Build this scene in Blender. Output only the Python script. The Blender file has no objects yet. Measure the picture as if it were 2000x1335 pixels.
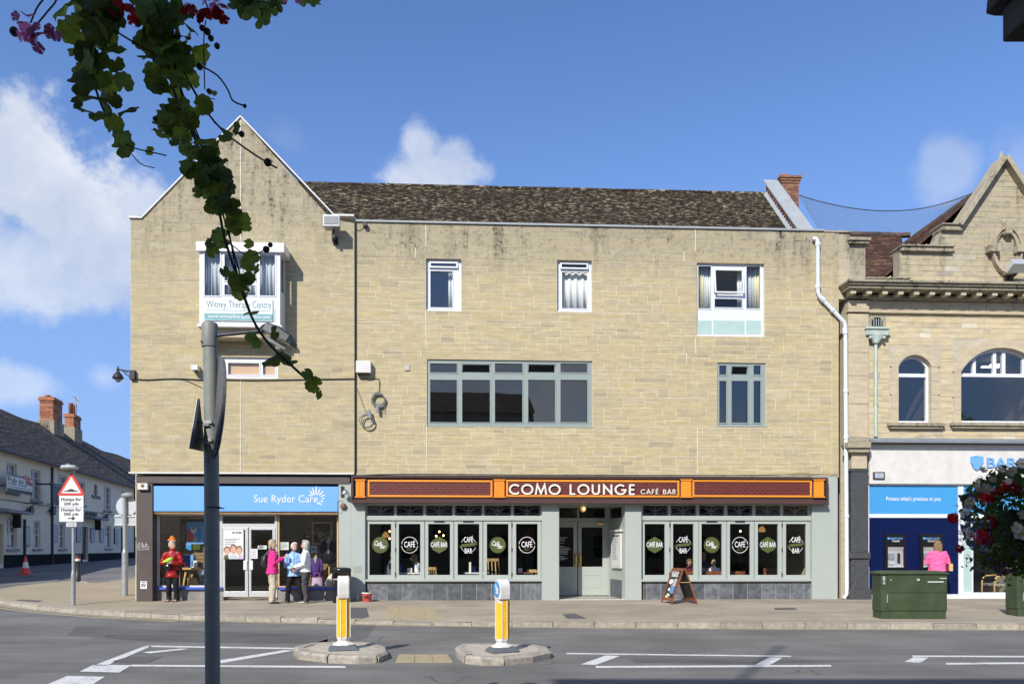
import bpy, bmesh, math, random
from mathutils import Vector, Matrix, noise as mnoise
R = math.radians
rnd = random.Random(7)
SC = bpy.context.scene
COL = SC.collection
# ------------------------------------------------------------------ camera, sky, sun, exposure
FPX, HOR, EYE = 1500.0, 1070.0, 1.65           # focal length and horizon in 2000-px photo units, eye height
cd = bpy.data.cameras.new('camera'); cam = bpy.data.objects.new('camera', cd); COL.objects.link(cam)
SC.camera = cam
cam.location = (0, 0, EYE); cam.rotation_euler = (R(90), 0, 0)
cd.sensor_width = 36; cd.lens = 36*FPX/2000; cd.shift_y = (HOR-667.5)/2000
cd.clip_start = .05; cd.clip_end = 2000
SUN = Vector((-.6, -1.2, 1.0)).normalized()
SUN_EL = math.asin(SUN.z); SUN_ROT = math.atan2(SUN.x, SUN.y) % (2*math.pi)
world = bpy.data.worlds.new('World'); SC.world = world; world.use_nodes = True
wt = world.node_tree
def NN(nt, typ, **kw):
    n = nt.nodes.new(typ)
    ins = kw.pop('ins', {})
    for k, v in kw.items(): setattr(n, k, v)
    for k, v in ins.items():
        if hasattr(v, 'is_linked') or isinstance(v, bpy.types.NodeSocket): nt.links.new(v, n.inputs[k])
        else: n.inputs[k].default_value = v
    return n
def MA(nt, op, a, b=0.0, clamp=False, c=None):
    n = nt.nodes.new('ShaderNodeMath'); n.operation = op; n.use_clamp = clamp
    for i, v in enumerate((a, b) if c is None else (a, b, c)):
        if isinstance(v, bpy.types.NodeSocket): nt.links.new(v, n.inputs[i])
        else: n.inputs[i].default_value = v
    return n.outputs[0]
def SMOOTH(nt, v, lo, hi, a=0.0, b=1.0):
    n = nt.nodes.new('ShaderNodeMapRange'); n.interpolation_type = 'SMOOTHSTEP'
    nt.links.new(v, n.inputs[0])
    for i, x in enumerate((lo, hi, a, b)): n.inputs[i+1].default_value = x
    return n.outputs[0]
def MIX(nt, f, a, b, mode='MIX'):
    n = nt.nodes.new('ShaderNodeMix'); n.data_type = 'RGBA'; n.blend_type = mode
    for i, v in ((0, f), (6, a), (7, b)):
        if isinstance(v, bpy.types.NodeSocket): nt.links.new(v, n.inputs[i])
        else: n.inputs[i].default_value = v if i == 0 else (tuple(v)+(1,))[:4]
    return n.outputs[2]
SKY_STRENGTH = .105
def make_sky():
    nt = wt
    bg = nt.nodes['Background']
    sky = NN(nt, 'ShaderNodeTexSky', sky_type='NISHITA', sun_disc=False, sun_elevation=SUN_EL, sun_rotation=SUN_ROT,
             air_density=1.0, dust_density=.4, ozone_density=3.0)
    tc = NN(nt, 'ShaderNodeTexCoord'); d = tc.outputs['Generated']
    n1 = NN(nt, 'ShaderNodeTexNoise', ins={'Vector': d, 'Scale': 8.0, 'Detail': 12.0, 'Roughness': .64})
    n2 = NN(nt, 'ShaderNodeTexNoise', ins={'Vector': d, 'Scale': 3.2, 'Detail': 9.0, 'Roughness': .58})
    def blob(px, py, rx, ry, dens, soft=1.0):      # a cloud centred on one compass direction
        v = Vector(((px-1000)/FPX, 1, (HOR-py)/FPX)).normalized()
        k = 1/Vector(((px-1000)/FPX, 1, (HOR-py)/FPX)).length
        mp = NN(nt, 'ShaderNodeVectorMath', operation='SUBTRACT', ins={0: d, 1: v}).outputs[0]
        mp = NN(nt, 'ShaderNodeVectorMath', operation='DIVIDE', ins={0: mp, 1: (rx/FPX*k, rx/FPX*k, ry/FPX*k)}).outputs[0]
        ln = NN(nt, 'ShaderNodeVectorMath', operation='LENGTH', ins={0: mp}).outputs['Value']
        e = MA(nt, 'ADD', MA(nt, 'SUBTRACT', 1.0, ln), MA(nt, 'MULTIPLY', MA(nt, 'SUBTRACT', n1.outputs[0], .5), 2.6))
        return MA(nt, 'MULTIPLY', SMOOTH(nt, e, 0.0, .42*soft), dens)
    c = blob(70, 320, 220, 160, .95)
    for a in ((215, 430, 200, 140, .85, 1.3), (90, 520, 250, 110, .75, 1.6), (824, 290, 66, 58, .75, 1.5), (842, 335, 125, 55, .8, 1.4), (880, 310, 60, 50, .66, 1.4),
              (40, 750, 150, 55, .40, 1.8), (1850, 335, 60, 60, .42, 2.0), (1990, 330, 60, 90, .22, 2.2), (560, 270, 60, 40, .10, 2.0),
              (200, 735, 60, 40, .3, 1.8)):
        c = MA(nt, 'MAXIMUM', c, blob(*a))
    sep = NN(nt, 'ShaderNodeSeparateXYZ', ins={0: d})
    behind = MA(nt, 'MAXIMUM', SMOOTH(nt, sep.outputs[1], .15, -.2), MA(nt, 'MAXIMUM', SMOOTH(nt, MA(nt, 'ABSOLUTE', sep.outputs[0]), .62, .85), SMOOTH(nt, sep.outputs[2], .66, .85)))           # cumulus behind the camera; side and overhead clouds added to whiten ambient light
    c2 = MA(nt, 'MULTIPLY', MA(nt, 'MULTIPLY', SMOOTH(nt, n2.outputs[0], .48, .68), behind), .85)
    c = MA(nt, 'MAXIMUM', c, c2)
    hz = SMOOTH(nt, sep.outputs[2], -.02, .62, .8, 0.0)        # thin whitening towards the horizon, all round
    n3 = NN(nt, 'ShaderNodeTexNoise', ins={'Vector': d, 'Scale': 5.5, 'Detail': 7.0, 'Roughness': .6})
    cc = MIX(nt, SMOOTH(nt, n3.outputs[0], .3, .72), (4.2, 4.8, 6.0), (7.3, 7.4, 7.6))
    # clear-air colour of the photograph: a little more saturated than the model sky
    tint = MIX(nt, 1.0, sky.outputs[0], (.93, 1.12, 1.44), 'MULTIPLY')
    base = MIX(nt, hz, tint, (2.05, 3.25, 6.1))
    nt.links.new(MIX(nt, c, base, cc), bg.inputs[0])
    bg.inputs[1].default_value = SKY_STRENGTH
make_sky()
sl = bpy.data.lights.new('sun', 'SUN'); so = bpy.data.objects.new('sun', sl); COL.objects.link(so)
sl.energy = 4.3; sl.angle = R(.55); sl.color = (1.0, .945, .86)
so.rotation_euler = SUN.to_track_quat('Z', 'Y').to_euler(); so.location = (-30, -60, 50)
vs = SC.view_settings
vs.view_transform = 'Standard'; vs.look = 'None'; vs.gamma = 1; vs.use_curve_mapping = False; vs.exposure = .38
SC.cycles.max_bounces = 8; SC.cycles.transparent_max_bounces = 16
SC.cycles.use_denoising = True
# ------------------------------------------------------------------ frames (building lines) and pixel measuring
class Frame:
    def __init__(s, o, ang): s.o, s.a, s.c, s.s = o, ang, math.cos(ang), math.sin(ang)
    def F(s, px, py, v=0.0):
        dx = (px-1000)/FPX
        u = (dx*s.o[1]-s.o[0]+v*(dx*s.c+s.s))/(s.c-dx*s.s)
        Y = s.o[1]+u*s.s+v*s.c
        return u, EYE+(HOR-py)/FPX*Y
    def U(s, px, v=0.0): return s.F(px, HOR, v)[0]
    def Z(s, px, py, v=0.0): return s.F(px, py, v)[1]
    def rect(s, x0, x1, y0, y1, v=0.0):              # y0 top
        xm = (x0+x1)/2
        return s.U(x0, v), s.U(x1, v), s.Z(xm, y1, v), s.Z(xm, y0, v)
    def W(s, u, v, z): return Vector((s.o[0]+u*s.c-v*s.s, s.o[1]+u*s.s+v*s.c, z))
FA = Frame((0, 21.43), .0484)                           # the long stone facade
FH = Frame((-24.3, 36.4), math.atan2(.979, -.2045))     # the white hotel in the side street
FW = Frame((0, 0), 0)                                   # plain world axes
def lerp_tab(t, x):
    if x <= t[0][0]: return t[0][1]
    for (a, b), (c, d) in zip(t, t[1:]):
        if x <= c: return b+(d-b)*(x-a)/(c-a)
    return t[-1][1]
SIDE = ((17.5, 0), (21, .09), (24, .2), (29, .38), (36.5, .70), (60, .92), (400, 3.0))
def road_z(X, Y):
    w = min(1, max(0, (-6-X)/6)); w = w*w*(3-2*w)
    if Y > 60: w = 1
    return w*lerp_tab(SIDE, Y)+(1-w)*min(.09, max(0, .016*(Y-16)))
def pave_z(X, Y):                                       # footway, with the kerb dropped at the tactile crossing
    d = max(0, 1-abs(X+2.2)/3.2); d = d*d*(3-2*d)*min(1, max(0, (19.5-Y)/2.5))
    return road_z(X, Y)+.12-.065*d
def G(px, py, fn=None):                                 # photo point -> ground point
    z = 0.0
    for _ in range(30):
        Y = (EYE-z)*FPX/(py-HOR); X = (px-1000)/FPX*Y
        z = fn(X, Y) if fn else 0.0
    return Vector((X, Y, z))
# ------------------------------------------------------------------ object helpers
OFF = {}
def tag(o, label=None, cat=None, group=None, kind=None):
    if label: o['label'] = label
    if cat: o['category'] = cat
    if group: o['group'] = group
    if kind: o['kind'] = kind
    return o
def thing(name, label, cat, fr=FW, org=(0, 0, 0), group=None, rot=0.0):
    o = bpy.data.objects.new(name, None); COL.objects.link(o)
    o.location = fr.W(*org); o.rotation_euler = (0, 0, fr.a+rot); o.empty_display_size = .2
    OFF[o.name] = Vector(org)
    return tag(o, label, cat, group)
class MB:
    def __init__(s): s.v, s.f, s.m, s.t = [], [], [], []
    def add(s, vs, fs, m=0, t=.5):
        b = len(s.v); s.v += [tuple(p) for p in vs]
        for f in fs: s.f.append(tuple(b+i for i in f)); s.m.append(m); s.t.append(t)
    def box(s, x0, x1, y0, y1, z0, z1, m=0, t=.5):
        s.add([(x0,y0,z0),(x1,y0,z0),(x1,y1,z0),(x0,y1,z0),(x0,y0,z1),(x1,y0,z1),(x1,y1,z1),(x0,y1,z1)],
              [(0,3,2,1),(4,5,6,7),(0,1,5,4),(1,2,6,5),(2,3,7,6),(3,0,4,7)], m, t); return s
    def bar(s, a, b, w, h, m=0, t=.5, up=(0,0,1)):
        a, b = Vector(a), Vector(b); d = (b-a).normalized(); upv = Vector(up)
        if abs(d.dot(upv)) > .98: upv = Vector((0,1,0))
        sd = d.cross(upv).normalized()*w/2; u2 = sd.cross(d).normalized()*h/2
        P = [p+i*sd+j*u2 for p in (a, b) for i, j in ((-1,-1),(1,-1),(1,1),(-1,1))]
        s.add(P, [(0,1,2,3),(7,6,5,4),(0,4,5,1),(1,5,6,2),(2,6,7,3),(3,7,4,0)], m, t); return s
    def tube(s, pts, r, n=8, m=0, t=.5, cap=True):
        pts = [Vector(p) for p in pts]; rs = r if isinstance(r, (list, tuple)) else [r]*len(pts)
        base = len(s.v); prev = None
        for i, p in enumerate(pts):
            d = (pts[min(i+1, len(pts)-1)]-pts[max(i-1, 0)])
            d = d.normalized() if d.length > 1e-9 else Vector((0,0,1))
            a = prev-d*prev.dot(d) if prev else d.orthogonal()
            if a.length < 1e-6: a = d.orthogonal()
            a.normalize(); prev = a; b = d.cross(a)
            for k in range(n):
                q = 2*math.pi*k/n; s.v.append(tuple(p+(a*math.cos(q)+b*math.sin(q))*rs[i]))
        for i in range(len(pts)-1):
            for k in range(n):
                k2 = (k+1) % n
                s.f.append((base+i*n+k, base+i*n+k2, base+(i+1)*n+k2, base+(i+1)*n+k)); s.m.append(m); s.t.append(t)
        if cap:
            for e, rev in ((0, True), (len(pts)-1, False)):
                q = [base+e*n+k for k in range(n)]
                s.f.append(tuple(reversed(q)) if rev else tuple(q)); s.m.append(m); s.t.append(t)
        return s
    def loft(s, pts, rad, n=12, m=0, ref=(1,0,0), t=.5):
        pts = [Vector(p) for p in pts]; base = len(s.v); ref = Vector(ref)
        for i, p in enumerate(pts):
            d = (pts[min(i+1, len(pts)-1)]-pts[max(i-1, 0)]).normalized()
            a = ref-d*ref.dot(d)
            if a.length < .15: a = Vector((0,1,0))-d*d.y
            a.normalize(); b = d.cross(a)
            ra, rb = rad[i] if isinstance(rad[i], (tuple, list)) else (rad[i], rad[i])
            for k in range(n):
                q = 2*math.pi*k/n; s.v.append(tuple(p+a*math.cos(q)*ra+b*math.sin(q)*rb))
        for i in range(len(pts)-1):
            for k in range(n):
                k2 = (k+1) % n
                s.f.append((base+i*n+k, base+i*n+k2, base+(i+1)*n+k2, base+(i+1)*n+k)); s.m.append(m); s.t.append(t)
        s.f.append(tuple(base+k for k in reversed(range(n)))); s.m.append(m); s.t.append(t)
        s.f.append(tuple(base+(len(pts)-1)*n+k for k in range(n))); s.m.append(m); s.t.append(t)
        return s
    def lathe(s, c, prof, n=20, m=0, t=.5):
        return s.loft([(c[0], c[1], c[2]+z) for r, z in prof], [r for r, z in prof], n, m, t=t)
    def ell(s, c, r, n=10, k=7, m=0, t=.5):             # ellipsoid
        c = Vector(c); base = len(s.v)
        for i in range(1, k):
            th = math.pi*i/k
            for j in range(n):
                q = 2*math.pi*j/n
                s.v.append((c.x+r[0]*math.sin(th)*math.cos(q), c.y+r[1]*math.sin(th)*math.sin(q), c.z+r[2]*math.cos(th)))
        s.v += [(c.x, c.y, c.z+r[2]), (c.x, c.y, c.z-r[2])]; T, B = len(s.v)-2, len(s.v)-1
        F = []
        for i in range(k-2):
            for j in range(n):
                j2 = (j+1) % n; F.append((base+i*n+j, base+(i+1)*n+j, base+(i+1)*n+j2, base+i*n+j2))
        for j in range(n):
            j2 = (j+1) % n; F.append((T, base+j, base+j2)); F.append((B, base+(k-2)*n+j2, base+(k-2)*n+j))
        for f in F: s.f.append(f); s.m.append(m); s.t.append(t)
        return s
    def prism(s, poly, v0, v1, m=0, t=.5, axis='v'):       # polygon in (u,z), front at v0 (nearer), back at v1
        n = len(poly)
        ar = sum(poly[i][0]*poly[(i+1) % n][1]-poly[(i+1) % n][0]*poly[i][1] for i in range(n))
        if ar < 0: poly = poly[::-1]
        if axis == 'v': P = [(p[0], v0, p[1]) for p in poly]+[(p[0], v1, p[1]) for p in poly]
        else: P = [(p[0], p[1], v1) for p in poly]+[(p[0], p[1], v0) for p in poly]     # (x,y) polygon, top z v1
        F = [tuple(range(n)), tuple(reversed(range(n, 2*n)))]
        F += [(i, n+i, n+(i+1) % n, (i+1) % n) for i in range(n)]
        s.add(P, F, m, t); return s
    def ring(s, outer, inner, v0, v1, m=0, t=.5):          # two polylines of equal length (open strip) as a solid band in (u,z)
        n = len(outer)
        P = [(p[0], v, p[1]) for v in (v0, v1) for q in (outer, inner) for p in q]
        F = []
        for i in range(n-1):
            F += [(i, n+i, n+i+1, i+1), (2*n+i, 2*n+i+1, 3*n+i+1, 3*n+i), (i, i+1, 2*n+i+1, 2*n+i), (n+i, 3*n+i, 3*n+i+1, n+i+1)]
        F += [(0, 2*n, 3*n, n), (n-1, 2*n-1, 4*n-1, 3*n-1)]
        s.add(P, F, m, t); return s
    def frame(s, u0, u1, z0, z1, w, v0, v1, m=0):           # rectangular frame, mitre-free butt joints
        s.box(u0, u0+w, v0, v1, z0, z1, m); s.box(u1-w, u1, v0, v1, z0, z1, m)
        s.box(u0+w, u1-w, v0, v1, z0, z0+w, m); s.box(u0+w, u1-w, v0, v1, z1-w, z1, m); return s
    def mesh(s, me, mat=Matrix(), m=0, t=.5):
        b = len(s.v); s.v += [tuple(mat @ v.co) for v in me.vertices]
        for p in me.polygons: s.f.append(tuple(b+i for i in p.vertices)); s.m.append(m); s.t.append(t)
        return s
    def data(s, name, mats, off=Vector((0,0,0)), smooth=False):
        me = bpy.data.meshes.new(name)
        me.from_pydata([(x-off[0], y-off[1], z-off[2]) for x, y, z in s.v], [], s.f)
        if not isinstance(mats, (list, tuple)): mats = [mats]
        for k in mats: me.materials.append(k)
        if len(mats) > 1: me.polygons.foreach_set('material_index', s.m)
        at = me.attributes.new('tint', 'FLOAT', 'FACE'); at.data.foreach_set('value', s.t)
        if smooth: me.polygons.foreach_set('use_smooth', [True]*len(s.f))
        me.update(); return me
    def build(s, name, mats, parent=None, fr=None, org=None, smooth=False, bevel=0, kind=None, auto=None):
        if parent is not None:
            off = OFF[parent.name]; me = s.data(name, mats, off, smooth)
            o = bpy.data.objects.new(name, me); COL.objects.link(o); o.parent = parent; OFF[o.name] = off
        else:
            fr = fr or FW; off = Vector(org or (0,0,0)); me = s.data(name, mats, off, smooth)
            o = bpy.data.objects.new(name, me); COL.objects.link(o)
            o.location = fr.W(*off); o.rotation_euler = (0, 0, fr.a); OFF[o.name] = off
        if bevel:
            b = o.modifiers.new('bevel', 'BEVEL'); b.width = bevel; b.segments = 2; b.limit_method = 'ANGLE'; b.angle_limit = R(35)
        if auto: me.set_sharp_from_angle(angle=R(auto))
        if kind: o['kind'] = kind
        return o
def tpiece(name, label, cat, mats, mb, fr=FW, org=(0,0,0), group=None, **kw):
    return tag(mb.build(name, mats, None, fr, org, **kw), label, cat, group)
# ------------------------------------------------------------------ materials
def mat(name, col, rough=.7, var=.12, scale=6, metal=0, bump=0, bscale=60, spec=.5, tint=None, emit=0, coat=0, dirt=0):
    m = bpy.data.materials.new(name); m.use_nodes = True; nt = m.node_tree; b = nt.nodes['Principled BSDF']
    geo = NN(nt, 'ShaderNodeNewGeometry'); P = geo.outputs['Position']
    c = None
    if tint:
        at = NN(nt, 'ShaderNodeAttribute', attribute_name='tint')
        cr = NN(nt, 'ShaderNodeValToRGB', ins={0: at.outputs['Fac']}); el = cr.color_ramp.elements
        while len(el) < len(tint): el.new(.5)
        for i, k in enumerate(tint): el[i].position = i/(len(tint)-1); el[i].color = tuple(k)+(1,)
        c = cr.outputs[0]
    else:
        rg = NN(nt, 'ShaderNodeRGB'); rg.outputs[0].default_value = tuple(col)+(1,); c = rg.outputs[0]
    if var:
        n1 = NN(nt, 'ShaderNodeTexNoise', ins={'Vector': P, 'Scale': scale, 'Detail': 6.0, 'Roughness': .65})
        k = SMOOTH(nt, n1.outputs[0], .25, .75, 1-var, 1+var)
        c = NN(nt, 'ShaderNodeVectorMath', operation='SCALE', ins={0: c, 'Scale': k}).outputs[0]
    if dirt:
        n2 = NN(nt, 'ShaderNodeTexNoise', ins={'Vector': P, 'Scale': 2.3, 'Detail': 8.0, 'Roughness': .7})
        c = MIX(nt, MA(nt, 'MULTIPLY', SMOOTH(nt, n2.outputs[0], .5, .75), dirt), c, (.06, .055, .045))
    nt.links.new(c, b.inputs['Base Color'])
    b.inputs['Roughness'].default_value = rough; b.inputs['Metallic'].default_value = metal
    b.inputs['Specular IOR Level'].default_value = spec
    if coat: b.inputs['Coat Weight'].default_value = coat; b.inputs['Coat Roughness'].default_value = .08
    if emit: b.inputs['Emission Color'].default_value = tuple(col)+(1,); b.inputs['Emission Strength'].default_value = emit
    if bump:
        nb = NN(nt, 'ShaderNodeTexNoise', ins={'Vector': P, 'Scale': bscale, 'Detail': 5.0})
        bp = NN(nt, 'ShaderNodeBump', ins={'Strength': bump, 'Distance': .01, 'Height': nb.outputs[0]})
        nt.links.new(bp.outputs[0], b.inputs['Normal'])
    return m
def mat_stone(name, ramp, zlo=8.7, zhi=10.5, streak=.9, base=0.03, joint=False):
    """squared limestone: each stone its own tint, grain, black crust where the rain runs off the coping"""
    m = mat(name, ramp[0], .9, 0, spec=.2, tint=None if joint else ramp)
    nt = m.node_tree; b = nt.nodes['Principled BSDF']; src = b.inputs['Base Color'].links[0].from_socket
    P = NN(nt, 'ShaderNodeNewGeometry').outputs['Position']
    st = NN(nt, 'ShaderNodeVectorMath', operation='MULTIPLY', ins={0: P, 1: (1.2, 1.2, 5.0)}).outputs[0]
    n1 = NN(nt, 'ShaderNodeTexNoise', ins={'Vector': st, 'Scale': 2.2, 'Detail': 8.0, 'Roughness': .62})
    n2 = NN(nt, 'ShaderNodeTexNoise', ins={'Vector': P, 'Scale': 26, 'Detail': 5.0, 'Roughness': .7})
    k = MA(nt, 'MULTIPLY', SMOOTH(nt, n1.outputs[0], .25, .75, .86, 1.12), SMOOTH(nt, n2.outputs[0], .2, .8, .9, 1.08))
    c = NN(nt, 'ShaderNodeVectorMath', operation='SCALE', ins={0: src, 'Scale': k}).outputs[0]
    z = NN(nt, 'ShaderNodeSeparateXYZ', ins={0: P}).outputs[2]
    n3 = NN(nt, 'ShaderNodeTexNoise', ins={'Vector': P, 'Scale': 7.0, 'Detail': 9.0, 'Roughness': .78})
    vv = NN(nt, 'ShaderNodeVectorMath', operation='MULTIPLY', ins={0: P, 1: (1.6, 1.6, .16)}).outputs[0]
    n4 = NN(nt, 'ShaderNodeTexNoise', ins={'Vector': vv, 'Scale': 1.5, 'Detail': 6.0, 'Roughness': .65})
    zm = SMOOTH(nt, z, zlo, zhi)
    gry = MIX(nt, MA(nt, 'MULTIPLY', zm, .55), c, (.30, .27, .205))
    wet = MA(nt, 'MULTIPLY', SMOOTH(nt, n4.outputs[0], .5, .68), MA(nt, 'ADD', MA(nt, 'MULTIPLY', zm, streak), base))
    spk = MA(nt, 'MULTIPLY', SMOOTH(nt, n3.outputs[0], .5, .6), MA(nt, 'ADD', MA(nt, 'MULTIPLY', zm, streak), base))
    c = MIX(nt, MA(nt, 'MULTIPLY', wet, .62), gry, (.15, .13, .085))
    c = MIX(nt, MA(nt, 'MULTIPLY', spk, MA(nt, 'ADD', MA(nt, 'MULTIPLY', wet, .9), .38)), c, (.05, .045, .035))
    nt.links.new(c, b.inputs['Base Color'])
    nb = NN(nt, 'ShaderNodeTexNoise', ins={'Vector': P, 'Scale': 40, 'Detail': 6.0})
    bp = NN(nt, 'ShaderNodeBump', ins={'Strength': .35, 'Distance': .012, 'Height': nb.outputs[0]})
    nt.links.new(bp.outputs[0], b.inputs['Normal'])
    return m
def mat_glass(name, refl=.13, col=(.97, .98, .97), tr=1.0):
    m = bpy.data.materials.new(name); m.use_nodes = True; nt = m.node_tree; nt.nodes.clear()
    out = NN(nt, 'ShaderNodeOutputMaterial')
    t = NN(nt, 'ShaderNodeBsdfTransparent', ins={'Color': tuple(x*tr for x in col)+(1,)})
    geo = NN(nt, 'ShaderNodeNewGeometry')
    nz = NN(nt, 'ShaderNodeTexNoise', ins={'Vector': geo.outputs['Position'], 'Scale': 1.1, 'Detail': 1.0})
    bp = NN(nt, 'ShaderNodeBump', ins={'Strength': .06, 'Distance': .02, 'Height': nz.outputs[0]})
    g = NN(nt, 'ShaderNodeBsdfGlossy', ins={'Roughness': .0, 'Color': (1, 1, 1, 1), 'Normal': bp.outputs[0]})
    lw = NN(nt, 'ShaderNodeLayerWeight', ins={'Blend': .5})
    f = MA(nt, 'ADD', MA(nt, 'MULTIPLY', MA(nt, 'POWER', lw.outputs['Facing'], 5.0), .5), refl/2, True)
    mx = NN(nt, 'ShaderNodeMixShader', ins={0: f, 1: t.outputs[0], 2: g.outputs[0]})
    nt.links.new(mx.outputs[0], out.inputs[0]); return m
def mat_leaf(name, col, tl=.35, var=.35, scale=30, rough=.55):
    m = mat(name, col, rough, var, scale, spec=.3); nt = m.node_tree; b = nt.nodes['Principled BSDF']
    src = b.inputs['Base Color'].links[0].from_socket
    oi = NN(nt, 'ShaderNodeObjectInfo'); src = NN(nt, 'ShaderNodeVectorMath', operation='SCALE', ins={0: src, 'Scale': SMOOTH(nt, oi.outputs['Random'], 0, 1, .55, 1.5)}).outputs[0]; nt.links.new(src, b.inputs['Base Color'])
    t = NN(nt, 'ShaderNodeBsdfTranslucent', ins={'Color': src})
    mx = NN(nt, 'ShaderNodeMixShader', ins={0: tl, 1: b.outputs[0], 2: t.outputs[0]})
    nt.links.new(mx.outputs[0], nt.nodes['Material Output'].inputs[0]); return m
M = {}
M['stone'] = mat_stone('limestone', [(.345,.296,.20),(.41,.348,.218),(.435,.366,.224),(.457,.38,.212),(.424,.36,.234),(.475,.413,.272)])
M['mortar'] = mat_stone('lime_mortar', [(.60,.545,.40)], joint=True)
M['gstone'] = mat_stone('limestone_gable', [(.335,.288,.196),(.398,.338,.214),(.423,.358,.222),(.447,.372,.213),(.413,.35,.23),(.463,.402,.27)], 8.4, 12.0, 1.0, .06)
M['gmortar'] = mat_stone('lime_mortar_gable', [(.565,.515,.38)], 8.4, 12.0, 1.0, .06, joint=True)
M['bstone'] = mat_stone('rubble_limestone', [(.36,.32,.25),(.45,.385,.265),(.52,.435,.275),(.55,.45,.27),(.51,.445,.32),(.63,.575,.45)], 8.2, 10.5, .7, .05)
M['bmortar'] = mat_stone('rubble_mortar', [(.46,.41,.31)], 8.2, 10.5, .7, .05, joint=True)
M['ashlar'] = mat_stone('ashlar_limestone', [(.48,.41,.285)], 9.0, 10.5, .7, .12, joint=True)
M['ashlar_dirty'] = mat_stone('weathered_ashlar', [(.37,.33,.23)], 2, 6, .9, .25, joint=True)
M['mastic'] = mat('mastic', (.60,.555,.45), .8)
M['white'] = mat('white_upvc', (.64,.66,.69), .35, .03)
M['white_dirty'] = mat('white_paint', (.60,.585,.55), .6, .08, 3, dirt=.14)
M['sage'] = mat('sage_paint', (.36,.395,.36), .5, .03, 2)
M['sage2'] = mat('sage_window_paint', (.255,.30,.28), .45, .04)
M['sagepanel'] = mat('sage_panel', (.38,.50,.47), .4, .05)
M['glass'] = mat_glass('window_glass', .14)
M['shopglass'] = mat_glass('shop_glass', .06)
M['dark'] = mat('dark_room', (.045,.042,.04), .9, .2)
M['room'] = mat('room_wall', (.30,.28,.25), .9, .1)
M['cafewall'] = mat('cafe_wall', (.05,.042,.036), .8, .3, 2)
M['floor_wood'] = mat('cafe_floor', (.10,.07,.045), .6, .3)
M['lead'] = mat('lead', (.20,.22,.245), .6, .15, 4, bump=.15)
M['leadpale'] = mat('lead_coping', (.30,.32,.33), .65, .1, 3, bump=.1)
def mat_tile():
    m = mat('stone_roof_tile', (.05,.04,.03), .95, .25, 30, spec=.2, tint=[(.022,.016,.012),(.031,.022,.016),(.041,.030,.022),(.053,.041,.028),(.10,.085,.052)], dirt=.3)
    nt = m.node_tree; b = nt.nodes['Principled BSDF']; src = b.inputs['Base Color'].links[0].from_socket
    P = NN(nt, 'ShaderNodeNewGeometry').outputs['Position']; q = NN(nt, 'ShaderNodeVectorMath', operation='MULTIPLY', ins={0: P, 1: (.42, 1, 1)}).outputs[0]
    n1 = NN(nt, 'ShaderNodeTexNoise', ins={'Vector': q, 'Scale': 13.0, 'Detail': 4.0, 'Roughness': .6}); n2 = NN(nt, 'ShaderNodeTexNoise', ins={'Vector': P, 'Scale': .9, 'Detail': 3.0})
    f = MA(nt, 'MULTIPLY', SMOOTH(nt, n1.outputs[0], .553, .61), SMOOTH(nt, n2.outputs[0], .32, .62, .25, .95))
    nt.links.new(MIX(nt, f, src, (.33,.285,.17)), b.inputs['Base Color']); return m
M['tile'] = mat_tile()
M['redtile'] = mat('clay_roof_tile', (.12,.06,.04), .9, .25, 20, spec=.2, tint=[(.060,.035,.029),(.085,.048,.036),(.11,.062,.045),(.16,.095,.06)])
M['slate'] = mat('slate', (.075,.082,.09), .55, .45, 7, bump=.12, bscale=12, tint=[(.065,.071,.08),(.09,.098,.108),(.135,.143,.155)])
M['grout'] = mat('grout', (.34,.35,.35), .9)
M['brownpaint'] = mat('dark_brown_paint', (.075,.058,.052), .6, .15, 3, dirt=.15)
M['chocolate'] = mat('chocolate_paint', (.062,.035,.032), .4, .05)
M['orange'] = mat('orange_paint', (.78,.27,.02), .45, .05, 3)
M['cream'] = mat('cream_lettering', (.70,.67,.58), .5, .02)
M['black'] = mat('black_plastic', (.02,.02,.022), .45, .1)
M['gloss_black'] = mat('gloss_black', (.012,.012,.013), .16, 0)
M['brass'] = mat('brass', (.72,.52,.20), .25, .1, metal=1)
M['alu'] = mat('aluminium', (.62,.63,.63), .4, .06, 5, metal=.55)
M['steel'] = mat('galvanised_steel', (.36,.38,.40), .5, .12, 8, metal=.5)
M['grey'] = mat('grey_paint', (.23,.25,.25), .6, .1, 8)
M['postgrey'] = mat('post_grey', (.21,.225,.215), .55, .12, 10)
M['postdark'] = mat('post_dark_paint', (.022,.032,.045), .5, .12, 10)
M['skyblue'] = mat('sky_blue_sign', (.15,.37,.72), .4, .03, 2)
M['blue'] = mat('blue_panel', (.055,.29,.60), .35, .02)
M['navy'] = mat('navy_panel', (.003,.009,.055), .35, .05, spec=.2)
M['royal'] = mat('royal_blue_sill', (.05,.10,.50), .4, .05)
M['pvc'] = mat('white_pipe', (.62,.66,.70), .4, .06)
M['matblack'] = mat('matt_black_paint', (.018,.018,.02), .9, .1, spec=.1)
M['umber'] = mat('dark_umber_stone', (.055,.045,.036), .9, .2, 6)
M['rust'] = mat('rusty_brown', (.14,.085,.06), .6, .3, 12)
M['copperpipe'] = mat('pale_green_pipe', (.40,.47,.42), .6, .15, 4)
M['granite'] = mat('speckled_granite', (.062,.064,.068), .45, .95, 48)
M['plinth'] = mat('render_plinth', (.22,.21,.20), .85, .25, 4, dirt=.4)
M['orangebrick'] = mat('orange_brick', (.34,.13,.07), .9, .3, 9, tint=[(.20,.075,.05),(.32,.12,.065),(.42,.18,.09),(.30,.16,.11)], dirt=.3)
M['oldbrick'] = mat('old_brick', (.22,.1,.06), .9, .35, 9, tint=[(.13,.06,.042),(.20,.09,.055),(.26,.13,.08),(.2,.13,.08)], dirt=.45)
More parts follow.
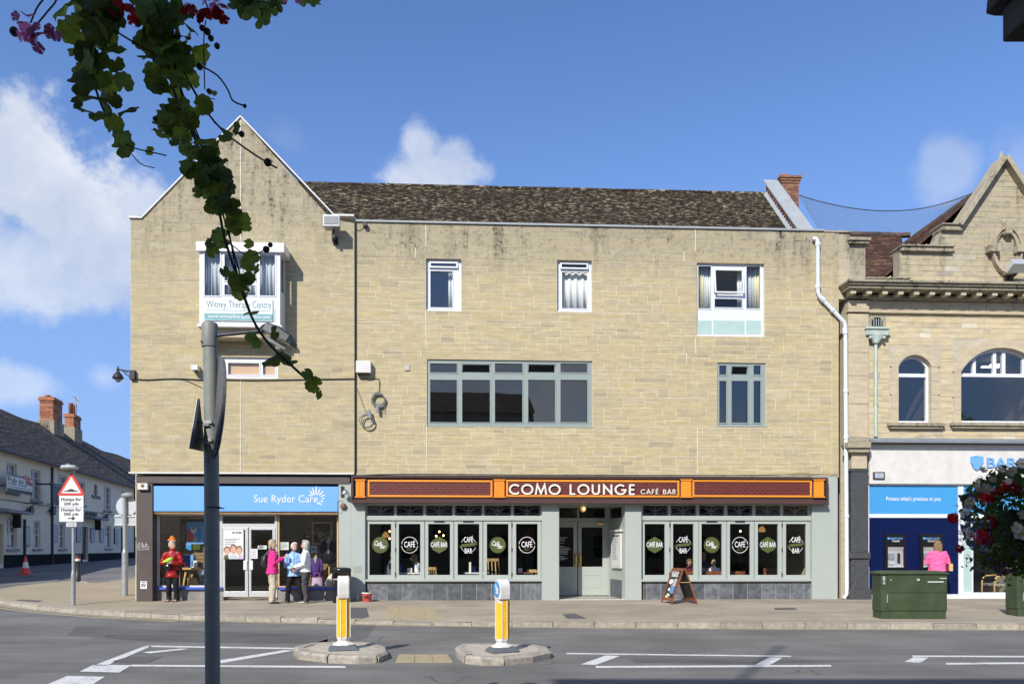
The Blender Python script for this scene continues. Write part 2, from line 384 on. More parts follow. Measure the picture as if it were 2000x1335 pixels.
M['render'] = mat('hotel_render', (.76,.68,.53), .85, .06, 1.2, dirt=.08)
M['hotelroof'] = mat('hotel_roof', (.06,.05,.043), .95, .25, 5, tint=[(.045,.038,.034),(.06,.05,.042),(.08,.066,.052)], dirt=.3)
M['signwhite'] = mat('sign_white', (.66,.66,.65), .4, .02)
M['signred'] = mat('sign_red', (.62,.05,.03), .4, .05)
M['signblack'] = mat('sign_print', (.018,.02,.022), .5, 0)
M['signgrey'] = mat('sign_back', (.40,.43,.43), .5, .1)
M['bluegreen'] = mat('teal_print', (.045,.19,.21), .5)
M['tealprint'] = mat('banner_teal', (.13,.33,.35), .5)
M['yellow'] = mat('bollard_yellow', (.84,.46,.01), .45, .12, 9, dirt=.12)
M['bollwhite'] = mat('bollard_white', (.62,.61,.58), .5, .08, 6, dirt=.2)
M['rubber'] = mat('rubber_base', (.09,.105,.12), .7, .1)
M['green'] = mat('cabinet_green', (.040,.062,.026), .55, .25, 3, dirt=.3)
M['wood'] = mat('red_brown_wood', (.20,.068,.028), .45, .3, 14)
M['pine'] = mat('pale_wood', (.55,.36,.15), .5, .15, 8)
M['slatwood'] = mat('slat_wall_wood', (.24,.15,.075), .7, .3, 5)
M['boardblack'] = mat('chalk_board', (.018,.018,.02), .6)
M['redbucket'] = mat('red_bucket', (.50,.07,.05), .5, .25, 14)
M['curtain'] = mat('white_curtain', (.66,.67,.66), .9, .05)
M['curtaingrey'] = mat('grey_net_curtain', (.47,.49,.52), .9, .08)
M['curtaincream'] = mat('cream_curtain', (.66,.62,.44), .9, .08)
M['blind'] = mat('peach_blind', (.62,.40,.24), .8, .05)
M['olive'] = mat('olive_vinyl', (.072,.088,.022), .5, .12, 20)
M['decalwhite'] = mat('white_vinyl', (.68,.68,.68), .5)
M['leadcame'] = mat('lead_came', (.34,.34,.35), .5)
M['bulb'] = mat('lit_bulb', (1.0,.62,.25), .5, 0, emit=6)
M['tube'] = mat('lit_ceiling_tube', (1.0,.96,.85), .5, 0, emit=4)
M['amber'] = mat('amber_glass', (.8,.42,.12), .3, 0, emit=.35)
M['cable'] = mat('grey_cable', (.16,.165,.17), .6, .2)
M['blackcable'] = mat('black_cable', (.02,.02,.02), .6)
M['leaf'] = mat_leaf('geranium_leaf', (.15,.20,.026), .66)
M['leaf2'] = mat_leaf('darker_leaf', (.11,.17,.035), .55)
M['stem'] = mat('plant_stem', (.035,.035,.02), .8)
M['petalpink'] = mat_leaf('pink_petal', (.62,.18,.42), .5, .15)
M['petalred'] = mat_leaf('red_petal', (.50,.012,.012), .4, .15)
M['petalwhite'] = mat_leaf('white_petal', (.80,.76,.62), .45, .12)
M['petalblue'] = mat_leaf('blue_petal', (.16,.13,.62), .4, .15)
M['petalpurple'] = mat_leaf('purple_petal', (.38,.08,.40), .4, .15)
M['terracotta'] = mat('terracotta', (.30,.10,.06), .85, .2)
def cloth(name, col, rough=.85): return mat(name, col, rough, .16, 9, bump=1.0, bscale=11, spec=.25)
# ground materials ------------------------------------------------------------
def mat_ground(name, col, kind):
    m = bpy.data.materials.new(name); m.use_nodes = True; nt = m.node_tree; b = nt.nodes['Principled BSDF']
    P = NN(nt, 'ShaderNodeNewGeometry').outputs['Position']
    n1 = NN(nt, 'ShaderNodeTexNoise', ins={'Vector': P, 'Scale': .55, 'Detail': 7.0, 'Roughness': .6})
    n2 = NN(nt, 'ShaderNodeTexNoise', ins={'Vector': P, 'Scale': 95, 'Detail': 3.0, 'Roughness': .8})
    lng = NN(nt, 'ShaderNodeVectorMath', operation='MULTIPLY', ins={0: P, 1: (.25, 2.2, 1)}).outputs[0]
    n3 = NN(nt, 'ShaderNodeTexNoise', ins={'Vector': lng, 'Scale': 1.3, 'Detail': 6.0, 'Roughness': .6})
    k = MA(nt, 'MULTIPLY', SMOOTH(nt, n1.outputs[0], .3, .7, .80, 1.16), SMOOTH(nt, n2.outputs[0], .3, .7, .72, 1.28))
    k = MA(nt, 'MULTIPLY', k, SMOOTH(nt, n3.outputs[0], .3, .7, .88, 1.1))
    rg = NN(nt, 'ShaderNodeRGB'); rg.outputs[0].default_value = tuple(col)+(1,)
    c = NN(nt, 'ShaderNodeVectorMath', operation='SCALE', ins={0: rg.outputs[0], 'Scale': k}).outputs[0]
    # cracks and repaired seams
    wn = NN(nt, 'ShaderNodeTexNoise', ins={'Vector': P, 'Scale': 1.7, 'Detail': 5.0})
    wp = MIX(nt, .16, P, wn.outputs['Color'])
    vo = NN(nt, 'ShaderNodeTexVoronoi', feature='DISTANCE_TO_EDGE', ins={'Vector': wp, 'Scale': .55 if kind == 'road' else .8})
    brk = NN(nt, 'ShaderNodeTexNoise', ins={'Vector': P, 'Scale': .7, 'Detail': 3.0})
    ck = MA(nt, 'MULTIPLY', SMOOTH(nt, vo.outputs['Distance'], .007, .002), SMOOTH(nt, brk.outputs[0], .57, .66))
    c = MIX(nt, MA(nt, 'MULTIPLY', ck, .6), c, (.025, .023, .02))
    if kind == 'pave':
        n5 = NN(nt, 'ShaderNodeTexNoise', ins={'Vector': lng, 'Scale': 3.1, 'Detail': 7.0, 'Roughness': .7})
        c = MIX(nt, SMOOTH(nt, n5.outputs[0], .56, .72, 0, .5), c, (.19, .155, .12))
        sx = NN(nt, 'ShaderNodeSeparateXYZ', ins={0: P}).outputs[0]
        c = MIX(nt, SMOOTH(nt, sx, -8.3, -10.2, 0, .75), c, MIX(nt, n1.outputs[0], (.30, .24, .155), (.37, .305, .205)))
    else:
        n5 = NN(nt, 'ShaderNodeTexNoise', ins={'Vector': lng, 'Scale': 2.2, 'Detail': 7.0, 'Roughness': .7})
        c = MIX(nt, SMOOTH(nt, n5.outputs[0], .6, .75, 0, .5), c, (.045, .045, .048))
    nt.links.new(c, b.inputs['Base Color']); b.inputs['Roughness'].default_value = .85; b.inputs['Specular IOR Level'].default_value = .3
    bp = NN(nt, 'ShaderNodeBump', ins={'Strength': .5, 'Distance': .008, 'Height': n2.outputs[0]})
    nt.links.new(bp.outputs[0], b.inputs['Normal'])
    return m
M['asphalt'] = mat_ground('asphalt', (.158, .155, .146), 'road')
M['pave'] = mat_ground('worn_pavement', (.325, .28, .212), 'pave')
M['repair_shadow'] = mat_ground('asphalt_repair_and_shadow', (.112, .11, .105), 'road')
M['darkpatch'] = mat('tarmac_patch', (.085,.085,.088), .9, .25, 30, bump=.3)
M['kerb'] = mat('kerb_concrete', (.27,.235,.18), .9, .25, 9, bump=.25, tint=[(.28,.25,.205),(.33,.295,.24),(.37,.33,.265)], dirt=.2)
M['island'] = mat('island_concrete', (.42,.38,.31), .9, .15, 6, bump=.25, dirt=.25)
M['islandkerb'] = mat('island_kerb', (.33,.30,.25), .95, .3, 12, bump=.5, bscale=40, dirt=.3)
M['buff'] = mat('buff_tactile', (.34,.28,.17), .9, .12, 8, dirt=.15)
M['roadpaint'] = mat('road_paint', (.60,.60,.59), .75, .22, 26, dirt=.55)
M['yellowpaint'] = mat('faded_yellow_paint', (.42,.36,.19), .8, .2, 8, dirt=.2)
M['iron'] = mat('iron_cover', (.11,.10,.095), .7, .3, 40)

def wear(m, col, lo, hi, sc):
    nt = m.node_tree; b = nt.nodes['Principled BSDF']; src = b.inputs['Base Color'].links[0].from_socket; P = NN(nt, 'ShaderNodeNewGeometry').outputs['Position']
    n = NN(nt, 'ShaderNodeTexNoise', ins={'Vector': P, 'Scale': sc, 'Detail': 8.0, 'Roughness': .75}); nt.links.new(MIX(nt, SMOOTH(nt, n.outputs[0], lo, hi), src, col), b.inputs['Base Color'])
wear(M['roadpaint'], (.16,.155,.148), .55, .68, 9)
wear(M['green'], (.09,.075,.045), .64, .72, 7)
wear(M['postgrey'], (.10,.095,.085), .6, .72, 6)
# ================================================================== THE SETTING: ground
def sheet(name, poly, zfn, m, step=1.0, lift=0.0, kind='structure', parent=None, xs=None, ys=None):
    bm = bmesh.new(); vs = [bm.verts.new((p[0], p[1], 0)) for p in poly]
    bm.faces.new(vs); bmesh.ops.triangulate(bm, faces=bm.faces[:])
    x0, x1 = min(p[0] for p in poly), max(p[0] for p in poly); y0, y1 = min(p[1] for p in poly), max(p[1] for p in poly)
    if step:
        xs = xs or [x0+step*i for i in range(1, int((x1-x0)/step)+1)]; ys = ys or [y0+step*i for i in range(1, int((y1-y0)/step)+1)]
        for no, L, k in (((1,0,0), xs, 0), ((0,1,0), ys, 1)):
            for c in L:
                bmesh.ops.bisect_plane(bm, geom=bm.verts[:]+bm.edges[:]+bm.faces[:], plane_co=(c,0,0) if k == 0 else (0,c,0), plane_no=no)
    for v in bm.verts: v.co.z = zfn(v.co.x, v.co.y)+lift
    bmesh.ops.recalc_face_normals(bm, faces=bm.faces[:])
    if sum(f.normal.z for f in bm.faces) < 0: bmesh.ops.reverse_faces(bm, faces=bm.faces[:])
    me = bpy.data.meshes.new(name); bm.to_mesh(me); bm.free(); me.materials.append(m)
    o = bpy.data.objects.new(name, me); COL.objects.link(o)
    if parent is not None: o.parent = parent
    if kind: o['kind'] = kind
    OFF[o.name] = Vector((0,0,0))
    return o
far = [-420, -120, -60, -40, -30, -24, -20, -18, -16, -14, -12, -11, -10, -9, -8, -7, -6, -4, 0, 10, 40, 120, 420]
fay = [-400, -60, -20, 0, 12, 16, 16.5, 17.5, 18, 19, 20, 21, 22, 23, 24, 25, 26, 27, 28, 29, 31, 33, 36.5, 40, 50, 60, 120, 400, 900]
sheet('road', [(-450,-420), (450,-420), (450,900), (-450,900)], road_z, M['asphalt'], 1, xs=far, ys=fay)
KPX = [(3000,1236), (2000,1229), (1500,1227), (1080,1224), (700,1218), (400,1211), (250,1204), (120,1195), (40,1186), (-8,1177), (-22,1168), (-5,1158), (60,1147), (150,1134), (265,1116)]
K = [G(px, py, road_z) for px, py in KPX]
K.append(Vector((-19.5, 62, 0)))
# smooth the kerb line
def catmull(P, n=6):
    out = []
    for i in range(len(P)-1):
        a, b, c, d = P[max(i-1,0)], P[i], P[i+1], P[min(i+2, len(P)-1)]
        for k in range(n):
            t = k/n
            out.append(.5*((2*b)+(c-a)*t+(2*a-5*b+4*c-d)*t*t+(3*b-a-3*c+d)*t**3))
    out.append(P[-1]); return out
KS = catmull(K, 6)
poly = [(p.x, p.y) for p in KS]+[(-9.0, 62), (-8.0, 27.5), (K[0].x, 28)]
sheet('pavement', poly, pave_z, M['pave'], 1.0)
# kerb: separate stones laid along the line
kerb = bpy.data.objects.new('kerb', None); COL.objects.link(kerb); kerb['kind'] = 'structure'; OFF[kerb.name] = Vector((0,0,0))
def along(P, d):
    out = []; acc = 0; nxt = 0.0
    for a, b in zip(P, P[1:]):
        L = (b-a).xy.length
        while nxt <= acc+L+1e-9:
            t = (nxt-acc)/L if L else 0; out.append(a.lerp(b, t)); nxt += d
        acc += L
    return out
kp = along([p for p in KS if p.x < 16 and p.y < 45], .86)
for a, b in zip(kp, kp[1:]):
    d = (b-a); d.z = 0; d.normalize(); n = Vector((d.y, -d.x, 0))    # towards the pavement
    a2, b2 = a+d*.007, b-d*.007
    za, zb = road_z(a.x, a.y), road_z(b.x, b.y); h = pave_z((a.x+b.x)/2, (a.y+b.y)/2)-road_z((a.x+b.x)/2, (a.y+b.y)/2)+.005+rnd.uniform(-.005, .005)
    mb = MB(); t = rnd.random()
    pr = [(0, -.15), (0, h-.018), (.018, h), (.15, h+.002), (.15, -.15)]
    P = [(q+n*s)+Vector((0,0,z+zz)) - Vector((0,0,q.z)) for q, zz in ((a2, za), (b2, zb)) for s, z in pr]
    mb.add(P, [(0,1,6,5), (1,2,7,6), (2,3,8,7), (3,4,9,8), (4,3,2,1,0), (5,6,7,8,9)], 0, t)
    mb.build('kerb_stone', M['kerb'], kerb)
# faint yellow line beside the kerb
def strip_along(name, P, off0, off1, m, lift, fn=road_z):
    mb = MB(); V = []
    for i, p in enumerate(P):
        d = P[min(i+1, len(P)-1)]-P[max(i-1, 0)]; d.z = 0; d.normalize(); n = Vector((d.y, -d.x, 0))
        for o in (off0, off1):
            q = p+n*o; V.append((q.x, q.y, fn(q.x, q.y)+lift))
    mb.add(V, [(2*i, 2*i+1, 2*i+3, 2*i+2) for i in range(len(P)-1)]); o = mb.build(name, m, None); o['kind'] = 'structure'; return o
ks = [p for p in KS if p.x < 18 and p.y < 40]
strip_along('yellow_line', ks, -.18, -.10, M['yellowpaint'], .004)
strip_along('yellow_line', [p for p in ks if p.x < -7.2], -.40, -.31, M['yellowpaint'], .004)
# pavement: a cast shadow painted as a dark sheet, and a tarmac patch
def px_sheet(name, pts, m, fn, lift, kind='structure'):
    return sheet(name, [tuple(G(x, y, fn).xy) for x, y in pts], fn, m, 0.6, lift, kind)
px_sheet('tarmac_patch', [(684,1186), (716,1186), (721,1204), (708,1207), (684,1206)], M['darkpatch'], pave_z, .004)  # painted cast shadow of something tall, pavement part
px_sheet('tarmac_patch', [(1098,1199), (1122,1197), (1146,1207), (1108,1207)], M['darkpatch'], pave_z, .004)
tp = bpy.data.objects.new('tactile_paving', None); COL.objects.link(tp); tp['kind'] = 'structure'; OFF[tp.name] = Vector((0,0,0))
c0, c1, c2, c3 = (G(x, y, pave_z) for x, y in ((757,1208.5), (860,1209), (848,1184), (757,1183)))
def slabs(parent, c0, c1, c2, c3, nx, ny, m, fn, lift, name='paving_slab', blister=True):
    for j in range(ny):
        for i in range(nx):
            g = .012
            def q(a, b):
                p = c0.lerp(c1, a).lerp(c3.lerp(c2, a), b); return (p.x, p.y, fn(p.x, p.y)+lift)
            a0, a1, b0, b1 = (i+g)/nx, (i+1-g)/nx, (j+g)/ny, (j+1-g)/ny
            top = [q(a0,b0), q(a1,b0), q(a1,b1), q(a0,b1)]; bot = [(x, y, z-.03) for x, y, z in top]
            mb = MB(); mb.add(top+bot, [(0,1,2,3), (0,4,5,1), (1,5,6,2), (2,6,7,3), (3,7,4,0)], 0, rnd.random())
            mb.build(name, m, parent)
slabs(tp, c0, c1, c2, c3, 4, 4, M['buff'], pave_z, .005)
tp2 = bpy.data.objects.new('tactile_crossing', None); COL.objects.link(tp2); tp2['kind'] = 'structure'; OFF[tp2.name] = Vector((0,0,0))
slabs(tp2, *(G(x, y, road_z) for x, y in ((772,1293), (884,1293), (874,1279), (779,1279))), 3, 2, M['buff'], road_z, .02)
for pts in ([(150,1222), (415,1232), (640,1240), (640,1256), (300,1252), (130,1240)], [(690,1218), (735,1219), (715,1245), (650,1262), (612,1256), (668,1238)], [(1230,1286), (1480,1285), (1700,1290), (1480,1295), (1240,1293)]):  # second outline is a painted cast shadow, the others tar repairs
    px_sheet('repair_and_shadow_patch', pts, M['repair_shadow'], road_z, .002)
# iron covers set in the ground
def cover(pts, fn, n, kids=True):
    o = px_sheet('iron_cover', pts, M['iron'], fn, .005); return o
cover([(1513,1190), (1558,1190), (1552,1186), (1512,1186)], pave_z, 1)
cover([(218,1292), (285,1294), (318,1282), (252,1281)], road_z, 1)
cover([(30,1172), (76,1175), (82,1172), (40,1170)], pave_z, 1)
# painted road markings
for pts in ([(283,1261), (297,1261), (208,1299), (183,1299)], [(287,1260), (577,1264.5), (577,1267.5), (292,1263)],
            [(155,1311), (183,1297.5), (257,1298.5), (233,1313)], [(257,1297.5), (675,1300), (675,1304), (254,1301)],
            [(429,1289), (555,1269), (574,1270), (432,1295)], [(278,1273), (355,1266), (370,1267), (292,1275.5)],
            [(88,1338), (131,1319.5), (205,1321), (172,1342)], [(1105,1274.5), (1545,1280), (1545,1282.5), (1107,1277)],
            [(1163,1300), (1623,1298), (1624,1301.5), (1164,1304)], [(1134,1297), (1183,1279.5), (1211,1280.5), (1164,1298)],
            [(1474,1298), (1503,1283), (1529,1284), (1503,1298.5)], [(1766,1292), (1785,1283), (1813,1284), (1797,1294)],
            [(1781,1279.5), (2200,1281), (2200,1284), (1783,1282.5)], [(1847,1294), (2200,1291.5), (2200,1295), (1848,1297.5)]):
    px_sheet('road_marking', pts, M['roadpaint'], road_z, .005)
# traffic islands: ring of kerb stones round a concrete top
def island(name, label, P, H=.12, cuts=None):
    c = sum((Vector(p) for p in P), Vector((0,0)))/len(P)
    t = thing(name, label, 'traffic island', FW, (c.x, c.y, 0), 'concrete traffic islands in the road')
    ins = [tuple(Vector(p)+(c-Vector(p)).normalized()*.19) for p in P]
    mb = MB(); mb.prism(ins, -.05, H-.012, axis='z'); mb.build('concrete_top', M['island'], t)
    n = len(P)
    i = 0
    while i < n:
        k = 2
        o = [P[(i+j) % n] for j in range(k+1)] if i+k <= n else [P[(i+j) % n] for j in range(n-i+1)]
        q = [ins[(i+j) % n] for j in range(len(o))]
        o2 = [tuple(Vector(a).lerp(Vector(b), .0)) for a, b in zip(o, q)]
        e = .012                                        # open joint between stones
        d0 = (Vector(o[1])-Vector(o[0])).normalized()*e; d1 = (Vector(o[-1])-Vector(o[-2])).normalized()*e
        o2[0] = tuple(Vector(o2[0])+d0); q[0] = tuple(Vector(q[0])+d0); o2[-1] = tuple(Vector(o2[-1])-d1); q[-1] = tuple(Vector(q[-1])-d1)
        mb = MB(); m = len(o2); hh = H+rnd.uniform(-.006, .008)
        V = []
        for a, b in zip(o2, q):
            A, B = Vector(a), Vector(b); bev = A.lerp(B, .22); j = rnd.uniform(-.012, .012)
            V += [(a[0], a[1], -.05), (a[0]+j, a[1]+j*.6, hh-.035), (bev.x, bev.y, hh+j*.3), (b[0], b[1], hh-.004), (b[0], b[1], -.05)]
        F = []
        for s in range(m-1):
            for r_ in range(4): F.append((5*s+r_, 5*s+5+r_, 5*s+6+r_, 5*s+1+r_))
        F += [(4,3,2,1,0), tuple(5*(m-1)+r_ for r_ in range(5))]
        mb.add(V, F); mb.build('kerb_stone', M['islandkerb'], t)
        i += k
    return t
def gp(px, py, z=0): Y = (EYE-z)*FPX/(py-HOR); return ((px-1000)/FPX*Y, Y)
island('traffic_island', 'concrete island under the yellow bollard nearest the grey sign post',
       [gp(572,1277), gp(584,1287), gp(640,1294), gp(700,1296.5), gp(738,1294), gp(758,1286), gp(756,1276), gp(725,1267), gp(660,1266), gp(604,1269)])
island('traffic_island', 'pointed concrete island under the bollard with the blue disc',
       [gp(906,1295), gp(940,1299), gp(985,1299), gp(1040,1293), gp(1076,1285), gp(1072,1278), gp(1030,1271), gp(960,1269), gp(900,1269), gp(889,1275), gp(893,1285)])
near = sheet('near_pavement', [(-60,-2), (60,-2), (60,6.4), (-60,6.4)], lambda x, y: .12, M['pave'], 0)
mbk = MB(); mbk.box(-60, 60, 6.4, 6.55, -.1, .125); mbk.build('near_kerb', M['kerb'], None)['kind'] = 'structure'
# ================================================================== BUILDINGS: shared builders
def panel_holes(mb, u0, u1, z0, z1, holes, v0, v1, m=0):
    us = sorted({u0, u1, *[min(max(h[0],u0),u1) for h in holes], *[min(max(h[1],u0),u1) for h in holes]})
    zs = sorted({z0, z1, *[min(max(h[2],z0),z1) for h in holes], *[min(max(h[3],z0),z1) for h in holes]})
    def solid(i, j):
        if i < 0 or j < 0 or i >= len(us)-1 or j >= len(zs)-1: return False
        a, b = (us[i]+us[i+1])/2, (zs[j]+zs[j+1])/2
        return not any(h[0] < a < h[1] and h[2] < b < h[3] for h in holes)
    for i in range(len(us)-1):
        for j in range(len(zs)-1):
            if not solid(i, j): continue
            a, b, c, d = us[i], us[i+1], zs[j], zs[j+1]
            P = [(a,v0,c),(b,v0,c),(b,v0,d),(a,v0,d),(a,v1,c),(b,v1,c),(b,v1,d),(a,v1,d)]
            F = [(0,1,2,3), (7,6,5,4)]
            if not solid(i-1, j): F.append((0,3,7,4))
            if not solid(i+1, j): F.append((1,5,6,2))
            if not solid(i, j-1): F.append((0,4,5,1))
            if not solid(i, j+1): F.append((3,2,6,7))
            mb.add(P, F, m)
def stone_quads(bl, br, z0, z1, holes, hmin, hmax, lmin, lmax, psplit, seed, joint=.011):
    r = random.Random(seed); out = []
    zs = sorted({z0, z1, *[z for h in holes for z in (h[2], h[3]) if z0 < z < z1]})
    lv = []
    for a, b in zip(zs, zs[1:]):
        n = max(1, round((b-a)/((hmin+hmax)/2))); ws = [r.uniform(hmin, hmax) for _ in range(n)]; k = (b-a)/sum(ws); z = a
        for w in ws: lv.append((z, z+w*k)); z += w*k
    for za, zb in lv:
        zm = (za+zb)/2; L, Rr = min(bl(za), bl(zb)), max(br(za), br(zb))
        cuts = sorted([(max(L, h[0]), min(Rr, h[1])) for h in holes if h[2] < zm < h[3] and h[1] > L and h[0] < Rr])
        segs = []; u = L
        for a, b in cuts:
            if a-u > .03: segs.append((u, a))
            u = max(u, b)
        if Rr-u > .03: segs.append((u, Rr))
        def emit(a, b, c, d):
            j = joint/2
            la, lb, ra, rb = bl(c), bl(d), br(c), br(d)
            q = [max(a, la), min(b, ra), max(a, lb), min(b, rb)]
            if q[1]-q[0] < .02: return
            q[2] = min(q[2], b); q[3] = max(q[3], a)
            if q[2] > q[3]: q[2] = q[3] = (q[2]+q[3])/2
            out.append(((q[0]+j, c+j), (q[1]-j, c+j), (max(q[3]-j, q[2]), d-j), (q[2]+j if q[3]-q[2] > 3*j else q[2], d-j)))
        for a, b in segs:
            u = a
            while u < b-1e-6:
                w = r.uniform(lmin, lmax)
                if b-u-w < lmin*.8: w = b-u
                if zb-za > .15 and r.random() < psplit:
                    zc = za+(zb-za)*r.uniform(.36, .64)
                    for c, d in ((za, zc), (zc, zb)):
                        if w > 2*lmin*1.2 and r.random() < .6:
                            k = u+w*r.uniform(.35, .65); emit(u, k, c, d); emit(k, u+w, c, d)
                        else: emit(u, u+w, c, d)
                else: emit(u, u+w, za, zb)
                u += w
    return out
def lay_stones(quads, parent, m, v0, name='stone', proud=(.0015, .004), limit=290, seed=1, back=.02):
    r = random.Random(seed)
    def geo(mb, q, cu=0, cz=0):
        p = v0-r.uniform(*proud); t = min(1, max(0, r.gauss(.48, .19)))
        w = [r.uniform(-.0025, .0025) for _ in range(8)]
        V = [(x-cu+w[2*i], p, z-cz+w[2*i+1]) for i, (x, z) in enumerate(q)]+[(x-cu, v0+back, z-cz) for x, z in q]
        mb.add(V, [(0,1,2,3), (0,4,5,1), (1,5,6,2), (2,6,7,3), (3,7,4,0)], 0, t)
    quads = sorted(quads, key=lambda q: -(q[1][0]-q[0][0]+q[2][0]-q[3][0])*(q[2][1]-q[1][1]))
    off = OFF[parent.name]
    for q in quads[:limit]:
        mb = MB(); cu = sum(p[0] for p in q)/4; cz = sum(p[1] for p in q)/4; geo(mb, q, cu, cz)
        me = mb.data(name, m); o = bpy.data.objects.new(name, me); COL.objects.link(o)
        o.parent = parent; o.location = (cu-off[0], -off[1], cz-off[2])
    if quads[limit:]:
        mb = MB()
        for q in quads[limit:]: geo(mb, q)
        mb.build('small_stones', m, parent, kind='stuff')
def room(parent, u0, u1, z0, z1, v0, v1, m, name='room'):
    mb = MB(); P = [(u0,v0,z0),(u1,v0,z0),(u1,v1,z0),(u0,v1,z0),(u0,v0,z1),(u1,v0,z1),(u1,v1,z1),(u0,v1,z1)]
    mb.add(P, [(0,1,2,3), (7,6,5,4), (1,5,6,2), (2,6,7,3), (3,7,4,0)])
    return mb.build(name, m, parent)
def win(parent, fr, x0, x1, y0, y1, lights, v, fm, gm=None, th=.07, sash=.028, proud=.014, sill=None, curtain=None, name='window'):
    """window part: frame plate with openings; each pane a sub-part; opens = degrees hung from the top"""
    u0, u1, z0, z1 = fr.rect(x0, x1, y0, y1, v)
    mb = MB(); hs = []
    for L in lights: hs.append(fr.rect(*L[:4], v))
    panel_holes(mb, u0, u1, z0, z1, hs, v, v+th)
    if sill: mb.box(u0-.03, u1+.03, v-sill, v+.01, z0-.035, z0-.002)
    for L, h in zip(lights, hs):
        if len(L) < 5 or not L[4]: mb.frame(h[0]-sash*.6, h[1]+sash*.6, h[2]-sash*.6, h[3]+sash*.6, sash, v-proud, v-.002)
    w = mb.build(name, fm, parent, bevel=.004)
    for L, h in zip(lights, hs):
        op = L[4] if len(L) > 4 else 0
        g = MB()
        if op:
            g2 = MB(); a = R(op); H = h[3]-h[2]; s = sash*.6
            def rot(p):
                d = h[3]-p[2]
                return (p[0], v-.012+(p[1])*math.cos(a)-d*math.sin(a), h[3]-d*math.cos(a)-(p[1])*math.sin(a))
            t = MB(); t.frame(h[0]-s, h[1]+s, h[2]-s, h[3], sash+.012, -.02, .02)
            t.v = [rot(p) for p in t.v]; g2.v, g2.f, g2.m, g2.t = t.v, t.f, t.m, t.t
            g2.build('open_sash', fm, w)
            t = MB(); t.box(h[0], h[1], -.004, .004, h[2], h[3]-.01); g.v = [rot(p) for p in t.v]; g.f, g.m, g.t = t.f, t.m, t.t
        else: g.box(h[0], h[1], v+th*.45, v+th*.45+.006, h[2], h[3])
        g.build('pane', gm or M['glass'], w)
    return w
def wavy_curtain(parent, u0, u1, z0, z1, v, m, n=7, amp=.035, name='curtain'):
    mb = MB(); N = n*8; V = []
    for i in range(N+1):
        t = i/N; u = u0+(u1-u0)*t; w = v+amp*math.sin(2*math.pi*n*t+.6*math.sin(5*t))
        V += [(u, w, z0), (u+.004*math.sin(9*t), w*.6+v*.4, z1)]
    mb.add(V, [(2*i, 2*i+2, 2*i+3, 2*i+1) for i in range(N)])
    o = mb.build(name, m, parent, smooth=True)
    s = o.modifiers.new('thickness', 'SOLIDIFY'); s.thickness = .006
    return o
def roof_tiles(parent, fr, u0, u1, v0, z0, v1, z1, m, w=.17, ex=.11, kind='tile', seed=3, ubound=None, lift=.012):
    """courses of overlapping tiles between an eaves line (v0,z0) and a ridge line (v1,z1)"""
    r = random.Random(seed); mb = MB(); L = math.hypot(v1-v0, z1-z0); dv, dz = (v1-v0)/L, (z1-z0)/L; nv, nz = -dz, dv
    n = int(L/ex)
    for j in range(n+1):
        s0 = j*ex; s1 = min(L, s0+ex*1.5); a, b = ubound(s0/L) if ubound else (u0, u1)
        u = a-(w/2 if j % 2 else 0)
        while u < b:
            ww = w*r.uniform(.75, 1.2); c, d = max(u, a), min(u+ww-.008, b)
            u += ww
            if d-c < .03: continue
            h0 = lift+r.uniform(.006, .022); h1 = .004+r.uniform(0, .004); sj = s0+r.uniform(-.012, .012)
            f0 = (v0+dv*sj, z0+dz*sj); f1 = (v0+dv*s1, z0+dz*s1)
            P = [(c, f0[0]+nv*h0, f0[1]+nz*h0), (d, f0[0]+nv*h0, f0[1]+nz*h0+r.uniform(-.004,.004)), (d, f1[0]+nv*h1, f1[1]+nz*h1), (c, f1[0]+nv*h1, f1[1]+nz*h1),
                 (c, f0[0], f0[1]), (d, f0[0], f0[1])]
            q = r.random(); t = min(1, .12+q*.55 if q < .86 else .8+r.random()*.2)
            mb.add(P, [(0,1,2,3), (4,5,1,0), (0,3,4), (1,5,2)], 0, t)
    return mb.build(kind, m, parent, kind='stuff')
# ------------------------------------------------------------------ lettering
FONT = {}
def text_mesh(s, bold=0.0, ext=0.0, shear=0.0, space=1.0):
    k = (s, bold, ext, shear, space)
    if k not in FONT:
        c = bpy.data.curves.new('text', 'FONT'); c.body = s; c.offset = bold; c.extrude = ext; c.shear = shear; c.space_character = space
        c.resolution_u = 3
        o = bpy.data.objects.new('text', c); me = bpy.data.meshes.new_from_object(o)
        bpy.data.objects.remove(o); FONT[k] = me
    return FONT[k]
def put_text(mb, s, u0, u1, z0, z1, v, depth=.004, m=0, bold=0.0, rot=0.0, keep=False, shear=0.0, space=1.0):
    """letters fitted to a box in the wall plane, front face at v-depth"""
    me = text_mesh(s, bold, .5, shear, space)
    xs = [p.co.x for p in me.vertices]; ys = [p.co.y for p in me.vertices]
    x0, x1, y0, y1 = min(xs), max(xs), min(ys), max(ys)
    sx, sy = (u1-u0)/(x1-x0), (z1-z0)/(y1-y0)
    if keep:
        k = min(sx, sy); cx, cy = (u0+u1)/2, (z0+z1)/2
        u0, u1 = cx-k*(x1-x0)/2, cx+k*(x1-x0)/2; z0 = cy-k*(y1-y0)/2; sx = sy = k
    c, sn = math.cos(rot), math.sin(rot); cu, cz = (u0+u1)/2, z0+sy*(y1-y0)/2
    b = len(mb.v)
    for p in me.vertices:
        U = u0+(p.co.x-x0)*sx-cu; Z = z0+(p.co.y-y0)*sy-cz
        mb.v.append((cu+U*c-Z*sn, v-depth/2-p.co.z*depth, cz+U*sn+Z*c))
    for q in me.polygons: mb.f.append(tuple(b+i for i in q.vertices)); mb.m.append(m); mb.t.append(.5)
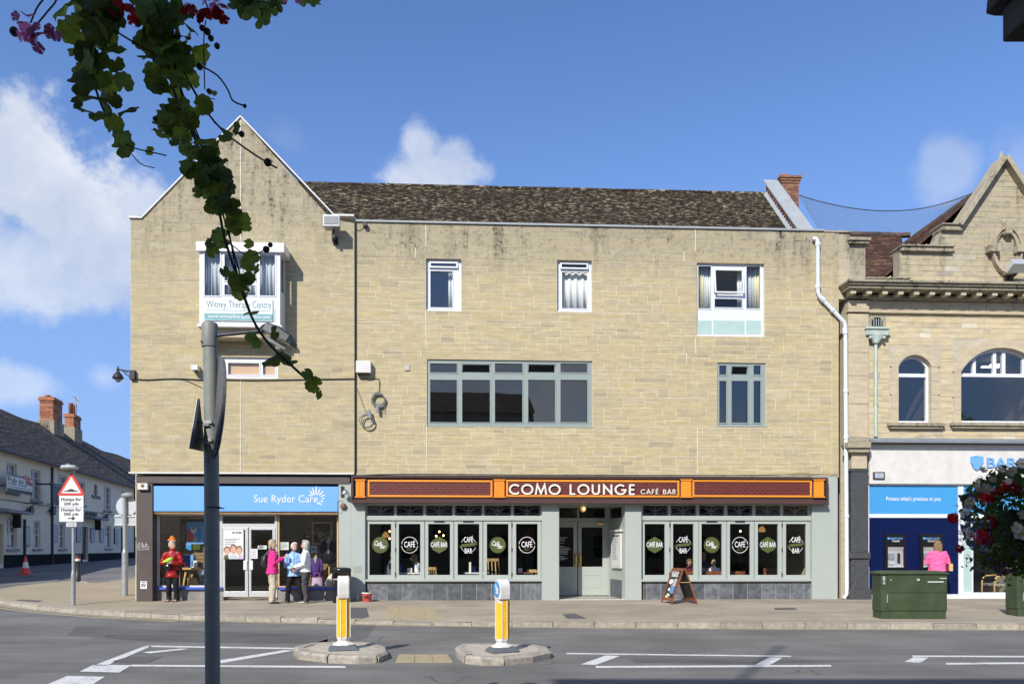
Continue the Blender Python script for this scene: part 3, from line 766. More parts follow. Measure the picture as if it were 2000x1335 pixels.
def strokes(mb, lines, w, v0, v1, tf, m=0):
    """flat strokes (polylines) of width w; tf maps (x,y) to (u,z)"""
    for L in lines:
        P = [Vector(tf(*p)) for p in L]; closed = (P[0]-P[-1]).length < 1e-6
        l, r_ = [], []
        for i, p in enumerate(P):
            a = (P[i]-P[i-1]) if i > 0 else ((P[0]-P[-2]) if closed else P[1]-P[0])
            b = (P[i+1]-P[i]) if i < len(P)-1 else ((P[1]-P[0]) if closed else P[i]-P[i-1])
            a.normalize(); b.normalize(); t = (a+b); t = t.normalized() if t.length > .1 else a
            k = 1/max(.35, t.dot(a)); n = Vector((-t.y, t.x))*w/2*k
            l.append(tuple(p+n)); r_.append(tuple(p-n))
        mb.ring(l, r_, v0, v1, m)
def arc(cx, cy, r, a0, a1, n=20, ry=None): return [(cx+r*math.cos(R(a0+(a1-a0)*i/n)), cy+(ry or r)*math.sin(R(a0+(a1-a0)*i/n))) for i in range(n+1)]
GLY = {  # geometric capitals, height 1: (advance, strokes)
 'C': (.84, [arc(.45,.5,.44,42,318)]), 'O': (.98, [arc(.49,.5,.44,0,360,28)]),
 'M': (1.02, [[(.06,-.02),(.2,.97),(.51,.12),(.82,.97),(.96,-.02)]]), 'L': (.52, [[(.1,1.0),(.1,.06),(.5,.06)]]),
 'U': (.78, [[(.1,1.0),(.1,.36)]+arc(.38,.34,.28,180,360,12)+[(.66,1.0)]]), 'N': (.86, [[(.1,0),(.1,.9),(.74,.1),(.74,1.0)]]),
 'G': (.98, [arc(.47,.5,.44,48,352)+[(.9,.46),(.56,.46)]]), 'E': (.58, [[(.5,.94),(.1,.94),(.1,.06),(.5,.06)],[(.1,.5),(.47,.5)]]),
 'A': (.84, [[(.04,0),(.42,.97),(.8,0)],[(.17,.3),(.67,.3)]]), 'F': (.56, [[(.5,.94),(.1,.94),(.1,0)],[(.1,.5),(.46,.5)]]),
 'É': (.58, [[(.5,.94),(.1,.94),(.1,.06),(.5,.06)],[(.1,.5),(.47,.5)],[(.26,1.1),(.42,1.26)]]),
 'B': (.66, [[(.1,.52),(.3,.52)]+arc(.32,.73,.21,-90,90,8)+[(.1,.94),(.1,.06),(.34,.06)]+arc(.35,.29,.23,-90,90,8)+[(.3,.52)]]),
 'R': (.68, [[(.1,0),(.1,.94),(.3,.94)]+arc(.3,.7,.24,90,-90,8)+[(.1,.46)],[(.3,.46),(.6,0)]]), ' ': (.4, [])}
def geo_text(mb, s, u0, u1, z0, z1, v0, v1, wt, gap=.18, m=0):
    W = sum(GLY[c][0] for c in s)+gap*(len(s)-1); x = 0; k = (u1-u0)/W; h = z1-z0
    for c in s:
        strokes(mb, GLY[c][1], wt*h, v0, v1, lambda a, b, x=x: (u0+(x+a)*k, z0+b*h), m); x += GLY[c][0]+gap
# ================================================================== CORNER BUILDING (gabled) and CAFE BUILDING
VG = -.08                                                # the gabled front stands a little proud
GU0, GU1 = FA.U(255, VG), FA.U(692, VG)
GZB, GZT = FA.Z(470, 922, VG), FA.Z(276, 427, VG)
APU, APZ = FA.F(470, 230, VG)
GL0, GR0 = FA.U(277, VG), FA.U(652, VG)                  # feet of the gable slopes
zfoot = FA.Z(652, 421, VG)
corner = thing('corner_building', 'gabled limestone corner building with charity shop on the ground floor', 'building', FA, (0,0,0))
gz0 = 0.0
def gbl(z): return GU0+.004 if z <= GZT else GL0+(APU-GL0)*(z-GZT)/(APZ-GZT)
def gbr(z): return GU1-.004 if z <= GZT else GR0+(APU-GR0)*(z-GZT)/(APZ-GZT)
sw = FA.rect(397, 543, 697, 738, VG); bayh = FA.rect(389, 547, 488, 640, VG)
mb = MB(); panel_holes(mb, GU0, GU1, GZB, GZT, [sw], VG, .22)
mb.prism([(GL0, GZT), (GR0, GZT), (APU, APZ)], VG, .22)
# return wall along the side street and the back, so the building stands as a block
mb.box(GU0, GU0+.3, .22, 11, 0, GZT); mb.box(GU1-.3, GU1, .22, 11, 4.2, GZT); mb.box(GU0, GU1, 11, 11.3, 0, GZT)
gw = mb.build('wall', M['gmortar'], corner)
lint = FA.rect(397, 543, 678, 697, VG)
q = stone_quads(gbl, gbr, GZB+.004, APZ-.1, [sw, bayh], .17, .30, .26, .95, .8, 11, .012)
lay_stones(q, gw, M['gstone'], VG, seed=5)
# left edge quoin face seen from the side, mastic joint
mb = MB(); u = FA.U(470, VG)
for y0, y1 in ((236, 472), (742, 921)): mb.box(u-.012, u+.012, VG-.012, VG, FA.Z(470, y1, VG), FA.Z(470, y0, VG))
mb.build('sealant_strip', M['mastic'], corner)
# copings and roof
mb = MB()
def cop(a, b, w=.035): mb.bar((a[0], VG+.13, a[1]), (b[0], VG+.13, b[1]), .34, w, 0)
cop((GL0-.02, GZT), (APU, APZ+.03)); cop((APU, APZ+.03), (GR0+.02, zfoot))
mb.box(GU0-.04, GL0+.02, VG-.05, .3, GZT, GZT+.05); mb.box(GR0-.02, GU1+.0, VG-.05, .3, zfoot-.02, zfoot+.03)
mb.build('coping', M['white_dirty'], corner)
for side, e in ((-1, GL0-.2), (1, GR0+.2)):
    mb = MB(); ez = GZT-.15
    mb.add([(e, .2, ez), (APU, .2, APZ-.12), (APU, 9, APZ-.12), (e, 11, ez), (e, .2, ez-.1), (APU, .2, APZ-.22), (APU, 9, APZ-.22), (e, 11, ez-.1)],
           [(0,1,2,3), (7,6,5,4), (0,4,5,1), (3,2,6,7)]); mb.build('roof', M['tile'], corner)
# white drip edge under the stone
mb = MB(); mb.box(GU0-.03, GU1, VG-.06, .1, GZB-.045, GZB-.004); mb.build('drip_edge', M['white_dirty'], corner)
# projecting bay window ---------------------------------------------------
BP = -.65
bu0, bu1, bz0, bz1 = FA.rect(390, 547, 491, 634, BP)
mb = MB(); P = lambda x0, x1, y0, y1: FA.rect(x0, x1, y0, y1, BP)
hs = [P(399,431,493,578), P(438,500,496,549), P(438,500,556,577), P(507,538,493,578)]
panel_holes(mb, bu0, bu1, bz0, bz1, hs, BP, BP+.06)
mb.box(bu0, bu0+.05, BP+.062, VG+.02, bz0, bz1); 
side = MB(); panel_holes(side, BP+.062, VG+.02, bz0, bz1, [(BP+.14, VG-.06, bz0+.95, bz1-.05)], 0, .05)
mb.v += [(bu1-p[1], p[0], p[2]) for p in side.v]; o_ = len(mb.v)-len(side.v)
for f in side.f: mb.f.append(tuple(o_+i for i in reversed(f))); mb.m.append(0); mb.t.append(.5)
for h in hs: mb.frame(h[0]-.02, h[1]+.02, h[2]-.02, h[3]+.02, .03, BP-.014, BP-.002)
bay = mb.build('bay_window', M['white'], corner, bevel=.004)
for h in hs:
    g = MB(); g.box(h[0], h[1], BP+.02, BP+.026, h[2], h[3]); g.build('pane', M['shopglass'], bay)
g = MB(); g.box(bu1-.03, bu1-.024, BP+.14, VG-.06, bz0+.95, bz1-.05); g.build('pane', M['shopglass'], bay)
wavy_curtain(bay, hs[0][0]-.03, hs[0][1]+.03, hs[0][2]-.05, hs[0][3]+.02, BP+.2, M['curtaingrey'], 5)
wavy_curtain(bay, hs[1][0]-.03, hs[1][1]+.03, hs[2][2]-.05, hs[1][3]+.02, BP+.3, M['curtaingrey'], 8, .03)
wavy_curtain(bay, hs[3][0]-.03, hs[3][1]+.03, hs[3][2]-.05, hs[3][3]+.02, BP+.2, M['curtaingrey'], 5)
f = FA.rect(383, 555, 472.5, 491, BP-.08)
mb = MB(); mb.box(f[0], f[1], BP-.08, VG-.001, f[2], f[3]); mb.build('roof_fascia', M['white'], bay, bevel=.01)
mb = MB(); mb.box(bu0-.06, bu1+.05, BP-.05, VG-.001, bz0-.07, bz0-.002); mb.build('sill', M['white_dirty'], bay)
mb = MB(); mb.box(bu0+.02, bu1-.02, BP+.12, VG-.001, bz0-.30, bz0-.075)
for u in (bu0+.1, bu1-.2): mb.prism([(u, bz0-.55), (u+.12, bz0-.55), (u+.12, bz0-.302), (u, bz0-.302)], BP+.3, VG-.001)
mb.build('corbel', M['ashlar'], bay)
pn = MB()
for x0, x1 in ((399,431), (437,501), (507,538)):
    h = P(x0, x1, 604, 628); pn.box(h[0], h[1], BP-.006, BP-.001, h[2], h[3])
pn.build('spandrel_panel', M['sagepanel'], bay)
t = thing('hanging_banner', 'white and teal therapy centre banner tied across the bay window', 'banner', FA, (FA.U(466, BP), BP-.02, FA.Z(466, 628, BP)))
h = P(400, 533, 583, 627); mb = MB(); mb.box(h[0], h[1], BP-.03, BP-.024, h[2], h[3]); mb.build('cloth', M['signwhite'], t)
h2 = P(400, 533, 613, 626); mb = MB(); mb.box(h2[0], h2[1], BP-.032, BP-.0305, h2[2], h2[3]); h3 = P(404, 529, 606.5, 607.6); mb.box(h3[0], h3[1], BP-.032, BP-.0305, h3[2], h3[3]); mb.build('colour_band', M['tealprint'], t)
mb = MB(); h = P(404, 530, 588, 606); put_text(mb, 'Witney Therapy Centre', *h, BP-.031, .002); mb.build('lettering', M['bluegreen'], t)
mb = MB(); h = P(407, 528, 615, 624); put_text(mb, 'www.witneytherapycentre.com', *h, BP-.033, .002, bold=.01); mb.build('web_address', M['signwhite'], t)
# small lower window
w = win(corner, FA, 397, 543, 697, 738, [(404,438,708,732), (445,507,708,732), (513,538,708,732)], VG+.06, M['white'], M['shopglass'], sill=.06)
for x0, x1 in ((404,438), (445,507), (513,538)):
    h = FA.rect(x0, x1, 708, 732, VG+.2); mb = MB(); mb.box(h[0]-.02, h[1]+.02, VG+.135, VG+.15, h[2]-.03, h[3]+.02); mb.build('blind', M['blind'], w)
# ---------------------------------------------- charity shop front
DK = -.06
def slab(fr, x0, x1, y0, y1, v0, v1, mb, m=0, at=None):
    h = fr.rect(x0, x1, y0, y1, at if at is not None else v0); mb.box(h[0], h[1], v0, v1, h[2], h[3], m); return h
mb = MB(); slab(FA, 266, 298, 944, 1195, -.06, .34, mb); pil = mb.build('pillar', M['brownpaint'], corner, bevel=.01)
mb = MB(); slab(FA, 266, 683, 929, 943.5, -.05, .3, mb); mb.build('beam', M['brownpaint'], corner)
mb = MB(); slab(FA, 298.5, 661, 1000, 1003.5, .0, .3, mb); mb.build('soffit', M['slatwood'], corner)
for x0, x1 in ((300, 436), (543, 661)): mb = MB(); slab(FA, x0, x1, 1151, 1172, .2, .36, mb, at=.2); mb.build('stall_riser', M['plinth'], corner)
for x0, x1 in ((300, 433), (545, 661)): mb = MB(); slab(FA, x0, x1, 1146, 1150.5, .13, .37, mb, at=.13); mb.build('sill', M['royal'], corner)
SV = .25
mb = MB(); h = FA.rect(300, 429, 1003, 1146, SV); mb.frame(h[0], h[1], h[2], h[3], .05, SV-.02, SV+.04); mb.box(h[0]+.05, h[0]+.16, SV-.02, SV+.02, h[2]+.05, h[3]-.05)
dw = mb.build('display_window', M['white_dirty'], corner); g = MB(); g.box(h[0]+.16, h[1]-.05, SV, SV+.008, h[2]+.05, h[3]-.05); g.build('pane', M['shopglass'], dw)
mb = MB(); h = FA.rect(543, 661, 1003, 1146, SV); mb.frame(h[0], h[1], h[2], h[3], .04, SV-.02, SV+.04)
dw = mb.build('display_window', M['pine'], corner); g = MB(); g.box(h[0]+.04, h[1]-.04, SV, SV+.008, h[2]+.04, h[3]-.04); g.build('pane', M['shopglass'], dw)
mb = MB(); h = FA.rect(430, 542, 1003.5, 1166, SV); L = [FA.rect(435, 537, 1007, 1022, SV), FA.rect(434, 538, 1029, 1166, SV)]
panel_holes(mb, *h, L, SV-.03, SV+.05); df = mb.build('door_frame', M['alu'], corner); g = MB(); g.box(L[0][0], L[0][1], SV, SV+.008, L[0][2], L[0][3]); g.build('fanlight', M['shopglass'], df)
for x0, x1, g0, g1 in ((434.5, 485, 440, 479), (486.5, 538, 491, 532.5)):
    h = FA.rect(x0, x1, 1029.5, 1164.5, SV-.02); gl = FA.rect(g0, g1, 1034, 1154, SV-.02)
    mb = MB(); panel_holes(mb, *h, [gl], SV-.045, SV+.0); dr = mb.build('shop_door', M['alu'], corner, bevel=.004)
    g = MB(); g.box(gl[0], gl[1], SV-.025, SV-.017, gl[2], gl[3]); g.build('pane', M['shopglass'], dr)
    p = FA.rect(*((475.5, 482.5) if x0 < 460 else (487.5, 494)), 1094, 1112, SV-.06); g = MB(); g.box(p[0], p[1], SV-.075, SV-.046, p[2], p[3]); g.build('push_plate', M['white'], dr, bevel=.004)
room(corner, GU0+.35, GU1-.35, .2, 3.2, .4, 6, M['room'])
mb = MB()
for i in range(3): mb.box(-9.3+i*1.6, -8.2+i*1.6, 2.0, 2.12, 3.08, 3.14)
mb.build('ceiling_light', M['tube'], corner)
# alarm box, plate and graffiti on the pillar
t = thing('alarm_box', 'white alarm box at the top of the dark shop pillar', 'alarm box', FA, (FA.U(278), -.07, FA.Z(278, 955)))
mb = MB(); slab(FA, 268, 288, 943, 955.5, -.16, -.062, mb); mb.build('case', M['white_dirty'], t, bevel=.008)
mb = MB(); mb.ell((FA.U(278, -.16), -.165, FA.Z(278, 947.5, -.16)), (.05, .03, .045)); mb.build('strobe', M['orangebrick'], t, smooth=True)
t = thing('sign_plate', 'small white SV plate low on the dark shop pillar', 'plate', FA, (FA.U(280), -.065, FA.Z(280, 1149)))
mb = MB(); h = slab(FA, 274, 287, 1134, 1149, -.07, -.0625, mb); mb.build('plate', M['signwhite'], t)
mb = MB(); put_text(mb, 'SV', *FA.rect(276, 285, 1139, 1145.5, -.07), -.0705, .002, bold=.03); h = FA.rect(278, 284, 1135.5, 1137, -.07); mb.box(h[0], h[1], -.0725, -.0705, h[2], h[3]); mb.build('lettering', M['signblack'], t)
mb = MB(); rr = random.Random(4)
cx, cz = FA.F(280, 1064, -.06)
for k in range(7):
    x = cx-.14+k*.042; L = [(x+rr.uniform(-.03,.05), cz+rr.uniform(-.10,.10)) for _ in range(4)]
    strokes(mb, [L], .008, -.0635, -.0608, lambda a, b: (a, b))
strokes(mb, [[(cx-.16, cz-.12), (cx+.16, cz-.11)]], .007, -.0635, -.0608, lambda a, b: (a, b))
mb.build('graffiti', M['decalwhite'], pil)
# blue charity fascia sign
t = thing('shop_sign', 'sky blue fascia sign reading Sue Ryder Care', 'shop sign', FA, (FA.U(478), -.02, FA.Z(478, 998)))
mb = MB(); h = slab(FA, 297, 661, 949, 998, -.02, .03, mb); mb.build('board', M['skyblue'], t)
mb = MB(); slab(FA, 297, 661, 944.5, 948.6, .04, .2, mb); mb.build('recess', M['navy'], t)
mb = MB(); put_text(mb, 'Sue Ryder Care', *FA.rect(496, 621, 966, 985, -.02), -.0205, .006, bold=.004); mb.build('lettering', M['signwhite'], t)
mb = MB(); cx, cz = FA.F(617, 973, -.02)
for a, L0, L1 in ((150,.12,.24),(128,.10,.30),(108,.10,.34),(88,.10,.36),(66,.10,.34),(44,.12,.32),(22,.14,.30),(0,.15,.26),(-24,.14,.24),(-50,.13,.26),(-66,.12,.19)):
    d = Vector((math.cos(R(a)), math.sin(R(a)))); n = Vector((-d.y, d.x))*.021
    p0, p1 = d*L0, d*L1; mb.prism([(cx+p0.x-n.x*.6, cz+p0.y-n.y*.6), (cx+(p0+p1).x/2-n.x, cz+(p0+p1).y/2-n.y), (cx+p1.x, cz+p1.y), (cx+(p0+p1).x/2+n.x, cz+(p0+p1).y/2+n.y), (cx+p0.x+n.x*.6, cz+p0.y+n.y*.6)], -.0265, -.0205)
mb.build('sunburst_emblem', M['signwhite'], t)

# ================================================================== CAFE BUILDING
CU0, CU1 = GU1+.035, FA.U(1638)
CZB, CZT = FA.Z(1000, 925), FA.Z(1000, 440)
cafe = thing('cafe_building', 'long limestone building with cafe bar below and two upper floors', 'building', FA, (0,0,0))
W1, W2, W3 = FA.rect(832, 901, 505, 607), FA.rect(1088, 1156, 508, 609), FA.rect(1361, 1493, 514, 657)
S1, S2 = FA.rect(834, 1157, 703, 832), FA.rect(1401, 1496, 708, 832)
mb = MB(); panel_holes(mb, CU0, CU1, CZB, CZT, [W1, W2, W3, S1, S2], 0, .3)
mb.box(CU0, CU0+.3, .302, 9, 4, CZT); mb.box(CU1-.3, CU1, .302, 9, 0, CZT); mb.box(CU0, CU1, 9.002, 9.3, 0, CZT)
cw = mb.build('wall', M['mortar'], cafe)
up = []
def lintel(h, ext, hh=.26, below=0): up.append((h[0]-ext, h[1]+ext, h[3]+.004, h[3]+hh))
holes = [W1, W2, W3, S1, S2]
lint = [(W1[0]-.25, W1[1]+.3, W1[3], W1[3]+.24), (W2[0]-.3, W2[1]+.3, W2[3], W2[3]+.24), (W3[0]-.3, W3[1]+.35, W3[3], W3[3]+.30), (S1[0]-.25, S1[1]+.25, S1[3], S1[3]+.23)]
q = stone_quads(lambda z: CU0, lambda z: CU1-.2, CZB+.004, CZT-.55, holes+lint, .17, .31, .26, 1.05, .8, 23, .014)
q += stone_quads(lambda z: CU0, lambda z: CU1-.2, CZT-.546, CZT-.006, [], .24, .30, .5, 1.3, .25, 27, .004)
for L in lint: q.append(((L[0]+.004, L[2]+.004), (L[1]-.004, L[2]+.004), (L[1]-.004, L[3]-.004), (L[0]+.004, L[3]-.004)))
z = CZB
while z < CZT-.1:                                         # end strip of long-and-short blocks
    hgt = rnd.uniform(.25, .5); q.append(((CU1-.196, z+.004), (CU1-.004, z+.004), (CU1-.004, min(z+hgt, CZT)-.004), (CU1-.196, min(z+hgt, CZT)-.004))); z += hgt
lay_stones(q, cw, M['stone'], 0, seed=9)
mb = MB()
for x, y0, y1 in ((832,440,482), (812,484,503), (832,609,680), (822,683,698), (833,834,924), (1358,448,490), (1336,491,512), (1358,659,690), (1341,690,712), (1362,834,925)):
    u = FA.U(x); mb.box(u-.012, u+.012, -.013, 0, FA.Z(x, y1), FA.Z(x, y0))
mb.build('sealant_strip', M['mastic'], cafe)
mb = MB(); mb.box(CU0, CU1-.45, -.05, .4, CZT+.004, CZT+.055); mb.build('coping', M['leadpale'], cafe)
mb = MB(); mb.box(CU1-.45+.003, CU1+.35, -.03, .4, CZT-.012, CZT+.03); mb.build('coping', M['ashlar'], cafe)
mb = MB(); mb.box(CU1+.003, CU1+.33, .02, .4, CZT-1.9, CZT-.015); mb.build('end_pier', M['ashlar'], cafe)
mb = MB(); mb.box(CU0, CU1, -.03, .02, CZB-.05, CZB-.004); mb.build('drip_edge', M['ashlar_dirty'], cafe)
# windows
win(cafe, FA, 832, 901, 506, 606, [(840,893,512,523,9), (840,885,529,601)], .1, M['white'], M['glass'], sill=.07)
win(cafe, FA, 1088, 1156, 508, 608, [(1095,1147,514,526,14), (1097,1147,531,603)], .1, M['white'], M['shopglass'], sill=.07)
w3 = win(cafe, FA, 1361, 1493, 514, 656, [(1363,1389,519,603), (1395,1450,526,574,8), (1395,1450,583,601), (1457,1485,519,603)], .08, M['white'], M['shopglass'], sill=.08)
mb = MB()
for x0, x1 in ((1363.5,1390), (1393,1454), (1457,1486)):
    h = FA.rect(x0, x1, 626, 652, .08); mb.box(h[0], h[1], .072, .078, h[2], h[3])
mb.build('spandrel_panel', M['sagepanel'], w3)
XS = [(839.5,893), (902,957.5), (966,1021), (1031,1084.5), (1094,1147.5)]
win(cafe, FA, 834, 1157, 703.5, 831.5, [(a, b, 709, 728, -16 if i in (1, 3) else 0) for i, (a, b) in enumerate(XS)]+[(a, b, 741, 825) for a, b in XS], .04, M['sage2'], sill=.05)
YS = [(1404,1419), (1428,1461), (1471,1486)]
win(cafe, FA, 1401, 1496, 708.5, 831.5, [(a, b, 713, 732, -16 if i == 1 else 0) for i, (a, b) in enumerate(YS)]+[(a, b, 743, 826) for a, b in YS], .04, M['sage2'], sill=.05)
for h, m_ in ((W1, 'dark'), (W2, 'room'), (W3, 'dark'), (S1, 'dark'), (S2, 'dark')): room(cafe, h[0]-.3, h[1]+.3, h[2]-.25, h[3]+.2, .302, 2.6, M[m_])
def cur(x0, x1, y0, y1, m_, n, v=.3): h = FA.rect(x0, x1, y0, y1, v); wavy_curtain(cafe, h[0], h[1], h[2], h[3], v, M[m_], n)
cur(1092, 1152, 531, 607, 'curtain', 5, .26); cur(876, 890, 528, 607, 'curtain', 3); cur(1363, 1374, 516, 606, 'curtaincream', 3); cur(1374, 1393, 518, 606, 'curtain', 4, .32)
cur(1440, 1454, 520, 606, 'curtain', 3); cur(1457, 1472, 516, 606, 'curtaingrey', 3, .32); cur(1472, 1488, 516, 606, 'curtaincream', 3)
# main roof of stone tiles
RZ, RV = CZT-.95, .32
RIDGE_V, RIDGE_Z = 4.25, FA.Z(1000, 367.5, 4.25)
RU0, RU1 = CU0-3.0, FA.U(1560, 2.5)
s_ = (RIDGE_Z-RZ)/(RIDGE_V-RV)
RZ += .0
mb = MB(); mb.add([(RU0, RV, RZ), (RU1, RV, RZ), (RU1, RIDGE_V, RIDGE_Z), (RU0, RIDGE_V, RIDGE_Z), (RU1, 8.8, RZ), (RU0, 8.8, RZ)], [(0,1,2,3), (3,2,4,5)])
rf = mb.build('roof', M['tile'], cafe)
roof_tiles(rf, FA, RU0, RU1, RV+.75/s_*1.0, RZ+.75, RIDGE_V, RIDGE_Z, M['tile'], .125, .085, 'roof_tiles', lift=.008)
mb = MB(); u = RU0
while u < RU1-.05:
    w_ = .45; mb.loft([(u, RIDGE_V, RIDGE_Z-.02), (min(u+w_-.01, RU1), RIDGE_V, RIDGE_Z-.02+rnd.uniform(-.008,.008))], [.085, .085], 8, ref=(0,1,0), t=rnd.random()*.9); u += w_
mb.build('ridge_tiles', M['tile'], rf, kind='stuff')
# end parapet with lead capping and a row of brick dentils
pa = FA.U(1577, 1.0); pb = pa+.34
y0v, y1v = .42, 4.15
def zr(v): return RZ+(v-RV)*s_
mb = MB(); mb.add([(pa, y0v, zr(y0v)-.3), (pb, y0v, zr(y0v)-.3), (pb, y1v, zr(y1v)-.3), (pa, y1v, zr(y1v)-.3), (pa, y0v, zr(y0v)+.42), (pb, y0v, zr(y0v)+.42), (pb, y1v, zr(y1v)+.42), (pa, y1v, zr(y1v)+.42)],
                  [(0,3,2,1),(4,5,6,7),(0,1,5,4),(1,2,6,5),(2,3,7,6),(3,0,4,7)]); pp = mb.build('end_parapet', M['orangebrick'], cafe)
mb = MB(); z_ = .425
mb.add([(pa-.10, y0v-.1, zr(y0v-.1)+z_), (pb+.06, y0v-.1, zr(y0v-.1)+z_), (pb+.06, y1v+.1, zr(y1v+.1)+z_), (pa-.10, y1v+.1, zr(y1v+.1)+z_)]+[(pa-.10, y0v-.1, zr(y0v-.1)+z_+.06), (pb+.06, y0v-.1, zr(y0v-.1)+z_+.06), (pb+.06, y1v+.1, zr(y1v+.1)+z_+.06), (pa-.10, y1v+.1, zr(y1v+.1)+z_+.06)],
       [(0,3,2,1),(4,5,6,7),(0,1,5,4),(1,2,6,5),(2,3,7,6),(3,0,4,7)]); mb.build('capping', M['leadpale'], pp)
mb = MB(); v_ = y0v
mb.add([(pa-.12, y0v, zr(y0v)+.02), (pa-.004, y0v, zr(y0v)+.19), (pa-.004, y1v, zr(y1v)+.19), (pa-.12, y1v, zr(y1v)+.02)], [(0,1,2,3)])
mb.build('flashing', M['leadpale'], pp)
while v_ < y1v-.1:
    d = MB(); zz = zr(v_); d.box(pa-.07, pa-.003, v_, v_+.07, zz+.27, zz+.40, 0, rnd.random()); d.build('brick', M['orangebrick'], pp); v_ += .15
# brick chimney behind the parapet
ch = thing('chimney', 'short red brick chimney behind the lead capped parapet', 'chimney', FA, (9.75, 5.0, 12.6))
c0_, c1_, cz_, _ = FA.rect(1520, 1553, 345, 380, 4.9); ct = FA.Z(1537, 352, 4.9)
mb = MB(); mb.box(c0_, c1_, 4.6, 5.3, cz_-2.6, ct-.02); cst = mb.build('stack', M['oldbrick'], ch)
def brick_shell(parent, u0, u1, v0, v1, z0, z1, m, w=.22, h=.075, sides=(0,), name='brick', seed=2, out=.008):
    r = random.Random(seed); z = z0; j = 0
    while z < z1-.03:
        for s in sides:
            a, b = (u0, u1) if s == 0 else (v0, v1)
            x = a-(w/2 if j % 2 else 0)
            while x < b-.01:
                c, d = max(a, x)+.004, min(b, x+w)-.004; x += w
                if d-c < .02: continue
                k = MB(); p = out+r.uniform(0,.004)
                if s == 0: k.box(c, d, v0-p, v0+.02, z+.004, min(z+h, z1)-.004, 0, r.random())
                else: k.box(u0-p if s == 2 else u1-.02, u0+.02 if s == 2 else u1+p, c, d, z+.004, min(z+h, z1)-.004, 0, r.random())
                k.build(name, m, parent)
        z += h; j += 1
brick_shell(cst, c0_, c1_, 4.6, 5.3, cz_-1.2, ct-.24, M['oldbrick'], .22, .075)
mb = MB()
for i, (e, z0_) in enumerate(((.03, -.24), (.06, -.16), (.09, -.08))): mb.box(c0_-e, c1_+e, 4.6-e, 5.3+e, ct+z0_, ct+z0_+.074)
mb.build('corbelled_cap', M['oldbrick'], ch)
mb = MB(); mb.lathe((c0_+.2, 4.95, ct-.02), [(.12,0),(.13,.12),(.15,.14),(.15,.2),(.1,.2)], 14); mb.build('chimney_pot', M['terracotta'], ch, smooth=True)
# ---------------------------------------------- cafe shopfront
GB = -.1                                                # z below pavement
def pier(x0, x1, y0, v0=-.03, v1=.25, mid=()):
    h = FA.rect(x0, x1, y0, 1172, v0); mb = MB(); mb.box(h[0], h[1], v0, v1, GB, h[3])
    for m_ in mid: u = FA.U(m_, v0); mb.box(u-.012, u+.012, v0-.006, v0-.001, GB, h[3]-.02)
    return mb.build('pier', M['sage'], cafe, bevel=.004)
pr0 = pier(661.5, 713, 943, mid=(684.5,)); pier(1058.5, 1092, 978); pier(1221, 1253, 978); pier(1586, 1636, 930.5, mid=(1618,))
mb = MB(); h = FA.rect(713.3, 1585.7, 979, 986, 0); mb.box(h[0], h[1], .0, .3, h[2]+.02, h[3]); mb.build('head_beam', M['sage'], cafe)
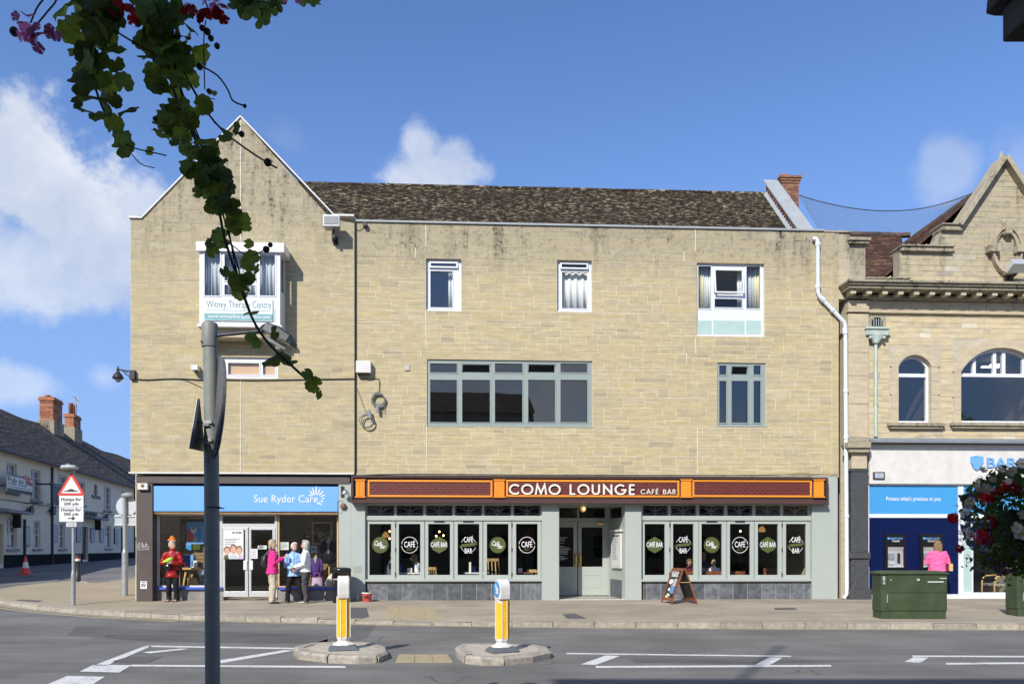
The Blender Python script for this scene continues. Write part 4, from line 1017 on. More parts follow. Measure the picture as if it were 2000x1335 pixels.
# plastered niche marks on the left pier: louvre vent
mb = MB(); h = FA.rect(691, 706, 1103, 1117, -.03)
for i in range(5): zz = h[2]+(h[3]-h[2])*i/5; mb.box(h[0], h[1], -.04, -.0305, zz, zz+.028)
mb.build('vent_louvre', M['sage'], pr0)
def decal(kind, parent, x0, x1, cy, v):
    mb = MB(); cu = (FA.U(x0, v)+FA.U(x1, v))/2; cz = FA.Z((x0+x1)/2, cy, v); a, b = v-.004, v-.0015; a2, b2 = v-.0055, v-.0042
    if kind == 0:                                        # scalloped round badge
        P = []
        for i in range(96):
            q = 2*math.pi*i/96; r_ = .232-.012*abs(math.sin(8*q))*1.0; P.append((cu+r_*math.cos(q), cz+r_*math.sin(q)))
        mb.prism(P, a, b, 0)
        ci = [(cu+x, cz+y) for x, y in arc(0,0,.196,0,360,40)]; co = [(cu+x, cz+y) for x, y in arc(0,0,.202,0,360,40)]
        mb.ring(co, ci, a2, b2, 2)
        put_text(mb, 'Café', cu-.16, cu+.05, cz-.03, cz+.11, a2+.001, .002, 1, bold=.016, rot=-.16, shear=.25)
        put_text(mb, 'Bar', cu-.0, cu+.155, cz-.10, cz+.015, a2+.001, .002, 1, bold=.016, rot=-.1, shear=.25)
    elif kind == 1:                                      # ring of dashes, CAFE and script bar
        for k in range(44):
            q = 8+k*164/43 if k < 22 else 188+(k-22)*164/21
            q = 10+(k % 22)*160/21+(180 if k >= 22 else 0); w_ = 5.0 if k % 4 else 6.2
            o = [(cu+x, cz+y) for x, y in arc(0,0,.232,q-w_/2,q+w_/2,2)]; i = [(cu+x, cz+y) for x, y in arc(0,0,.212,q-w_/2,q+w_/2,2)]
            mb.ring(o, i, a, b, 1)
        put_text(mb, 'CAFÉ', cu-.15, cu+.15, cz-.065, cz+.14, a+.001, .002, 1, bold=.014)
        put_text(mb, 'Bar', cu-.09, cu+.10, cz-.155, cz-.068, a+.001, .002, 0, shear=.3)
        for s in (-1, 1): mb.prism([(cu+s*.226+x, cz+y) for x, y in arc(0,0,.008,0,360,8)[:-1]], a, b, 0)
    elif kind == 2:                                      # hexagon
        mb.prism([(cu+.235*math.cos(R(90+60*i)), cz+.235*math.sin(R(90+60*i))) for i in range(6)], a, b, 0)
        put_text(mb, 'CAFÉ BAR', cu-.235, cu+.235, cz-.06, cz+.115, a2+.001, .002, 1, bold=.016)
    else:                                                # CAFE / ribbon / BAR in a thin circle
        for q0, q1 in ((20, 62), (118, 160), (200, 243), (297, 340)):
            mb.ring([(cu+x, cz+y) for x, y in arc(0,0,.215,q0,q1,10)], [(cu+x, cz+y) for x, y in arc(0,0,.205,q0,q1,10)], a, b, 1)
        put_text(mb, 'CAFÉ', cu-.13, cu+.125, cz+.075, cz+.265, a+.001, .002, 1, bold=.014)
        put_text(mb, 'BAR', cu-.105, cu+.105, cz-.235, cz-.09, a+.001, .002, 1, bold=.014)
        mb.prism([(cu-.19, cz-.06), (cu+.19, cz-.02), (cu+.19, cz+.065), (cu-.19, cz+.025)], a2, b2, 0)
        mb.prism([(cu-.25, cz-.085), (cu-.2, cz-.08), (cu-.2, cz-.01), (cu-.25, cz-.0), (cu-.228, cz-.045)], a, b, 0)
        mb.prism([(cu+.25, cz+.08), (cu+.2, cz+.075), (cu+.2, cz+.005), (cu+.25, cz+.01), (cu+.228, cz+.04)], a, b, 0)
    return mb.build('window_decal', [M['olive'], M['decalwhite'], M['leaf2']], parent)
def shopbay(x0, x1, trans, cas, decs, tiles, ysill, ybase, hinges, vents):
    V = .09
    h = FA.rect(x0, x1, 983, 1134, V)
    tl = [FA.rect(a, b, 986.5, 1006.5, V) for a, b in trans]; cl = [FA.rect(a, b, 1017, 1131, V) for a, b, _, _ in cas]
    mb = MB(); panel_holes(mb, *h, tl+cl, V, V+.12)
    s = FA.rect(x0-2, x1+1, 1128, 1134.5, .0); mb.box(s[0], s[1], -.02, V-.002, s[2], s[3]-.03)     # projecting sill
    s = FA.rect(x0, x1, 1007.5, 1015.5, .05); mb.box(s[0], s[1], .045, V-.002, s[2], s[3])
    bay = mb.build('shopfront_window', M['sage'], cafe, bevel=.005)
    for (a, b), t_ in zip(trans, tl):
        g = MB(); g.box(t_[0], t_[1], V+.05, V+.056, t_[2], t_[3]); g.build('transom_pane', M['shopglass'], bay)
        c = MB(); cu = (t_[0]+t_[1])/2; w_ = (t_[1]-t_[0])/2; z0, hh = t_[2], t_[3]-t_[2]
        tf = lambda x, y: (cu+x*w_, z0+y*hh)
        Ls = [[(0,.04),(-.45,.95)], [(0,.04),(.45,.95)], [(0,.04),(0,.98)], [(-.18,.4),(-.08,.62),(0,.4),(.08,.62),(.18,.4)],
              [(-.92,.14),(-.6,.24),(-.25,.26),(0,.22),(.25,.26),(.6,.24),(.92,.14)], [(-.9,.14),(-.94,.5),(-.88,.92)], [(.9,.14),(.94,.5),(.88,.92)],
              [(-.25,.5),(-.55,.75),(-.85,.8)], [(.25,.5),(.55,.75),(.85,.8)], [(-.3,.98),(0,.78),(.3,.98)]]
        strokes(c, Ls, .008, V+.043, V+.0495, tf); c.build('lead_tracery', M['leadcame'], bay)
        for sx in (-1, 1):
            b2 = MB(); b2.box(cu+sx*w_*.965-.012, cu+sx*w_*.965+.012, V+.044, V+.0485, z0+.02, z0+hh-.02); b2.build('stained_strip', M['navy'], bay)
    for (a, b, g0, g1), c_, d in zip(cas, cl, decs):
        gl = FA.rect(g0, g1, 1022.5, 1122, V); e = .008
        mb = MB(); panel_holes(mb, c_[0]+e, c_[1]-e, c_[2]+e, c_[3]-e, [gl], V-.012, V+.07); cs = mb.build('casement', M['sage'], bay, bevel=.004)
        g = MB(); g.box(gl[0], gl[1], V+.025, V+.031, gl[2], gl[3]); g.build('pane', M['shopglass'], bay)
        if d is not None: decal(d, bay, g0, g1, 1063.5, V+.025)
    mb = MB()
    for x in hinges:
        for y in (1025, 1073, 1121): hh_ = FA.rect(x-1, x+1, y-4, y+4, V-.015); mb.box(hh_[0], hh_[1], V-.024, V-.0125, hh_[2], hh_[3])
    mb.build('hinges', M['black'], bay)
    mb = MB()
    for a, b in vents: hh_ = FA.rect(a, b, 1016.6, 1019.2, V-.02); mb.box(hh_[0], hh_[1], V-.03, V-.0125, hh_[2], hh_[3])
    mb.build('trickle_vent', M['black'], bay)
    b0 = FA.rect(x0+3, x1, 1136, 1176, .07); mb = MB(); mb.box(b0[0], b0[1], .075, .25, GB, b0[3]+.05); rs = mb.build('stall_riser', M['grout'], cafe)
    for a, b in zip(tiles, tiles[1:]):
        t_ = FA.rect(a, b, 1136.5, 1176, .06); k = MB(); j = rnd.uniform(0, .004); k.box(t_[0]+.010, t_[1]-.010, .062-j, .0755, GB, t_[3], 0, rnd.random()); k.build('slate_tile', M['slate'], rs)
    return bay
LT = [(717.5,770), (774.5,826.5), (832,883.5), (889,941), (946,998), (1003,1054.5)]
LC = [(717,772.5,721.5,764), (773.5,829.3,779,821), (830,885.8,836.5,879), (886.8,942.8,894,936), (943.6,999.3,951,993), (1000.2,1057,1008,1050)]
shopbay(713.5, 1058.2, LT, LC, (0,1,2,3,0,1), [717,726,756,785,814,843.5,872.5,901.5,930.5,959.5,988,1016.5,1044.5,1058.5], 1135, 1175, (772.5,1000), ((848,868),(904.5,925)))
RT = [(1255.8,1304.5), (1310.3,1359.3), (1365.5,1414.3), (1420.5,1469.3), (1475.5,1523.5), (1529.5,1577.5)]
RC = [(1254.5,1308.5,1259,1298.5), (1309.4,1364,1314.5,1354.5), (1364.8,1418.6,1370,1410), (1419.4,1472.6,1425.5,1465), (1473.4,1527.4,1480,1519.5), (1528.2,1581,1535,1574)]
shopbay(1253.3, 1585.6, RT, RC, (2,3,0,1,2,3), [1256,1263,1291,1319,1348,1376,1404,1432,1460,1488,1515.5,1543.5,1570,1586], 1132, 1170, (1308,1527.5), ((1380,1400),(1436,1455)))
# recessed entrance -------------------------------------------------------
DV = 1.5
D_ = lambda x0, x1, y0, y1, v=DV: FA.rect(x0, x1, y0, y1, v)
ru0, ru1 = FA.U(1066, DV), FA.U(1190, DV); fz = FA.Z(1128, 1162.5, DV)
fr1 = FA.U(1219, .0)
hd = D_(1066, 1190, 988, 1166)
mb = MB(); dl, dr_ = D_(1067.5, 1128, 1017, 1170), D_(1129, 1188, 1017, 1170); tr = [D_(1075, 1127.5, 991, 1011), D_(1131, 1182, 991, 1011)]
panel_holes(mb, hd[0], hd[1], fz, hd[3]+.2, [(dl[0], dr_[1], fz-.01, dl[3])]+tr, DV, DV+.1)
ef = mb.build('entrance_frame', M['sage'], cafe, bevel=.004)
for t_ in tr: g = MB(); g.box(t_[0], t_[1], DV+.04, DV+.046, t_[2], t_[3]); g.build('transom_pane', M['shopglass'], ef)
for side, dd, gl in ((0, dl, D_(1076, 1120, 1029, 1106)), (1, dr_, D_(1136, 1177, 1029, 1106))):
    mb = MB(); panel_holes(mb, dd[0]+.006, dd[1]-.004, fz+.008, dd[3]-.006, [gl], DV+.012, DV+.07)
    pnl = D_(*((1079, 1119) if side == 0 else (1138.5, 1175)), 1121.5, 1147); mb.frame(*pnl, .02, DV+.004, DV+.0115)
    do = mb.build('door', M['sage'], cafe, bevel=.004)
    g = MB(); g.box(gl[0], gl[1], DV+.035, DV+.041, gl[2], gl[3]); g.build('pane', M['shopglass'], do)
    hx = 1124 if side == 0 else 1132.7; h = D_(hx-2.6, hx+2.6, 1078, 1107, DV)
    g = MB(); uc = (h[0]+h[1])/2; g.box(h[0], h[1], DV-.0, DV+.0115, h[2], h[3])
    g.tube([(uc, DV, h[3]-.05), (uc, DV-.07, h[3]-.09), (uc, DV-.08, (h[2]+h[3])/2), (uc, DV-.07, h[2]+.09), (uc, DV, h[2]+.05)], [.012,.02,.026,.02,.012], 8)
    g.build('handle', M['brass'], do, smooth=False)
    if side == 0:
        g = MB(); rr = random.Random(8)
        for y, w_ in ((1049,14),(1052,8),(1055,9),(1060,8),(1066,7),(1069,17),(1072,22),(1075,15),(1078,15),(1081,14),(1086,8),(1089,15),(1092,10)):
            x = 1093.5; 
            while x < 1093.5+w_: k = rr.uniform(2, 4.5); r_ = D_(x, min(x+k, 1094+w_), y-.55, y+.55, DV+.033); g.box(r_[0], r_[1], DV+.032, DV+.0345, r_[2], r_[3]); x += k+.8
        g.build('opening_hours_print', M['decalwhite'], do)
# splayed right return, left return, soffit, tiled floor
def quadwall(name, a, b, z0, z1, th, m, parent, holes=()):
    """wall panel from plan point a to plan point b (u,v), thickness to its right"""
    A, B = Vector(a), Vector(b); L = (B-A).length; d = (B-A)/L; n = Vector((d.y, -d.x))
    mb = MB(); panel_holes(mb, 0, L, z0, z1, list(holes), 0, th)
    mb.v = [(A.x+d.x*p[0]-n.x*p[1], A.y+d.y*p[0]-n.y*p[1], p[2]) for p in mb.v]
    return mb.build(name, m, parent), A, d, n
zt = FA.Z(1150, 979, 0)
pA, pB = (FA.U(1189.5, DV), DV-.003), (FA.U(1220.5, .0), .0)
rw, A_, d_, n_ = quadwall('splayed_wall', pA, pB, GB, zt, .06, M['sage'], cafe)
def onsplay(mb, t0, t1, z0, z1, o0, o1, m=0):
    L = (Vector(pB)-Vector(pA)).length; P = []
    for o in (o0, o1):
        for t_, z in ((t0, z0), (t1, z0), (t1, z1), (t0, z1)): p = A_+d_*t_*L+n_*o; P.append((p.x, p.y, z))
    mb.add(P, [(0,1,2,3), (7,6,5,4), (0,4,5,1), (1,5,6,2), (2,6,7,3), (3,7,4,0)], m)
zz = lambda y: FA.Z(1203, y, .8)
mb = MB(); onsplay(mb, .1, .82, GB, zz(1131), .0, .012); mb.build('slate_tile', M['slate'], rw)
mb = MB(); onsplay(mb, .1, .8, zz(1011), zz(991), .0, .01); mb.build('side_light', M['gloss_black'], rw)
t = thing('menu_case', 'white menu case on the splayed wall beside the cafe doors', 'menu case', FA, (A_.x+d_.x*.7, A_.y+d_.y*.7, zz(1110)))
mb = MB(); onsplay(mb, .28, .86, zz(1108), zz(1039), .0125, .07); onsplay(mb, .24, .9, zz(1038), zz(1034), .0125, .11); mb.build('case', M['white_dirty'], t)
mb = MB(); onsplay(mb, .34, .80, zz(1103), zz(1044), .0705, .073); mb.build('menu_sheet', M['signwhite'], t)
mb = MB()
for i in range(16): zq = zz(1051+i*2.7); onsplay(mb, .38, .38+.2+.16*rnd.random(), zq, zq+.012, .0735, .0745)
onsplay(mb, .36, .78, zz(1048), zz(1044), .0735, .0745)
mb.build('menu_print', M['cable'], t)
quadwall('return_wall', (FA.U(1060, 0), .25), (FA.U(1066, DV), DV-.003), GB, zt, .06, M['sage'], cafe)
mb = MB(); mb.box(FA.U(1060, 0), FA.U(1222, 0), .0, DV+.1, zt+.001, zt+.05); mb.build('soffit', M['sage'], cafe)
fl = MB(); fl.box(FA.U(1060, 0), FA.U(1222, 0), .005, DV-.003, GB, fz-.012); fo = fl.build('threshold_floor', M['cream'], cafe)
mb = MB()
for i in range(15):
    u = FA.U(1060, 0)+i*.2; mb.add([(u, .02, fz-.009), (u+.075, .02, fz-.009), (u-.72, DV-.01, fz-.009), (u-.79, DV-.01, fz-.009)], [(0,1,2,3)])
mb.build('dark_floor_tiles', M['slate'], fo)
t = thing('entrance_lamp', 'round lit glass lamp on the ceiling over the cafe doors', 'lamp', FA, (FA.U(1139, .7), .7, zt))
lc = (FA.U(1139, .7), .7, FA.Z(1139, 993, .7)); mb = MB(); mb.tube([(lc[0], .7, zt), (lc[0], .7, lc[2]+.09)], .03); mb.box(lc[0]-.12, lc[0]+.16, .66, .74, zt-.05, zt-.003); mb.build('bracket', M['black'], t)
mb = MB(); mb.ell(lc, (.085, .085, .095), 14, 10); mb.build('globe', M['amber'], t, smooth=True)
mb = MB(); mb.ell((lc[0]+.01, .60, lc[2]), (.03, .03, .035)); mb.build('bulb', M['bulb'], t, smooth=True)
t = thing('picture_light', 'small brass lamp above the right cafe door', 'lamp', FA, (FA.U(1173, DV), DV, FA.Z(1173, 1021, DV)))
p = FA.rect(1168, 1179, 1018.5, 1023, DV-.1); mb = MB(); mb.tube([(p[0], DV-.1, p[2]+.02), (p[1], DV-.1, p[2]+.02)], .035); mb.tube([((p[0]+p[1])/2, DV-.1, p[2]+.03), ((p[0]+p[1])/2, DV, p[3]+.03)], .012); mb.build('shade', M['brass'], t)
# cafe fascia sign ---------------------------------------------------------
SVV = -.2
t = thing('cafe_fascia_sign', 'long dark brown and orange fascia sign reading Como Lounge cafe bar', 'shop sign', FA, (FA.U(1150), 0, FA.Z(1150, 981)))
o = FA.rect(686, 1617, 930, 976, SVV); mb = MB(); mb.box(o[0], o[1], SVV+.06, -.035, o[2], o[3])
# moulded frame: top cornice, sloping bottom, ends
mb.box(o[0], o[1], SVV-.01, SVV+.058, o[3]-.055, o[3])
mb.add([(o[0], SVV+.058, o[2]+.04), (o[1], SVV+.058, o[2]+.04), (o[1], SVV-.08, o[2]-.07), (o[0], SVV-.08, o[2]-.07), (o[0], SVV-.08, o[2]-.10), (o[1], SVV-.08, o[2]-.10), (o[1], -.035, o[2]-.10), (o[0], -.035, o[2]-.10), (o[0], -.035, o[2]-.002), (o[1], -.035, o[2]-.002)],
       [(0,3,2,1), (3,4,5,2), (4,7,6,5), (0,8,7,4,3), (1,2,5,6,9), (7,8,9,6)])
for a, b in ((o[0]-.0, o[0]+.06), (o[1]-.06, o[1])): mb.box(a, b, SVV-.03, SVV+.058, o[2]+.045, o[3]-.058)
mb.build('backboard', M['chocolate'], t)
fv = SVV+.058
def mat_brickprint():
    m = mat('brick_print', (.15,.03,.02), .5, .05); nt = m.node_tree; b = nt.nodes['Principled BSDF']
    tc = NN(nt, 'ShaderNodeTexCoord'); sx = NN(nt, 'ShaderNodeSeparateXYZ', ins={0: tc.outputs['Object']})
    cb = NN(nt, 'ShaderNodeCombineXYZ', ins={0: sx.outputs[0], 1: sx.outputs[2]})
    br = NN(nt, 'ShaderNodeTexBrick', ins={'Vector': cb.outputs[0], 'Color1': (.080,.011,.007,1), 'Color2': (.105,.016,.010,1), 'Mortar': (.21,.075,.06,1), 'Scale': 1.0, 'Mortar Size': .0038, 'Brick Width': .158, 'Row Height': .0765, 'Mortar Smooth': .1})
    nt.links.new(br.outputs[0], b.inputs['Base Color']); return m
BP_ = mat_brickprint()
for x0, x1 in ((718.5, 962), (988.5, 1326.5), (1352, 1585)):
    h = FA.rect(x0, x1, 937, 970.5, fv); mb = MB(); mb.box(h[0], h[1], fv-.012, fv-.002, h[2], h[3]); pn = mb.build('brick_panel', BP_, t)
    mb = MB(); mb.frame(h[0], h[1], h[2], h[3], .055, fv-.035, fv-.0125); mb.build('panel_frame', M['orange'], pn, bevel=.012)
for x0, x1 in ((693.5, 715), (963.3, 987.3), (1327.5, 1351.3), (1586.5, 1609.5)):
    h = FA.rect(x0, x1, 936, 971, fv); mb = MB(); w_ = h[1]-h[0]
    mb.box(h[0]+.03, h[1]-.03, fv-.05, fv-.002, h[2]+.03, h[3]-.03)
    for i in range(5): u = h[0]+.05+i*(w_-.1-.03)/4; mb.box(u, u+.03, fv-.062, fv-.0505, h[2]+.035, h[3]-.035)
    for z0 in (h[2]-.005, h[3]-.028): mb.box(h[0]+.003, h[1]-.003, fv-.08, fv-.002, z0, z0+.03)
    mb.build('pilaster', M['orange'], t)
mb = MB(); h = FA.rect(995.5, 1094.5, 945.2, 965.2, fv-.04); geo_text(mb, 'COMO', *h, fv-.06, fv-.014, .17, .16)
h = FA.rect(1112, 1241, 945.4, 965.5, fv-.04); geo_text(mb, 'LOUNGE', *h, fv-.06, fv-.014, .17, .2); mb.build('lettering', M['cream'], t)
mb = MB(); h = FA.rect(1252, 1286.5, 955.2, 964.2, fv-.04); geo_text(mb, 'CAFÉ', *h, fv-.05, fv-.014, .15, .2); mb.build('small_lettering', M['cream'], t); mb = MB(); h = FA.rect(1295, 1320, 955.4, 964.4, fv-.04); geo_text(mb, 'BAR', *h, fv-.05, fv-.014, .15, .2); mb.build('small_lettering', M['cream'], t)
# ---------------------------------------------- cafe interior
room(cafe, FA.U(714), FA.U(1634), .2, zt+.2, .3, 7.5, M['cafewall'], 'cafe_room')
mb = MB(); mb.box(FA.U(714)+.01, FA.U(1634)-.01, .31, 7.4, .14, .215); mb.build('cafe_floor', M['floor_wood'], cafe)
CZ = .21
def table(px, v, w_, d, label, top='pine', h=.75, py=None):
    u = FA.U(px, v); t = thing('cafe_table', label, 'table', FA, (u, v, CZ), 'tables inside the cafe')
    mb = MB(); mb.box(u-w_/2, u+w_/2, v-d/2, v+d/2, CZ+h-.04, CZ+h); mb.build('tabletop', M[top], t, bevel=.005)
    for a, b in ((-1,-1),(1,-1),(-1,1),(1,1)): mb = MB(); x, y = u+a*(w_/2-.06), v+b*(d/2-.06); mb.box(x-.025, x+.025, y-.025, y+.025, CZ, CZ+h-.041); mb.build('leg', M['wood'], t)
    return u, v, CZ+h
def chair(px, v, rot, label, m_='wood', bk=.95):
    u = FA.U(px, v); t = thing('cafe_chair', label, 'chair', FA, (u, v, CZ), 'chairs inside the cafe'); c, s = math.cos(rot), math.sin(rot)
    def X(x, y, z): return (u+x*c-y*s, v+x*s+y*c, CZ+z)
    mb = MB(); mb.bar(X(-.2,0,.45), X(.2,0,.45), .4, .04); mb.build('seat', M[m_], t)
    for a, b in ((-.17,-.17),(.17,-.17),(-.17,.17),(.17,.17)): mb = MB(); mb.bar(X(a,b,0), X(a*.95,b*.95, .43), .035, .035); mb.build('leg', M[m_], t)
    mb = MB()
    for a in (-.18, -.06, .06, .18): mb.bar(X(a,.19,.47), X(a,.25,bk), .03, .025)
    mb.bar(X(-.2,.25,bk), X(.2,.25,bk), .05, .09); mb.build('backrest', M[m_], t)
ta = table(800, .75, .7, .6, 'pale table behind the second cafe pane from the left, with menu card', 'signwhite')
tb = table(930, .75, .7, .6, 'pale table behind the fourth cafe pane, with a menu holder and dish', 'signwhite')
td = table(1022, .8, .5, .6, 'wooden table behind the last left-hand pane by the entrance', 'wood')
def card(name, label, px, v, z, w_, h, m_, d=.02):
    u = FA.U(px, v); mb = MB(); mb.box(u-w_/2, u+w_/2, v-d/2, v+d/2, z+.001, z+h); return tpiece(name, label, 'menu', M[m_], mb, FA, (u, v, z), 'cards on the cafe tables')
card('menu_card', 'small cream card standing on the table left of the arm', 800, .6, ta[2], .14, .13, 'cream')
card('menu_holder', 'dark upright menu holder at the edge of the second pane', 784, .6, ta[2], .14, .24, 'navy', .08)
card('menu_card', 'tall cream menu beside the navy menu on the table', 918, .6, tb[2], .06, .30, 'cream')
card('menu_card', 'navy and white menu standing in the fourth pane', 926, .6, tb[2], .11, .19, 'navy')
card('menu_card', 'small cream table card behind the sixth pane', 1016, .6, td[2], .12, .12, 'cream')
chair(972, .9, .5, 'wooden chair turned sideways behind the fifth pane', 'pine', 1.1); chair(1042, 1.1, 3.1, 'wooden chair behind the table in the sixth pane', 'pine', .78); chair(858, 1.2, 2.2, 'wooden chair behind the green hexagon in the third pane', 'pine', .85)
def booth(x0, x1, v, ytop, label):
    h = FA.rect(x0, x1, ytop, 1130, v); u = (h[0]+h[1])/2; t = thing('booth_seat', label, 'booth', FA, (u, v, CZ), 'booth seats behind the right-hand panes')
    mb = MB(); mb.box(h[0], h[1], v, v+.12, CZ, h[3]); mb.build('backrest', M['wood'], t, bevel=.015)
    mb = MB(); mb.box(h[0], h[1], v+.121, v+.6, CZ, CZ+.45); mb.build('seat', M['wood'], t, bevel=.015)
booth(1337, 1357, .62, 1115, 'brown booth back behind the child in the plaid shirt'); booth(1374, 1413, .62, 1114.5, 'brown booth back behind the child in white')
booth(1428, 1456, .8, 1115, 'low brown booth back with a cushion in the fourth right-hand pane'); booth(1490, 1522, 1.0, 1109, 'striped wooden booth back in the fifth right-hand pane')
for px, py, v, lb in ((852,1046,2.6,'lit bulb, left of two low bulbs behind the third pane'), (866,1045,2.6,'lit bulb right of the pair behind the third pane'), (858,1037.5,2.9,'highest lit bulb behind the third pane'),
                  (761,1037,2.4,'upper lit bulb at the edge of the first cafe pane'), (761,1051,2.4,'lower lit bulb at the edge of the first cafe pane'), (1446,1036.5,1.8,'single lit bulb behind the fourth right-hand pane')):
    u, z = FA.F(px, py, v); t = thing('pendant_lamp', lb, 'lamp', FA, (u, v, zt+.19), 'lit bulbs hanging inside the cafe')
    mb = MB(); mb.ell((u, v, z), (.028, .028, .032)); mb.build('bulb', M['bulb'], t, smooth=True); mb = MB(); mb.tube([(u, v, z+.05), (u, v, zt+.19)], .006, 5); mb.build('cord', M['blackcable'], t)
for px, py, lb in ((753,1044,'round amber lamp shade in the first cafe pane'), (1488,1033,'amber lamp shade in the fifth right-hand pane')):
    u, z = FA.F(px, py, 1.6); t = thing('shaded_pendant', lb, 'lamp', FA, (u, 1.6, zt+.19), 'amber shades inside the cafe')
    mb = MB(); mb.lathe((u, 1.6, z-.08), [(.09,0),(.11,.05),(.08,.12),(.02,.18)], 12); mb.build('lamp_shade', M['amber'], t, smooth=True); mb = MB(); mb.tube([(u, 1.6, z+.1), (u, 1.6, zt+.19)], .006, 5); mb.build('cord', M['blackcable'], t)
# ---------------------------------------------- fittings on the long facade
def pipe(pts, r, name, label, m_, v, collars=(), fr=FA):
    P = [(fr.U(x, v), v, fr.Z(x, y, v)) for x, y in pts]
    t = thing(name, label, 'drainpipe', fr, P[-1]); mb = MB(); mb.tube(P, r, 10); mb.build('pipe', M[m_], t, smooth=True, auto=40)
    for x, y, x2, y2 in collars: c = MB(); c.tube([(fr.U(x, v), v, fr.Z(x, y, v)), (fr.U(x2, v), v, fr.Z(x2, y2, v))], r*1.25, 10); c.build('collar', M[m_], t)
    return t
pipe([(1589,469),(1591,465.5),(1594,466),(1597,472),(1597.5,568),(1599.5,577),(1648,628),(1651,636),(1654.5,1158),(1648,1168)], .058, 'drainpipe', 'white plastic drainpipe with a slanting offset between the two stone buildings', 'pvc', -.09,
     [(1597.2,473,1597.2,480),(1597.2,555,1597.5,562),(1603,581,1609,587),(1625,604,1628,607.5),(1650.3,640,1650.6,652),(1652,760,1652,766),(1652.5,850,1652.5,856),(1653.5,1004,1653.5,1010)])
t = thing('drainpipe', 'thin black drainpipe in the joint between gable and long facade', 'drainpipe', FA, (CU0-.017, -.02, CZB)); mb = MB()
mb.tube([(GU1+.017, -.03, GZB-.02), (GU1+.017, -.03, CZT)], .03, 8); mb.build('pipe', M['black'], t)
t = thing('floodlight', 'grey box floodlight on a bracket high on the gable', 'floodlight', FA, (FA.U(649, VG), VG, FA.Z(649, 460, VG)))
h = FA.rect(631, 664, 420, 443, VG-.45); mb = MB(); mb.loft([((h[0]+h[1])/2, VG-.52, h[2]+.19), ((h[0]+h[1])/2, VG-.18, h[2]+.17)], [((h[1]-h[0])/2*1.3, .19*1.3), ((h[1]-h[0])/2*1.15, .14*1.3)], 4)
mb.v = [(p[0], p[1], p[2]) for p in mb.v]
mb = MB(); P8 = []
for v, s, dz in ((VG-.5, 1, 0), (VG-.2, .86, -.03)):
    cu, cz = (h[0]+h[1])/2, (h[2]+h[3])/2+dz; w_, hh_ = (h[1]-h[0])/2*s, (h[3]-h[2])/2*s
    P8 += [(cu-w_, v, cz-hh_), (cu+w_, v, cz-hh_), (cu+w_, v, cz+hh_), (cu-w_, v, cz+hh_)]
mb.add(P8, [(0,1,2,3), (7,6,5,4), (0,4,5,1), (1,5,6,2), (2,6,7,3), (3,7,4,0)]); mb.build('housing', M['steel'], t, bevel=.01)
mb = MB(); 
for i in range(6): z0 = h[2]+.05+i*(h[3]-h[2]-.1)/6; mb.box(h[0]+.035, h[1]-.035, VG-.512, VG-.501, z0, z0+.035)
mb.build('lens', M['grey'], t)
mb = MB(); uc = (h[0]+h[1])/2+.03; mb.bar((uc, VG-.3, h[2]+.04), (uc, VG-.3, h[2]-.22), .05, .03); mb.bar((uc, VG-.31, h[2]-.21), (uc, VG-.001, h[2]-.21), .06, .04); mb.box(uc-.07, uc+.07, VG-.02, VG-.0095, h[2]-.32, h[2]-.1); mb.build('bracket', M['black'], t)
def wallbox(name, label, cat, x0, x1, y0, y1, v0, v1, m_, part='case', fr=FA, bevel=.008):
    h = fr.rect(x0, x1, y0, y1, v0); t = thing(name, label, cat, fr, ((h[0]+h[1])/2, v1, h[2])); mb = MB(); mb.box(h[0], h[1], v0, v1, h[2], h[3]); mb.build(part, M[m_], t, bevel=bevel); return t, h
t, h = wallbox('junction_box', 'white junction box beside the black drainpipe with cables below', 'junction box', 695, 724, 704, 727, -.2, -.01, 'white_dirty')
mb = MB()
for i in range(7): mb.box(h[0]+.03+i*.05, h[0]+.05+i*.05, -.19, -.03, h[2]-.03, h[2]-.001)
mb.build('cable_gland', M['black'], t)
t, h = wallbox('vent_grille', 'small square vent grille left of the long window', 'vent', 790, 800, 712, 723, -.03, -.0095, 'ashlar', bevel=.003); mb = MB(); mb.box(h[0]+.025, h[1]-.025, -.034, -.0305, h[2]+.025, h[3]-.025); mb.build('mesh', M['signgrey'], t)
t, h = wallbox('security_camera', 'small white sensor box on the gable left of the lamp pole', 'camera', 373, 386, 712, 722, VG-.22, VG-.01, 'white_dirty')
mb = MB(); mb.ell(((h[0]+h[1])/2+.02, VG-.16, h[2]-.03), (.05,.06,.04)); mb.build('lens', M['black'], t)
t, h = wallbox('dusk_sensor', 'small black sensor under the coping by the roof joint', 'sensor', 709, 716, 433, 441, -.14, -.0095, 'black')
t = thing('shop_lamp', 'small swan neck lamp at the top of the pale pilaster', 'lamp', FA, (FA.U(670), -.03, FA.Z(670, 970))); u, z = FA.F(669, 960, -.03)
mb = MB(); mb.box(u-.04, u+.04, -.06, -.0305, z-.14, z+.16); mb.tube([(u, -.06, z+.12), (u+.05, -.2, z+.14), (u+.09, -.22, z+.03)], .015, 6); mb.build('bracket', M['black'], t); mb = MB(); mb.lathe((u+.09, -.22, z-.08), [(.075,0),(.06,.06),(.02,.11)], 12); mb.build('lamp_shade', M['signgrey'], t, smooth=True)
t = thing('alarm_bell', 'rusty round alarm bell on the pale pilaster', 'bell', FA, (FA.U(671), -.03, FA.Z(671, 988))); u, z = FA.F(671, 988, -.03)
mb = MB(); mb.v = []; mb.loft([(u, -.03, z), (u, -.09, z), (u, -.12, z), (u, -.125, z)], [.085, .085, .06, .02], 16); mb.build('dome', M['rust'], t, smooth=True, auto=50)
